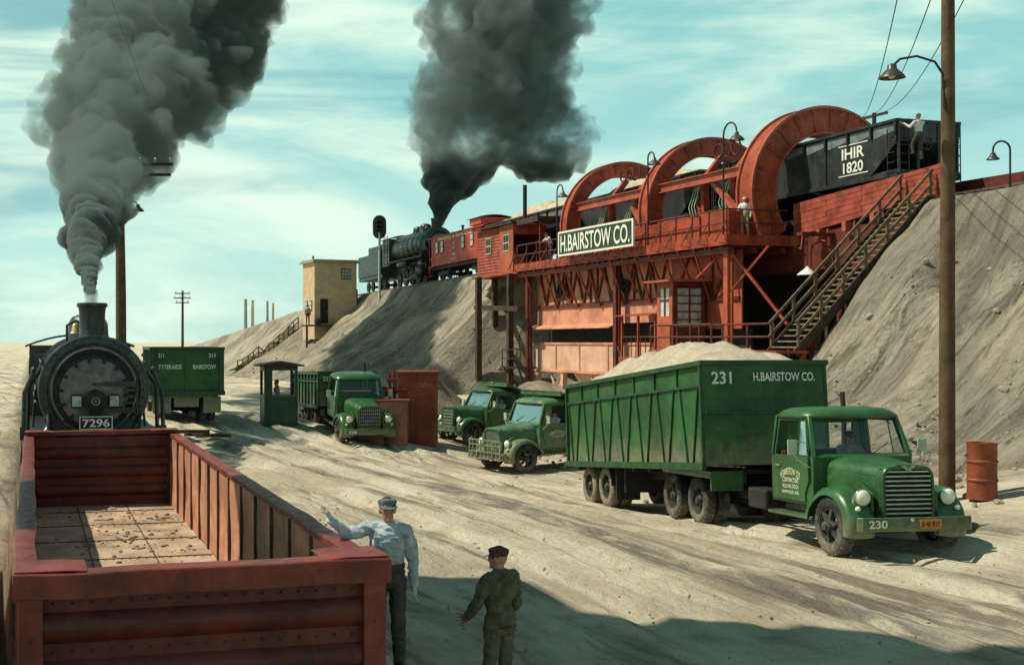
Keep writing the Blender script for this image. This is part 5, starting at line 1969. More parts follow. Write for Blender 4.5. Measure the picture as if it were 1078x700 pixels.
# walkway deck with fascia
mb = MB()
SB(mb, 6.2, 28.6, 2.0, 5.4, 7.86, 8.0)
SB(mb, 6.2, 28.6, 5.4, 5.5, 7.62, 8.08)
SB(mb, 6.1, 6.2, 2.0, 5.5, 7.62, 8.08)
SB(mb, 28.6, 36.6, 4.0, 5.0, 7.58, 7.72)
mb.build('walkway', 'red', dump, None, .015)
mb = MB()
for k in range(19):
    t_ = 6.7 + k * 1.2
    SB(mb, t_, t_ + .14, 2.0, 5.38, 7.55, 7.86)
for d_ in (2.3, 3.8, 5.1):
    SB(mb, 6.3, 28.5, d_, d_ + .2, 7.3, 7.55)
mb.build('walkway_joist', 'red_dark', dump)
# girders and floor carrying the track
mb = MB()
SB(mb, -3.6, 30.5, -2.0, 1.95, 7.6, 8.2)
SB(mb, -3.6, 30.5, -2.2, -2.05, 7.6, 10.0)  # dark screen added on the far side to darken the gap behind the cars
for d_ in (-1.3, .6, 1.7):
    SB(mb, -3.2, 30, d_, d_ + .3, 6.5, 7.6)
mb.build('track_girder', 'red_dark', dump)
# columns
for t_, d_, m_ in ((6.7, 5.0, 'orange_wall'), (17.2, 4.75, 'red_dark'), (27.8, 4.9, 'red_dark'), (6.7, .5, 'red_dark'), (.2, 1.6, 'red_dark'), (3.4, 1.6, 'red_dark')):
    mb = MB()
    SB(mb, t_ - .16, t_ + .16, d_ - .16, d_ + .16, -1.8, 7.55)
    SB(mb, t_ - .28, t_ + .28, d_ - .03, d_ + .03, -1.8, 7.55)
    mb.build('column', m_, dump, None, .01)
# wall of plates: upper pink, slot, lower pale band
FD = 4.25
mb = MB()
SB(mb, 12.6, 27.9, FD - .08, FD, 4.35, 7.5)
mb.build('upper_wall', 'facade', dump)
mb = MB()
SB(mb, 6.8, 12.5, FD - .08, FD, 3.95, 7.5)
mb.build('upper_wall', 'orange_wall', dump)
mb = MB()
SB(mb, 9.0, 28.2, FD - .10, FD + .04, 1.6, 3.3)
mb.build('lower_wall', 'facade_low', dump)
mb = MB()
for t_ in (12.5, 15.6, 19.0, 22.3, 25.3):
    SB(mb, t_ - .05, t_ + .05, FD + .045, FD + .09, 1.6, 3.3)
SB(mb, 9.0, 28.2, FD + .045, FD + .10, 3.2, 3.32)
SB(mb, 9.0, 28.2, FD + .045, FD + .10, 1.58, 1.72)
mb.build('wall_rib', 'facade', dump)
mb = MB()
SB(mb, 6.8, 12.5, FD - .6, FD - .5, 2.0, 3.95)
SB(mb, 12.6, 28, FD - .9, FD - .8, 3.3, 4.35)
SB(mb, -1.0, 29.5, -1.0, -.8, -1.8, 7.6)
mb.build('inner_wall', 'dark_inside', dump)  # near-black colour puts the shade under the deck into these walls
mb = MB()                                # ledge over the slot
mb.loft([[Q(t_, FD, 4.36), Q(t_, FD + .55, 4.16), Q(t_, FD + .55, 4.10), Q(t_, FD, 4.28)] for t_ in (18.0, 28.3)])
mb.build('ledge', 'facade', dump)
mb = MB()                                # stiffening truss over the pink wall
SB(mb, 12.0, 28.0, FD, FD + .10, 5.35, 5.55)
SB(mb, 6.9, 12.5, FD, FD + .10, 5.25, 5.40)
seq = np.linspace(13.0, 27.4, 19)
for k, (a, b_) in enumerate(zip(seq, seq[1:])):
    za, zb = (7.4, 5.5) if k % 2 == 0 else (5.5, 7.4)
    mb.bar(Q(a, FD + .06, za), Q(b_, FD + .06, zb), .11, .10, (0, 1, 0))
for t_ in (14.6, 16.2, 20.2, 21.0, 23.4, 25.0):
    SB(mb, t_ - .06, t_ + .06, FD, FD + .09, 5.4, 7.4)
for a, b_ in ((7.2, 9.0), (10.8, 9.0), (11.0, 12.4)):
    mb.bar(Q(a, FD + .05, 7.45), Q(b_, FD + .05, 5.35), .13, .08, (0, 1, 0))
SB(mb, 9.0, 9.14, FD, FD + .09, 5.3, 7.5)
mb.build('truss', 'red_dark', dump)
for t_, r_ in ((24.3, .55), (16.9, .38)):
    mb = MB()
    mb.lathe([(r_, -.04), (r_, .04), (r_ - .09, .04), (r_ - .09, -.04), (r_, -.04)], Q(t_, FD + .2, 6.3), (0, 1, 0), 26, False)
    mb.ball(Q(t_, FD + .2, 6.3), .13, 2)
    for k in range(6):
        a = k * math.pi / 3
        mb.bar(Q(t_, FD + .2, 6.3), Q(t_ + (r_ - .05) * math.cos(a), FD + .2, 6.3 + (r_ - .05) * math.sin(a)), .05)
    mb.build('sheave', 'iron', dump)
mb = MB()                                # struts from the deck edge down to the wall
for k in range(16):
    t_ = 7.6 + k * 1.32
    mb.bar(Q(t_, 5.38, 7.62), Q(t_ + .25, FD + .12, 5.3 if k % 2 else 5.9), .085, .085)
mb.build('deck_strut', 'red', dump)
mb = MB()
for a, b_, z0, z1 in ((6.7, 3.6, 7.5, 4.1), (6.9, 9.4, 7.5, 6.2), (6.5, 4.9, 5.6, 7.5)):
    mb.bar(Q(a, 5.0, z0), Q(b_, 4.2 if b_ < 5 else 5.0, z1), .12, .09)
mb.build('knee_brace', 'red', dump)
# machinery housing and plating along the walkway
mb = MB()
SB(mb, 7.0, 9.2, 3.1, 4.8, 8.0, 9.35)
SB(mb, 9.2, 22.0, 4.4, 4.9, 8.0, 9.15)
SB(mb, 9.2, 28.0, 2.05, 2.3, 8.0, 8.95)
mb.build('machinery_housing', 'red', dump, None, .02)
# railing
mb = MB()
ps = [(28.5, 5.36), (6.28, 5.36), (6.28, 2.2)]
for z_ in (9.22, 8.62):
    for a, b_ in zip(ps, ps[1:]):
        mb.tube([Q(a[0], a[1], z_), Q(b_[0], b_[1], z_)], .035, 6)
for k in range(17):
    t_ = 6.28 + k * 22.2 / 16
    mb.tube([Q(t_, 5.36, 8.0), Q(t_, 5.36, 9.22)], .038, 6)
    mb.tube([Q(t_, 5.40, 8.75), Q(t_, 5.95, 7.75), Q(t_, 5.5, 7.7)], .032, 6)
for k in range(1, 4):
    mb.tube([Q(6.28, 5.36 - k * .8, 8.0), Q(6.28, 5.36 - k * .8, 9.22)], .038, 6)
mb.tube([Q(28.5, 5.36, 9.22), Q(29.6, 5.36, 7.9)], .035, 6)
mb.build('railing', 'rail', dump, 40)
# control cabin hung under the walkway
mb = MB()
ct0, ct1, cd0, cd1, cz0, cz1 = 9.4, 10.75, 4.45, 6.2, 2.95, 6.15
SB(mb, ct0, ct1, cd0, cd1, cz0, cz0 + .12)
SB(mb, ct0, ct1, cd1 - .07, cd1, cz0 + .12, cz0 + 1.6)                       # towards the sun
SB(mb, ct0, ct0 + .28, cd1 - .07, cd1, cz0 + 1.6, cz1)
SB(mb, ct1 - .28, ct1, cd1 - .07, cd1, cz0 + 1.6, cz1)
SB(mb, ct0 + .28, ct1 - .28, cd1 - .07, cd1, cz1 - .3, cz1)
SB(mb, ct1 - .07, ct1, cd0, cd1 - .07, cz0 + .12, cz1)
cab_ = mb.build('control_cabin', 'orange_wall', dump, None, .01)
mb = MB()
SB(mb, ct0, ct0 + .07, cd0, cd1 - .07, cz0 + .12, cz0 + 1.05)
SB(mb, ct0, ct0 + .07, cd0, cd0 + .16, cz0 + 1.05, cz1)
SB(mb, ct0, ct0 + .07, cd1 - .27, cd1 - .07, cz0 + 1.05, cz1)
SB(mb, ct0, ct0 + .07, cd0 + .16, cd1 - .27, cz1 - .2, cz1)
mb.build('door', 'red_dark', cab_)
mb = MB()
for k in range(2):
    for j in range(5):
        a = cd0 + .2 + k * .67
        SB(mb, ct0 + .02, ct0 + .04, a, a + .58, cz0 + 1.10 + j * .37, cz0 + 1.42 + j * .37)
mb.build('window', 'pane', cab_)
mb = MB()
for k in range(6):
    SB(mb, ct0 - .005, ct0 + .05, cd0 + .16, cd1 - .27, cz0 + 1.04 + k * .37, cz0 + 1.10 + k * .37)
SB(mb, ct0 - .006, ct0 + .05, cd0 + .78, cd0 + .87, cz0 + 1.04, cz1 - .2)
mb.build('sash', 'red_dark', cab_)
mb = MB()
SB(mb, ct0 + .28, ct1 - .28, cd1 - .05, cd1 - .03, cz0 + 1.6, cz1 - .3)
mb.build('window', 'pane_pale', cab_)
mb = MB()
SB(mb, ct0 + .62, ct0 + .72, cd1 - .04, cd1 + .01, cz0 + 1.6, cz1 - .3)
SB(mb, ct0 + .28, ct1 - .28, cd1 - .04, cd1 + .012, cz0 + 2.3, cz0 + 2.4)
mb.build('sash', 'red_dark', cab_)
mb = MB()
mb.loft([[Q(t_, cd0 - .1, cz1 + .02), Q(t_, cd1 + .45, cz1 - .02), Q(t_, cd1 + .45, cz1 + .07), Q(t_, cd0 - .1, cz1 + .16)] for t_ in (ct0 - .45, ct1 + .5)])
mb.build('roof', 'red_beam', cab_)
# open operator's balcony left of the cabin, with canopy
mb = MB()
SB(mb, 11.2, 14.6, 4.3, 6.0, 2.45, 2.58)
SB(mb, 11.1, 14.7, 5.95, 6.05, 2.35, 2.62)
mb.loft([[Q(t_, 4.3, 4.75), Q(t_, 6.2, 4.62), Q(t_, 6.2, 4.68), Q(t_, 4.3, 4.83)] for t_ in (11.3, 14.9)])
for t_ in (11.3, 12.9, 14.5):
    SB(mb, t_ - .05, t_ + .05, 5.9, 6.0, 2.5, 4.65)
bal = mb.build('balcony', 'red', dump, None, .008)
mb = MB()
for z_ in (3.15, 3.6):
    mb.tube([Q(11.25, 5.95, z_), Q(14.55, 5.95, z_), Q(14.55, 4.4, z_)], .03, 6)
for k in range(8):
    t_ = 11.3 + k * .46
    mb.tube([Q(t_, 5.95, 2.55), Q(t_, 5.95, 3.6)], .025, 6)
mb.tube([Q(14.55, 5.95, 3.6), Q(15.0, 5.95, 3.1), Q(14.55, 5.95, 2.6)], .03, 6)
mb.build('railing', 'rail', bal)
mb = MB()
SB(mb, 11.6, 13.4, 4.3, 4.5, 2.6, 4.3)
SB(mb, 11.8, 12.5, 4.5, 5.0, 2.6, 3.6)
mb.build('control_board', 'iron', bal)
# small platform at the far foot
mb = MB()
SB(mb, 27.2, 29.6, 4.6, 6.0, 1.75, 1.85)
for t_ in (27.3, 29.5):
    mb.bar(Q(t_, 5.8, 1.75), Q(28.4, 4.6, -.2), .1)
    for d_ in (4.7, 5.9):
        mb.tube([Q(t_, d_, 1.8), Q(t_, d_, 2.9)], .035, 6)
for z_ in (2.35, 2.9):
    mb.tube([Q(27.3, 5.9, z_), Q(29.5, 5.9, z_), Q(29.5, 4.7, z_)], .035, 6)
mb.build('foot_platform', 'iron', dump)
# chute, hopper outlets and frames below the wall
for t_ in (12.0, 17.0, 22.0):
    mb = MB()
    mb.loft([[Q(t_ - 1.7, 4.0, 1.6), Q(t_ + 1.7, 4.0, 1.6), Q(t_ + 1.7, 1.0, 1.6), Q(t_ - 1.7, 1.0, 1.6)], [Q(t_ - .6, 3.6, .1), Q(t_ + .6, 3.6, .1), Q(t_ + .6, 2.0, .1), Q(t_ - .6, 2.0, .1)]])
    mb.build('outlet_chute', 'facade_low', dump)
mb = MB()
for t_ in (9.5, 14.5, 19.5, 24.6, 28.0):
    SB(mb, t_ - .14, t_ + .14, 4.0, 4.28, -1.9, 1.6)
    mb.bar(Q(t_, 4.15, 1.5), Q(t_ + 1.6, 4.15, -1.2), .12)
    mb.bar(Q(t_, 4.15, -1.0), Q(t_ + 1.6, 4.15, 1.4), .10)
SB(mb, 9.0, 28.2, 4.05, 4.25, .1, .3)
mb.build('support_frame', 'facade_low', dump)
# plank wall screening the track near the stairs
mb = MB()
for j in range(6):
    for k in range(4):
        ta, tb_ = -2.9 + k * 2.25, -2.9 + (k + 1) * 2.25
        o_ = (.012 if (j + k) % 2 else 0.0)
        f = lambda t_: 9.0 - (t_ + 2.9) * .107
        g = lambda t_: 10.12 - (t_ + 2.9) * .068
        zz = lambda t_, q: f(t_) + (g(t_) - f(t_)) * q
        q0, q1 = j / 6 + .006, (j + 1) / 6 - .006
        mb.loft([[Q(t_, 1.98, zz(t_, q0)), Q(t_, 2.06 + o_, zz(t_, q0)), Q(t_, 2.06 + o_, zz(t_, q1)), Q(t_, 1.98, zz(t_, q1))] for t_ in (ta + .01, tb_ - .01)])
mb.loft([[Q(t_, 1.94, f(t_)), Q(t_, 1.975, f(t_)), Q(t_, 1.975, g(t_)), Q(t_, 1.94, g(t_))] for t_ in (-2.85, 6.05)])
pw = mb.build('plank_wall', 'plank_red', dump)
for k in range(6):
    mb = MB()
    t_ = -2.6 + k * 1.7
    SB(mb, t_ - .12, t_ + .12, 1.7, 2.25, f(t_) - .42, f(t_) - .03)
    mb.tube([Q(t_ - .5, 2.1, f(t_) - .05), Q(t_ - .55, 2.2, f(t_) - .6), Q(t_ + .1, 2.1, f(t_) - .45)], .035, 6)
    mb.build('bracket', 'red_beam', pw)

# ------------------------------------------------------------------ the rotating drum: three C-shaped rings joined by long beams
CZR, RO = 10.02, 3.95
drum = thing('rotary_drum', 'turning drum of three tall red C-shaped rings joined by long beams', 'dumper drum', TP(0, 0, CZR), UP_ROT)


def arc_pts(r0, a0, a1, n):
    return [(r0 * math.cos(R(a)), r0 * math.sin(R(a))) for a in np.linspace(a0, a1, n)]


def ring_part(t_, width, m, a1, band=1.12):
    mb = MB()
    ri, a0, n = RO - band, -36, 40
    rings = []
    for a in np.linspace(a0, a1, n):
        c_, s_ = math.cos(R(a)), math.sin(R(a))
        kk = ri + .0
        rings.append([Q(t_ + dt, rr * c_, rr * s_) for dt, rr in ((-width / 2, ri), (width / 2, ri), (width / 2, RO), (-width / 2, RO))])
    mb.loft(rings)
    for dt in (-width / 2, width / 2):
        s_ = -1 if dt < 0 else 1
        for a in np.arange(a0 + 8, a1 - 3, 15):
            c_, sn = math.cos(R(a)), math.sin(R(a))
            mb.bar(Q(t_ + dt + s_ * .02, (ri + .05) * c_, (ri + .05) * sn), Q(t_ + dt + s_ * .02, (RO - .03) * c_, (RO - .03) * sn), .05, .05, (1, 0, 0))
    for a in np.arange(a0 + 4, a1 - 2, 6):
        for dt in (-width / 2 - .04, width / 2 + .04):
            mb.ball(Q(t_ + dt, (RO - .12) * math.cos(R(a)), (RO - .12) * math.sin(R(a))), .035, 1)
    o = mb.build('ring', m, drum, 40)
    mb = MB()                            # flanges standing proud at the rim and inner edge, with stiffeners
    for dt in (-width / 2, width / 2):
        s_ = -1 if dt < 0 else 1
        for r0, r1 in ((RO - .02, RO + .10), (ri - .06, ri + .04)):
            mb.loft([[Q(t_ + dt + s_ * x_, rr * math.cos(R(a)), rr * math.sin(R(a))) for x_, rr in ((-.07, r0), (.05, r0), (.05, r1), (-.07, r1))] for a in np.linspace(a0, a1, n)])
    mb.build('ring_flange', 'red_beam', o, 40)
    return o


for t_, w_, a1, bd in ((24.9, .75, 150, .72), (15.8, .85, 150, .78), (6.95, 1.15, 142, 1.12)):
    ring_part(t_, w_, 'red', a1, bd)
for a, h_ in ((20, .42), (-13, .42)):
    for t0, t1 in ((6.95 + .5, 15.8 - .5), (15.8 + .5, 24.9 - .4)):
        mb = MB()
        rr_ = RO - .45
        p = Q(t0, rr_ * math.cos(R(a)), rr_ * math.sin(R(a)))
        q = Q(t1, rr_ * math.cos(R(a)), rr_ * math.sin(R(a)))
        mb.bar(p, q, .07, h_)
        for s_ in (-1, 1):
            mb.bar(p + V((0, 0, s_ * h_ / 2)), q + V((0, 0, s_ * h_ / 2)), .3, .05)
        mb.build('beam', 'red_beam', drum)
for t0 in (9.6, 12.2, 18.6, 21.6):      # clamps reaching over the car
    mb = MB()
    mb.bar(Q(t0, 2.6, -1.2), Q(t0, 2.7, 1.4), .35, .3, (1, 0, 0))
    mb.bar(Q(t0, 2.7, 1.3), Q(t0 + .2, 1.6, 2.5), .3, .28, (1, 0, 0))
    mb.bar(Q(t0 - .5, 3.0, -1.2), Q(t0 + .6, 2.7, .3), .18, .16)
    cl = mb.build('clamp', 'red', drum, None, .02)
    mb = MB()
    for k in range(3):
        mb.tube([Q(t0 + .1 + k * .2, 2.95, -1.0), Q(t0 + .25 + k * .25, 3.1, .0), Q(t0 + .1 + k * .2, 2.95, .8), Q(t0 - .1, 2.8, 1.3)], .03, 6)
    mb.build('hose', 'bar_pale', cl)
for p_, q_ in ((Q(8.4, 3.3, -.8), Q(11.2, 3.0, 1.3)), (Q(16.6, 3.3, -.9), Q(18.4, 3.1, .6))):
    mb = MB()
    mb.bar(p_, q_, .3, .22)
    mb.build('diagonal_brace', 'red_beam', drum)
for o_ in (0, 1):
    for k in range(3):
        c = Q((12.2, 21.6)[o_] - k * .75, 1.9, 2.75)
        mb = MB()
        mb.lathe([(.38, -.04), (.38, .04), (.33, .04), (.33, -.04), (.38, -.04)], c, (0, 1, 0), 20, False)
        mb.build('pulley', 'red_dark', drum, 40)

# company sign on the railing
sgn = thing('company_sign', 'long dark green company board with white lettering on the red walkway railing', 'sign', TP(17.3, 6.04, 8.76), UP_ROT)
mb = MB()
mb.box(-4.1, 4.1, -.03, .03, -.66, .66)
bo_ = mb.build('board', 'sign_green', sgn)
mb = MB()
for q in ((-4.12, 4.12, .58, .68), (-4.12, 4.12, -.68, -.58), (-4.12, -4.0, -.58, .58), (4.0, 4.12, -.58, .58)):
    mb.box(q[0], q[1], -.05, .03, q[2], q[3])
mb.build('sign_frame', 'sign_white', sgn)
text('H.BAIRSTOW CO.', bo_, (0, -.035, 0), (1, 0, 0), (0, 0, 1), 7.6, 'sign_white', .92, 'lettering', 0, .02, .012)


# red operator's shed on the track side
shed = thing('operator_shed', 'small red boarded shed with a thin chimney pipe, standing between caboose and walkway', 'shed', TP(31, 0, 0), UP_ROT)
mb = MB()
for j in range(15):                      # clapboards
    z0 = 7.74 + j * .205
    mb.loft([[V((x_, -4.42, z0)), V((x_, -4.46, z0)), V((x_, -4.42, z0 + .2)), V((x_, -4.38, z0 + .2))] for x_ in (-6.0, -2.1)])
SBx = lambda a, b_, c_, d_, e_, f_: mb.box(a, b_, c_, d_, e_, f_)
SBx(-6.0, -2.1, -4.40, -4.36, 7.72, 10.8)
SBx(-6.0, -5.94, -4.36, -2.2, 7.72, 10.8)
SBx(-6.0, 0, -2.26, -2.2, 7.72, 10.8)
SBx(-6.0, 0, -4.4, -2.2, 7.6, 7.72)
wl_ = mb.build('boarded_wall', 'plank_red', shed)
mb = MB()
SBx(-2.1, 0, -4.5, -4.42, 7.72, 10.85)
SBx(-.06, 0, -4.42, -3.7, 7.72, 8.9)
SBx(-.06, 0, -4.42, -2.2, 10.2, 10.85)
mb.build('front_panel', 'orange_wall', shed)
for x_, y_ in ((-4.0, -4.50), (-1.05, -4.53)):
    mb = MB()
    mb.box(x_ - .42, x_ + .42, y_, y_ + .05, 9.15, 10.25)
    w_ = mb.build('window', 'bar_pale', shed)
    y_ -= .015
    mb = MB()
    for a in (-.2, .2):
        for b_ in (-.25, .27):
            mb.box(x_ + a - .16, x_ + a + .16, y_, y_ + .02, 9.7 + b_ - .21, 9.7 + b_ + .21)
    mb.build('pane', 'dark_inside', w_)
mb = MB()
mb.loft([[V((x_, -4.75, 10.85)), V((x_, -1.9, 11.25)), V((x_, -1.9, 11.35)), V((x_, -4.75, 10.95))] for x_ in (-6.3, .3)])
mb.box(.3, 3.4, -4.3, -2.0, 10.86, 11.02)
mb.box(.3, 3.4, -4.4, -4.3, 10.7, 11.04)
mb.build('roof', 'roof_dark', shed)
mb = MB()
mb.box(3.2, 3.3, -4.2, -4.1, 8.0, 10.86)
mb.build('roof_post', 'red_dark', shed)
mb = MB()
mb.tube([(-.6, -3.4, 11.0), (-.6, -3.4, 13.4)], .13, 12)
mb.build('chimney_pipe', 'iron', shed, 40)

# trestle bent of dark timber under the shed
tres = thing('timber_trestle', 'dark timber trestle bent propping the red shed above the dirt slope', 'trestle', TP(0, 0, 0), UP_ROT)
for t_, d_ in ((33.3, 5.9), (34.6, 4.2), (29.0, 5.6)):
    mb = MB()
    SB(mb, t_ - .17, t_ + .17, d_ - .17, d_ + .17, -1.0 if t_ < 30 else hz(t_, d_) - .8, 7.56)
    mb.build('post', 'wood_dark', tres)
mb = MB()
mb.bar(Q(34.2, 5.7, 5.6), Q(27.4, 5.7, 5.35), .28, .3)
mb.bar(Q(34.8, 5.2, 7.5), Q(33.4, 5.7, 5.6), .18)
mb.build('cross_beam', 'wood_dark', tres)

# long timber stairs down the slope
st_ = thing('timber_stairs', 'long steep timber staircase with handrails down the dirt slope, right of the red dumper', 'staircase', TP(0, 0, 0), UP_ROT)
sA, sB = (2.3, 8.85), (8.2, 3.05)
ta, tb_ = -2.5, -.9
n = 27
mb = MB()
for k in range(n):
    f_ = (k + .5) / n
    d_, z_ = sA[0] + (sB[0] - sA[0]) * f_, sA[1] + (sB[1] - sA[1]) * f_
    SB(mb, ta + .06, tb_ - .06, d_ - .14, d_ + .16, z_ - .03, z_ + .025)
mb.build('tread', 'stair_wood', st_)
for t_ in (ta, tb_):
    mb = MB()
    mb.bar(Q(t_, sA[0], sA[1] - .05), Q(t_, sB[0] + .1, sB[1] - .15), .09, .34)
    mb.build('stringer', 'wood_dark', st_)
    mb = MB()
    for h_ in (1.0, .5):
        mb.bar(Q(t_, sA[0] - .1, sA[1] + h_ + .05), Q(t_, sB[0] + .1, sB[1] + h_), .075, .10)
    for k in range(7):
        f_ = k / 6
        d_, z_ = sA[0] + (sB[0] - sA[0]) * f_, sA[1] + (sB[1] - sA[1]) * f_
        mb.bar(Q(t_, d_, z_ - .1), Q(t_, d_, z_ + 1.0), .09, .09)
    mb.build('handrail', 'wood', st_)
mb = MB()
for k in (2, 4, 6):
    f_ = k / 7
    d_, z_ = sA[0] + (sB[0] - sA[0]) * f_, sA[1] + (sB[1] - sA[1]) * f_
    for t_ in (ta, tb_):
        SB(mb, t_ - .08, t_ + .08, d_ - .08, d_ + .08, z_ - 4.0, z_ - .1)
mb.build('stair_post', 'wood_dark', st_)
mb = MB()                                # foot landing
SB(mb, -2.7, 6.2, 7.9, 9.3, 2.93, 3.03)
for t_ in (-2.5, 1.6, 5.9):
    for d_ in (8.0, 9.2):
        SB(mb, t_ - .09, t_ + .09, d_ - .09, d_ + .09, -2.0, 2.93)
la = mb.build('landing', 'red', st_)
mb = MB()
for z_ in (3.55, 4.05):
    mb.tube([Q(-.7, 7.95, z_), Q(6.1, 7.95, z_), Q(6.1, 9.25, z_), Q(1.5, 9.25, z_)], .04, 6)
for t_, d_ in ((-.7, 7.95), (1.0, 7.95), (2.7, 7.95), (4.4, 7.95), (6.1, 7.95), (6.1, 9.25), (4.5, 9.25), (3.0, 9.25), (1.5, 9.25)):
    mb.tube([Q(t_, d_, 3.0), Q(t_, d_, 4.05)], .045, 6)
mb.build('landing_rail', 'rail', la)


# ------------------------------------------------------------------ lamps
def gooseneck(label, loc, h, reach, rz, group='gooseneck lamps', r=.24, drop=.35, name='gooseneck_lamp', cat='lamp', post=.04):
    o = thing(name, label, cat, loc, rz, group)
    mb = MB()
    pts = [V((0, 0, 0)), V((0, 0, h - reach * .45))]
    for k in range(1, 9):
        a = math.pi * k / 8
        pts.append(V((reach / 2 - reach / 2 * math.cos(a), 0, h - reach * .45 + reach * .5 * math.sin(a))))
    pts.append(V((reach, 0, h - reach * .45 - drop * .4)))
    mb.tube(pts, post, 8)
    mb.build('arm', 'iron', o, 50)
    shade(o, V((reach, 0, h - reach * .45 - drop)), r)
    return o


def shade(o, p, r):
    mb = MB()
    mb.lathe([(.05, r * 1.1), (.09, r * 1.0), (.1, r * .7), (r * .6, r * .5), (r * .95, r * .12), (r, 0), (r * .97, 0), (r * .9, r * .12), (r * .55, r * .45), (.06, r * .62)], p, (0, 0, 1), 24, False)
    s_ = mb.build('lamp_shade', 'shade_out', o, 50)
    mb = MB()
    mb.ball(p + V((0, 0, r * .22)), r * .3, 2)
    mb.build('bulb', 'shade_in', s_, 60)
    return s_


for lab, t_, h_, rch, r_ in (('gooseneck lamp beside the smallest red ring, next to the smoke', 22.9, 4.2, .75, .3), ('gooseneck lamp rising between the first and second red rings', 12.9, 4.6, .6, .32),
                             ('gooseneck lamp rising before the tallest red ring', 6.45, 4.9, 1.0, .34)):
    gooseneck(lab, TP(t_, 5.42, 8.0), h_, rch, UP_ROT, r=r_)
gooseneck('gooseneck lamp on a short post at the hill crest past the stairs', TP(-6.4, 2.4, hz(-6.4, 2.4) - .3), 1.9, .6, R(180), r=.22, post=.035)
pend = thing('hanging_lamp', 'pale conical lamp hanging in the dark under the dumper deck', 'lamp', TP(3.6, 3.2, 0), UP_ROT)
mb = MB()
mb.tube([(0, 0, 6.5), (0, 0, 8.0)], .015, 5)
mb.build('cord', 'black', pend)
mb = MB()
mb.lathe([(.04, .36), (.08, .3), (.42, .02), (.44, 0), (.40, .0), (.06, .26)], (0, 0, 6.2), (0, 0, 1), 24, False)
mb.build('lamp_shade', 'shade_in', pend, 50)
mb = MB()
SB(mb, 3.4, 3.8, 1.9, 3.6, 7.86, 8.0)
mb.build('lamp_outrigger', 'red_dark', dump)
# ------------------------------------------------------------------ poles and wires
def crossarm(o, z, L, y=0, offs=0.0, m='wood_dark'):
    mb = MB()
    mb.box(-L / 2 + offs, L / 2 + offs, y - .06, y + .06, z - .07, z + .07)
    c = mb.build('crossarm', m, o, None, .01)
    mb = MB()
    n = max(2, int(L / .55))
    for k in range(n):
        x_ = -L / 2 + offs + .12 + k * (L - .24) / (n - 1)
        mb.lathe([(.02, .07), (.02, .15), (.055, .16), (.05, .24), (.06, .26), (.03, .31), (0, .32)], (x_, y, z), (0, 0, 1), 10)
    mb.build('insulator', 'insul', c, 50)
    return c


pR = thing('utility_pole', 'tall brown timber pole with a gooseneck lamp, standing beside the orange barrel', 'utility pole', (12.34, 26.0, gz(12.34, 26) - .3))
mb = MB()
mb.tube([(0, 0, 0), (0, 0, 4), (.02, 0, 8), (.02, 0, 13.5)], [.165, .155, .14, .12], 16)
mb.build('pole', 'pole', pR, 50)
zl = CH + (360 - 90) / 50 - (gz(12.34, 26) - .3)
mb = MB()
mb.tube([(-.1, -.05, zl - .1), (-.14, -.12, zl + .2), (-.32, -.14, zl + .46), (-.7, -.14, zl + .58), (-1.05, -.14, zl + .52), (-1.2, -.14, zl + .38)], .026, 8)
mb.tube([(-.1, -.05, zl - .1), (-.1, -.1, zl - .5)], .03, 8)
mb.build('lamp_arm', 'iron', pR, 50)
shade(pR, V((-1.22, -.14, zl + .12)), .27)
crossarm(pR, 11.6, 2.4, -.16)
mb = MB()
for k in range(7):                       # climbing irons and scars
    mb.bar((.0, -.13 * (1 if k % 2 else -1), 3 + k * .45), (.0, -.3 * (1 if k % 2 else -1), 3 + k * .45), .025)
mb.build('step_iron', 'iron', pR)

pL = thing('utility_pole', 'thick brown telegraph pole with crossarms and a small lamp, rising beside the front locomotive smoke', 'utility pole', (-11.45, 59.0, -.4))
mb = MB()
mb.tube([(0, 0, 0), (-.02, 0, 6), (-.1, 0, 12.6)], [.27, .25, .19], 16)
mb.build('pole', 'pole', pL, 50)
crossarm(pL, 12.2, 2.4, -.24, 1.3)
crossarm(pL, 11.7, 1.0, -.24, 1.9)
mb = MB()
mb.bar((.0, -.2, 11.2), (1.5, -.24, 11.75), .05)
mb.build('arm_brace', 'iron', pL)
zz_ = CH + (360 - 214) / 22 + .4
mb = MB()
mb.tube([(.1, -.1, zz_ - .6), (.2, -.15, zz_ - .1), (.45, -.2, zz_ + .1), (.75, -.2, zz_), (.82, -.2, zz_ - .15)], .03, 8)
mb.build('lamp_arm', 'iron', pL, 50)
shade(pL, V((.84, -.2, zz_ - .42)), .3)

pF = thing('utility_pole', 'distant thin telegraph pole with three crossarms against the sky', 'utility pole', (-23.4, 162, -.3))
mb = MB()
mb.tube([(0, 0, 0), (0, 0, 10.4)], [.2, .14], 10)
mb.build('pole', 'pole', pF, 50)
for z_, L_ in ((10.0, 2.0), (9.4, 2.2), (8.8, 1.8)):
    crossarm(pF, z_, L_, -.2)


def wire(label, p, q, sag, r=.012, group=None):
    mb = MB()
    p, q = V(p), V(q)
    pts = [p.lerp(q, k / 16) + V((0, 0, -sag * 4 * (k / 16) * (1 - k / 16))) for k in range(17)]
    mb.tube(pts, r, 5)
    o = mb.build('overhead_wire', 'iron', None)
    return tag(o, label, 'wire', group)


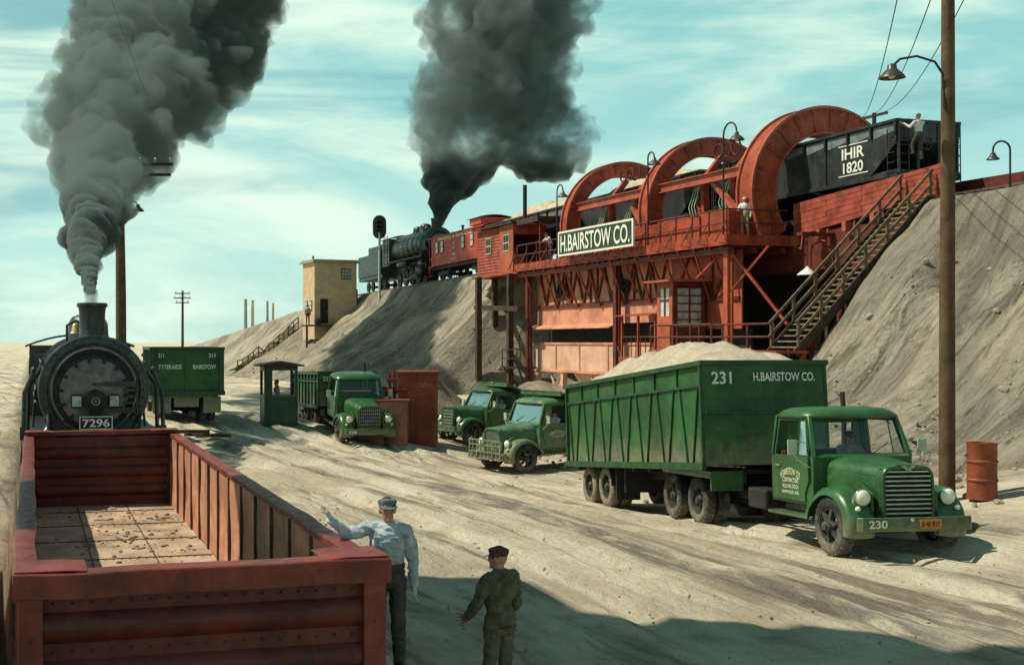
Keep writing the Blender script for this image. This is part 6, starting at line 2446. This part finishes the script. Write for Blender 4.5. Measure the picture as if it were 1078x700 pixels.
mast = thing('wire_mast', 'short dark mast carrying the overhead wires behind the tallest red ring', 'mast', TP(9.6, -5.2, 8.0), UP_ROT)
mb = MB()
mb.tube([(0, 0, -1), (0, 0, 6.6)], .1, 10)
mb.build('pole', 'iron', mast)
mb = MB()
mb.box(-.9, .9, -.06, .06, 6.4, 6.52)
mb.build('crossarm', 'wood_dark', mast)
for k in range(3):
    a = V((12.34 + (-.9 + k * .85), 25.84, gz(12.34, 26) - .3 + 11.9))
    b_ = TP(9.6 - (-.8 + k * .8), -5.2, 14.55)
    wire(('overhead wire from the tall pole to the dumper mast, lowest', 'overhead wire from the tall pole to the dumper mast, middle', 'overhead wire from the tall pole to the dumper mast, uppermost')[k],
         a, b_, .7, .014, 'overhead wires')
for k in range(1):
    wire(('overhead wire from the upper crossarm of the left telegraph pole', 'overhead wire from the lower crossarm of the left telegraph pole')[k], V((-11.45 + 2.4, 58.76, 12.1)), V((-7.2 + k * .5, 16, 19.5)), .5, .006, 'overhead wires')

# ------------------------------------------------------------------ barrel
bz = gz(12.95, 25.4)
ba = thing('oil_drum', 'rusty orange steel drum standing beside the tall timber pole', 'barrel', (12.80, 25.45, bz - .02))
mb = MB()
mb.lathe([(.28, .0), (.295, .02), (.29, .05), (.285, .37), (.305, .39), (.305, .42), (.285, .44), (.285, .75), (.305, .77), (.305, .80), (.285, .82), (.285, 1.12), (.30, 1.15), (.30, 1.17), (.275, 1.17), (.27, 1.13), (0, 1.13)],
         (0, 0, 0), (0, 0, 1), 36)
mb.build('drum_body', 'barrel', ba, 40)
mb = MB()
mb.lathe([(.05, 1.13), (.05, 1.165), (0, 1.165)], (.13, -.08, 0), (0, 0, 1), 14)
mb.build('bung_cap', 'iron', ba)

# ------------------------------------------------------------------ guard hut and man inside
gx, gy = -3.45, 51.8
gh = thing('guard_hut', 'narrow dark green guard hut with big window openings at the road edge', 'hut', (gx, gy, gz(gx, gy) - .05), R(12))
mb = MB()
hw = .70
mb.box(-hw, hw, -hw, hw, 0, .12)
for sx in (-1, 1):
    for sy in (-1, 1):
        mb.box(sx * hw, sx * (hw - .11), sy * hw, sy * (hw - .11), .12, 2.45)
mb.box(-hw + .11, hw - .11, hw - .06, hw - .01, .12, 1.22)
mb.box(-hw + .11, hw - .11, hw - .06, hw - .01, 2.28, 2.45)
mb.box(-hw + .01, -hw + .05, -hw + .11, hw - .11, .12, 1.25)
mb.box(hw - .05, hw - .01, -hw + .11, hw - .11, .12, 1.25)
mb.box(-hw + .11, hw - .11, -hw + .01, -hw + .05, .12, 1.22)
mb.box(-hw + .11, -hw + .34, -hw + .01, -hw + .05, 1.22, 2.3)
mb.box(-hw + .11, hw - .11, -hw + .01, -hw + .05, 2.28, 2.45)
mb.box(-hw + .01, -hw + .05, -hw + .11, hw - .11, 2.25, 2.45)
mb.box(hw - .05, hw - .01, -hw + .11, hw - .11, 2.25, 2.45)
gw = mb.build('hut_wall', 'green_dark', gh, None, .008)
mb = MB()
mb.prism([(-.95, 2.45), (.95, 2.45), (.95, 2.51), (0, 2.68), (-.95, 2.51)], 'xz', -.95, .95)
mb.build('roof', 'roof_dark', gh, None, .01)
mb = MB()
mb.box(-hw + .3, hw - .1, -hw - .06, -hw + .08, 1.20, 1.25)
mb.build('window_sill', 'green', gh)
mb = MB()
mb.box(-.5, .15, .1, .55, .12, .58)
mb.build('stool', 'wood', gh)
bpy.context.view_layer.update()
gm = gh.matrix_world
person('watchman in profile standing inside the green guard hut', gm @ V((-.05, .12, .12)), R(12 + 180), dict(elL=(.05, .24, 1.16), wrL=(.25, .12, 1.12), haL=(.33, .1, 1.12)), 'grey_shirt', 'dark_trousers', None, .02, False, 'skin', None)

# ------------------------------------------------------------------ red stepped bin
bx, by = 1.55, 50.6
bn_ = thing('steel_bin', 'rusty red stepped steel bin with low front box and taller back box, against the slope', 'bin', (bx, by, gz(bx, by) - .15), R(-6))
bn_.scale = (1.12, 1.12, 1.08)
mb = MB()
mb.box(-.05, 1.35, .2, 1.9, 0, 2.75)
mb.box(.62, .66, .17, .2, .1, 2.7)
to = mb.build('tall_box', 'bin', bn_, None, .015)
mb = MB()
mb.box(-.14, 1.44, .11, 1.99, 2.75, 2.83)
for z_ in (1.0, 2.1):
    mb.box(-.10, 1.40, .15, 1.95, z_, z_ + .06)
mb.build('band', 'bin', to, None, .01)
mb = MB()
mb.box(-1.45, .35, -.75, .17, 0, 1.72)
lo_ = mb.build('low_box', 'bin_low', bn_, None, .015)
mb = MB()
mb.box(-1.52, .42, -.82, .195, 1.72, 1.79)
mb.box(-1.5, -1.42, -.80, -.74, 0, 1.72)
mb.build('rim', 'bin', lo_, None, .01)
mb = MB()
for x_, h_ in ((-.2, 2.95), (-.38, 2.8)):
    mb.box(x_ - .05, x_ + .05, .5, .62, 1.0, h_)
mb.box(-.6, -.1, .5, .7, 1.95, 2.2)
mb.box(-.5, -.1, .45, .75, 2.4, 2.55)
mb.cyl((-.55, .3, 2.05), (-.55, .9, 2.05), .2, None, 16)
mb.build('feed_pipe', 'bin', bn_, None, .01)

# ------------------------------------------------------------------ dirt mounds behind the trucks
mound('dirt_mound', 'dark brown dirt mound spilling down right of the red stepped bin', 4.4, 58.6, 3.4, 2.8, 2.7, .2, 'rubble', 3, peak=(-.5, .2))
mound('dirt_mound', 'broad brown dirt mound behind the two dump trucks', 9.6, 63.5, 5.5, 4.5, 2.3, .5, 'rubble', 6, peak=(.1, .2))
mound('dirt_mound', 'low ridge of spilled ore under the pink dumper wall', 15.2, 61, 6.5, 3.0, 2.0, -1.27, 'ore_tan', 7)

# ------------------------------------------------------------------ tower house on the embankment
HC = V((-2.9, 114.0, 0))
hb0 = 5.1
ho_ = thing('signal_house', 'two-storey tan stucco house with flat roof on the embankment shoulder', 'building', (HC.x, HC.y, hb0), R(22))
mb = MB()
mb.box(-2.05, 2.05, -1.6, 1.6, -1.5, 5.45)
wl = mb.build('wall', 'stucco', ho_)
mb = MB()
mb.box(-2.3, 2.3, -1.85, 1.85, 5.45, 5.62)
mb.box(-2.15, 2.15, -1.7, 1.7, 5.62, 5.74)
mb.cyl((-1.4, .6, 5.7), (-1.4, .6, 6.2), .1, None, 10)
mb.build('roof', 'stone', ho_)
for x_, z_, w_, h_ in ((1.0, 4.45, .95, .95),):
    mb = MB()
    mb.box(x_ - w_ / 2, x_ + w_ / 2, -1.66, -1.6, z_ - h_ / 2, z_ + h_ / 2)
    w__ = mb.build('window', 'iron', wl)
    mb = MB()
    for a in (-.3, 0, .3):
        for b_ in (-.29, 0, .29):
            mb.box(x_ + a - .13, x_ + a + .13, -1.675, -1.662, z_ + b_ - .12, z_ + b_ + .12)
    mb.build('pane', 'pane', w__)
for y_, z_ in ((-.7, 1.55), (.5, 1.55)):
    mb = MB()
    mb.box(-2.11, -2.05, y_ - .28, y_ + .28, z_ - .45, z_ + .45)
    w__ = mb.build('window', 'iron', wl)
    mb = MB()
    for b_ in (-.2, .2):
        mb.box(-2.125, -2.112, y_ - .22, y_ + .22, z_ + b_ - .16, z_ + b_ + .16)
    mb.build('pane', 'pane_pale', w__)
mb = MB()
mb.box(-1.5, -.75, -1.64, -1.6, -.05, 2.15)
dd_ = mb.build('door', 'dark_inside', wl)
mb = MB()
mb.ball((-.85, -1.66, 1.0), .04, 1)
mb.build('handle', 'brass', dd_)
mb = MB()
mb.box(-3.3, 2.3, -2.9, -1.6, -.35, -.2)
for x_ in (-3.2, -1, 1.2, 2.2):
    mb.box(x_ - .08, x_ + .08, -2.85, -2.7, -3.5, -.35)
mb.build('porch', 'wood_dark', ho_)
mb = MB()
mb.lathe([(.3, 0), (.33, .3), (.3, .6), (0, .62)], (-1.95, -2.2, -.2), (0, 0, 1), 14)
mb.build('water_butt', 'wood_dark', ho_)
bpy.context.view_layer.update()
person('distant man standing on the porch left of the tan house', ho_.matrix_world @ V((-2.95, -2.3, -.2)), R(-80), None, 'grey_shirt', 'dark_trousers', 'felt', .03, False, 'skin', None)


def ground_at(x_, y_):
    r_ = V((x_, y_, 0)) - T0
    t_, d_ = r_.dot(U), r_.dot(N)
    z_ = gz(x_, y_)
    if -75 < t_ < 300 and -40 < d_ < 34:
        z_ = max(z_, hz(t_, d_))
    return z_


def slope_rail(label, p, q, n, h=1.0):
    o = thing('slope_handrail', label, 'handrail', p, 0, 'timber handrails on the left slope')
    mb = MB()
    pts = []
    for k in range(n + 1):
        x_, y_ = p.x + (q.x - p.x) * k / n, p.y + (q.y - p.y) * k / n
        pts.append(V((x_ - p.x, y_ - p.y, ground_at(x_, y_) - p.z)))
    for a in pts:
        mb.bar(a - V((0, 0, .3)), a + V((0, 0, h)), .11, .11)
    for hh in (h, h * .5):
        for a, b_ in zip(pts, pts[1:]):
            mb.bar(a + V((0, 0, hh)), b_ + V((0, 0, hh)), .07, .10)
    mb.build('rail', 'wood', o)
    mb = MB()
    for a, b_ in zip(pts, pts[1:]):
        for k in range(6):
            c_ = a.lerp(b_, (k + .5) / 6) + V((-.45, .0, .05))
            mb.box(c_.x - .45, c_.x + .4, c_.y - .12, c_.y + .12, c_.z, c_.z + .05)
    mb.build('tread', 'wood_dark', o)


pa, pb = hill_ray(314, 345), hill_ray(250, 391)
if pa and pb:
    slope_rail('weathered timber handrail stepping down the far left slope to the road', pa, pb, 12)
pa, pb = hill_ray(376, 318), hill_ray(346, 336)
if pa and pb:
    slope_rail('short timber handrail dropping from the track past the tan house', pa, pb, 5)

# ------------------------------------------------------------------ railway signal
sgp = TP(62, 3.3, hz(62, 3.3) - .3)
sg = thing('railway_signal', 'railway signal mast with dark oval head and ladder, in front of the upper locomotive', 'railway signal', sgp, R(-20))
mb = MB()
mb.tube([(0, 0, 0), (0, 0, 6.6)], [.13, .1], 12)
mb.cyl((0, 0, 0), (0, 0, .5), .24, None, 12)
mb.build('mast', 'bar_pale', sg, 50)
mb = MB()
mb.loft([[(.62 * math.cos(a), y_, 7.0 + (.42 if math.sin(a) > 0 else -.42) + .62 * math.sin(a)) for a in np.linspace(0, 2 * math.pi, 33)[:-1]] for y_ in (-.04, .04)])
mb.box(-.3, .3, .04, .35, 6.4, 7.7)
hd_ = mb.build('signal_head', 'black', sg, 40)
for z_ in (6.62, 7.0, 7.4):
    mb = MB()
    mb.lathe([(.14, .0), (.15, .28), (.14, .28), (.13, .02)], (0, -.04, z_), (0, -1, 0), 16, False)
    mb.build('hood', 'black', hd_)
    mb = MB()
    mb.lathe([(.12, .03), (0, .05)], (0, -.04, z_), (0, -1, 0), 16)
    mb.build('lens', 'dark_inside', hd_)
mb = MB()
for x_ in (.35, .68):
    mb.bar((x_, .2, 1.5), (x_, .2, 6.2), .04)
for k in range(14):
    mb.bar((.35, .2, 1.7 + k * .33), (.68, .2, 1.7 + k * .33), .03)
mb.bar((0, 0, 6.1), (.68, .2, 6.1), .04)
mb.bar((0, 0, 2.0), (.5, .2, 2.0), .04)
mb.build('ladder', 'iron', sg)

# ------------------------------------------------------------------ distant chimneys
for k, (px_, top_, w_, lab) in enumerate(((258.5, 315, 1.7, 'tallest and leftmost of four distant factory chimneys'), (266, 316, 1.5, 'second from left of four distant factory chimneys'),
                                          (281.5, 317, 1.3, 'third of four distant factory chimneys, slimmer'), (287.5, 319, 1.2, 'rightmost of four distant factory chimneys, lowest'))):
    s_ = 2.2
    x_, y_ = (px_ - PX) / s_, FPX / s_
    c = thing('factory_chimney', lab, 'chimney', (x_, y_, -1), 0, 'distant factory chimneys')
    zt = CH + (360 - top_) / s_ + 1
    mb = MB()
    mb.lathe([(w_ * .62, 0), (w_ * .42, zt - .6), (w_ * .5, zt - .55), (w_ * .5, zt), (w_ * .3, zt)], (0, 0, 0), (0, 0, 1), 16)
    mb.build('shaft', 'stucco' if k % 2 else 'concrete', c, 50)

# ------------------------------------------------------------------ men
d_near = math.atan2(N.y, N.x)
sx_, sy_ = .27, 12.45
zf = .05
person('signalman in faded blue shirt and striped cap, one arm stretched out beside the gondola', (sx_, sy_, zf - .02), R(-97),
       dict(shR=(.0, -.19, 1.44), elR=(.10, -.40, 1.385), wrR=(.22, -.545, 1.555), haR=(.245, -.585, 1.635), elL=(-.03, .25, 1.13), wrL=(.03, .27, .885), haL=(.05, .27, .80)),
       'blue_shirt', 'dark_trousers', 'blue', .0072, False, 'glove', 'men in the foreground', R(14), -.12, 1.0, True, None)
mx_, my_ = 1.46, 13.0
person('man in olive jacket and brown cap, his back half turned, facing left', (mx_, my_, CH - 2.12 - 1.79), R(128),
       dict(elL=(.08, .27, 1.16), wrL=(.24, .25, 1.0), haL=(.32, .23, .98), elR=(.0, -.25, 1.14), wrR=(.16, -.2, .95), haR=(.23, -.17, .92)),
       'olive', 'khaki_dark', 'brown', .0072, False, 'skin', 'men in the foreground', R(22), 0, 1.0, True, None, True)
person('workman with pale hat leaning on the walkway railing before the tallest ring', TP(6.9, 4.0, 8.0), d_near + R(35), dict(elR=(.16, -.26, 1.18), wrR=(.4, -.2, 1.16), haR=(.48, -.18, 1.15)),
       'white_shirt', 'khaki', 'pale', .02, False, 'skin', 'workmen on the dumper', 0, 0, 1.06)
person('workman bent over the far end of the walkway railing near the red shed', TP(25.4, 4.6, 8.0), d_near, dict(che=(.14, 0, 1.3), nec=(.2, 0, 1.44), hea=(.27, 0, 1.55), shL=(.16, .19, 1.38), shR=(.16, -.19, 1.38),
       elL=(.38, .24, 1.2), wrL=(.58, .2, 1.15), haL=(.66, .18, 1.14), elR=(.38, -.24, 1.2), wrR=(.58, -.2, 1.15), haR=(.66, -.18, 1.14)),
       'white_shirt', 'dark_trousers', 'brown', .02, False, 'skin', 'workmen on the dumper', 0, .2, 1.06)
person('brakeman in white shirt climbing the end ladder of the black hopper car', TP(-.42, 1.0, rail_z(0) + 1.5), math.atan2(U.y, U.x),
       dict(elR=(.18, -.28, 1.3), wrR=(.30, -.25, 1.55), haR=(.33, -.23, 1.63), elL=(.12, .3, 1.25), wrL=(.34, .38, 1.42), haL=(.40, .42, 1.46), knL=(.2, .12, .6), anL=(.16, .12, .3), toL=(.3, .12, .27)),
       'white_shirt', 'dark_trousers', None, .02, False, 'skin', 'workmen on the dumper', 0, 0, 1.06)

# ------------------------------------------------------------------ timbers standing in for a road shadow, and loose stones
mb = MB()
mb.bar((-.9, 0, .06), (1.2, .15, .10), .16, .12)
tag(mb.build('shadow_timber', 'wood_dark', None, None, .01, (-6.1, 40.2, gz(-6.1, 40.2) + .01), (0, 0, R(-18))), 'dark timber standing in for a shadow on the road beside the front locomotive', 'timber', 'timbers standing in for a road shadow')
mb = MB()
mb.bar((-.8, 0, .05), (1.0, 0, .08), .18, .10)
tag(mb.build('shadow_timber', 'wood_dark', None, None, .01, (-5.0, 39.6, gz(-5, 39.6) + .01), (0, 0, R(-32))), 'shorter dark timber standing in for the shadow farther out on the road by the locomotive', 'timber', 'timbers standing in for a road shadow')
rr = random.Random(21)
protos = []
for k in range(5):
    b2_ = MB()
    b2_.ball((0, 0, 0), 1, 2, (1, rr.uniform(.6, .9), rr.uniform(.45, .7)))
    for v in b2_.bm.verts:
        v.co *= 1 + .35 * noise.noise(v.co * 1.7 + V((k * 7, 0, 0)))
    protos.append(([v.co.copy() for v in b2_.bm.verts], [[v.index for v in f.verts] for f in b2_.bm.faces]))
    b2_.bm.free()


def scatter(name, label, pts, m):
    vs, fs = [], []
    for p, s_ in pts:
        co_, fa = protos[rr.randrange(5)]
        q = Quaternion((rr.gauss(0, 1), rr.gauss(0, 1), rr.gauss(0, 1), rr.gauss(0, 1))).normalized()
        o0 = len(vs)
        vs += [(p + q @ (c * s_))[:] for c in co_]
        fs += [[i + o0 for i in f] for f in fa]
    me = bpy.data.meshes.new(name)
    me.from_pydata(vs, [], fs)
    me.materials.append(M[m])
    o = bpy.data.objects.new(name, me)
    COL.objects.link(o)
    tag(o, label, None, None, 'stuff')


pts = []
for k in range(1300):
    y_ = 12.5 + 40 * rr.random() ** 1.6
    x_ = rr.uniform(-.1 - .2 * (y_ - 12), 9 + (y_ - 12) * .3)
    if x_ + .266 * y_ < 3.5:
        continue
    s_ = rr.choice((.008, .010, .012, .016, .026)) * rr.uniform(.6, 1.3)
    pts.append((V((x_, y_, gz(x_, y_) + s_ * .1)), s_))
for k in range(260):                     # coarser stones along the toe of the slope and the right verge
    t_ = rr.uniform(-24, 8)
    d_ = rr.gauss(14.5, 1.8)
    p = TP(t_, d_, 0)
    s_ = rr.choice((.05, .08, .1, .16)) * rr.uniform(.6, 1.3)
    pts.append((V((p.x, p.y, ground_at(p.x, p.y) + s_ * .2)), s_))
scatter('loose_stones', 'loose stones scattered over the haul road', pts, 'stone')
pts = []
for k in range(2600):
    t_ = rr.uniform(-24, -3) if k < 1700 else rr.uniform(32, 75)
    d_ = rr.uniform(4, 14)
    p = TP(t_, d_, 0)
    s_ = rr.choice((.02, .025, .03, .04, .05, .06, .08 if k % 5 else .13)) * rr.uniform(.6, 1.4)
    pts.append((V((p.x, p.y, hz(t_, d_) + s_ * .15)), s_))
scatter('slope_stones', 'loose stones lodged on the dirt slope', pts, 'stone')

# ------------------------------------------------------------------ unseen concrete tower, added out of frame to cast the foreground shade on the road
shade_tw = thing('shade_tower', 'tall stained concrete tower added out of view to shade the road', 'tower', (-13.3, 17.9, -.1), GROT + R(90))
mb = MB()
mb.box(-3.4, 3.4, -2.3, -.9, 0, 15.0)
mb.box(-3.6, 3.5, -2.5, 1.1, 15.0, 17.5)
mb.box(-3.6, 3.5, -2.5, -.6, 17.5, 23.0)
mb.box(-3.6, 3.5, -2.5, -1.4, 23.0, 29.5)
mb.prism([(-3.8, 29.5), (3.7, 29.5), (3.7, 29.8), (0, 31.7), (-3.8, 29.8)], 'xz', -2.7, -1.1)
mb.build('shaft', 'concrete', shade_tw)
mb = MB()
mb.box(-1.2, 1.2, -2.2, -.8, 30.5, 33)
mb.build('penthouse', 'concrete', shade_tw)
for x_ in (-2, 0, 2):
    mb = MB()
    mb.box(x_ - .5, x_ + .5, -2.56, -2.50, 25.5, 27.2)
    mb.build('window', 'pane', shade_tw)
mb = MB()
mb.prism([(-1, 16), (1, 16), (.6, 13.8), (-.6, 13.8)], 'xz', -3.3, -2.5)
mb.build('tower_chute', 'iron', shade_tw)

# ------------------------------------------------------------------ smoke
def smoke_mat(name, dens, col, nscale, lo, hi, zb, zspan):
    m = bpy.data.materials.new(name)
    m.use_nodes = True
    t = NT(m)
    t.n.remove(t.n['Principled BSDF'])
    pv = t.add('ShaderNodeVolumePrincipled')
    co = t.add('ShaderNodeTexCoord').outputs['Object']
    f = t.noise(co, nscale, 6, .68, .5)
    sp = t.add('ShaderNodeSeparateXYZ')
    t.l.new(co, sp.inputs[0])
    base_k = t.ramp(sp.outputs['Z'], zb, zb + zspan, 15.0, 1.0)       # thick where it leaves the stack
    t.l.new(t.math('MULTIPLY', t.ramp(f, lo, hi, dens * .06, dens), base_k), pv.inputs['Density'])
    pv.inputs['Color'].default_value = (*col, 1)
    pv.inputs['Anisotropy'].default_value = .25
    t.l.new(pv.outputs[0], t.n['Material Output'].inputs['Volume'])
    return m


def plume(label, path, m, vox, seed, amp, n_per=9):
    """a rolling column of smoke: many puffs along a path of (centre, radius), fused and roughened"""
    r2 = random.Random(seed)
    mb = MB()
    for (c0, r0), (c1, r1) in zip(path, path[1:]):
        n = max(4, int(n_per * (1 + (c1 - c0).length / max(.3, r0 + r1))))
        for k in range(n):
            f = r2.random()
            c, r_ = c0.lerp(c1, f), r0 + (r1 - r0) * f
            th, ph = r2.uniform(0, 2 * math.pi), r2.uniform(-1, 1)
            dv = V((math.cos(th) * math.sqrt(1 - ph * ph), math.sin(th) * math.sqrt(1 - ph * ph), ph))
            rr_ = r_ * r2.uniform(.26, .5)
            mb.ball(c + dv * max(0, r_ - rr_) * r2.uniform(.75, 1.0), rr_, 2)
        mb.ball(c0.lerp(c1, .5), (r0 + r1) / 2 * .72, 2)
    me = remesh(mb, vox, 1, 'smoke')
    n = len(me.vertices)
    co_ = np.zeros(n * 3)
    no_ = np.zeros(n * 3)
    me.vertices.foreach_get('co', co_)
    me.vertices.foreach_get('normal', no_)
    co_, no_ = co_.reshape(-1, 3), no_.reshape(-1, 3)
    for i in range(n):
        p = V(co_[i])
        rad = amp[1] * (0.07 + .93 * min(1, max(0, (p.z - path[0][0].z) / amp[2])))
        q = p / amp[0]
        dsp = abs(noise.noise(q)) + .5 * abs(noise.noise(q * 2.1)) + .32 * abs(noise.noise(q * 4.3)) + .18 * abs(noise.noise(q * 9))
        co_[i] += no_[i] * rad * (dsp * 1.7 - .5)
    me.vertices.foreach_set('co', co_.ravel())
    me.update()
    kb = MB()
    kb.bm.from_mesh(me)
    bpy.data.meshes.remove(me)
    me = remesh(kb, vox, 0, 'smoke')
    me.polygons.foreach_set('use_smooth', np.ones(len(me.polygons), dtype=bool))
    me.materials.append(m)
    o = bpy.data.objects.new('smoke', me)
    COL.objects.link(o)
    return tag(o, label, None, None, 'stuff')


def pxpath(pts):
    out = []
    for x_, y_, hw_, Y_ in pts:
        s_ = FPX / Y_
        out.append((V(((x_ - PX) / s_, Y_, CH - (y_ - PY) / s_)), hw_ / s_))
    return out


P1 = pxpath([(97, 328, 15, 30.1), (96, 310, 16, 30.4), (93, 288, 17, 32.0), (92, 262, 22, 37), (95, 235, 32, 43), (99, 204, 43, 51), (108, 170, 56, 60), (122, 134, 78, 70), (138, 98, 92, 80), (156, 60, 102, 90), (186, 22, 112, 98), (228, -18, 128, 104)])
plume('dark smoke billowing from the front locomotive stack', P1, smoke_mat('coal_smoke', 1.05, (.225, .285, .26), .42, .39, .59, 4.2, 6.5), .21, 5, (1.9, 1.3, 12), 11)
P2 = pxpath([(460, 244, 5, 103.6), (463, 226, 10, 104), (468, 204, 20, 105), (474, 180, 34, 107), (490, 148, 58, 110), (512, 112, 80, 111), (524, 75, 92, 112), (530, 38, 96, 113), (540, -15, 104, 114)])
P2b = pxpath([(545, 138, 62, 111), (585, 138, 48, 111), (608, 146, 26, 111)])
plume('dark smoke cloud billowing from the upper locomotive stack', P2 + [P2[-2]] + P2b + pxpath([(585, 168, 34, 111)]), smoke_mat('coal_smoke_far', .62, (.24, .30, .29), .30, .39, .59, 13.5, 7), .27, 9, (2.4, 1.6, 12), 11)
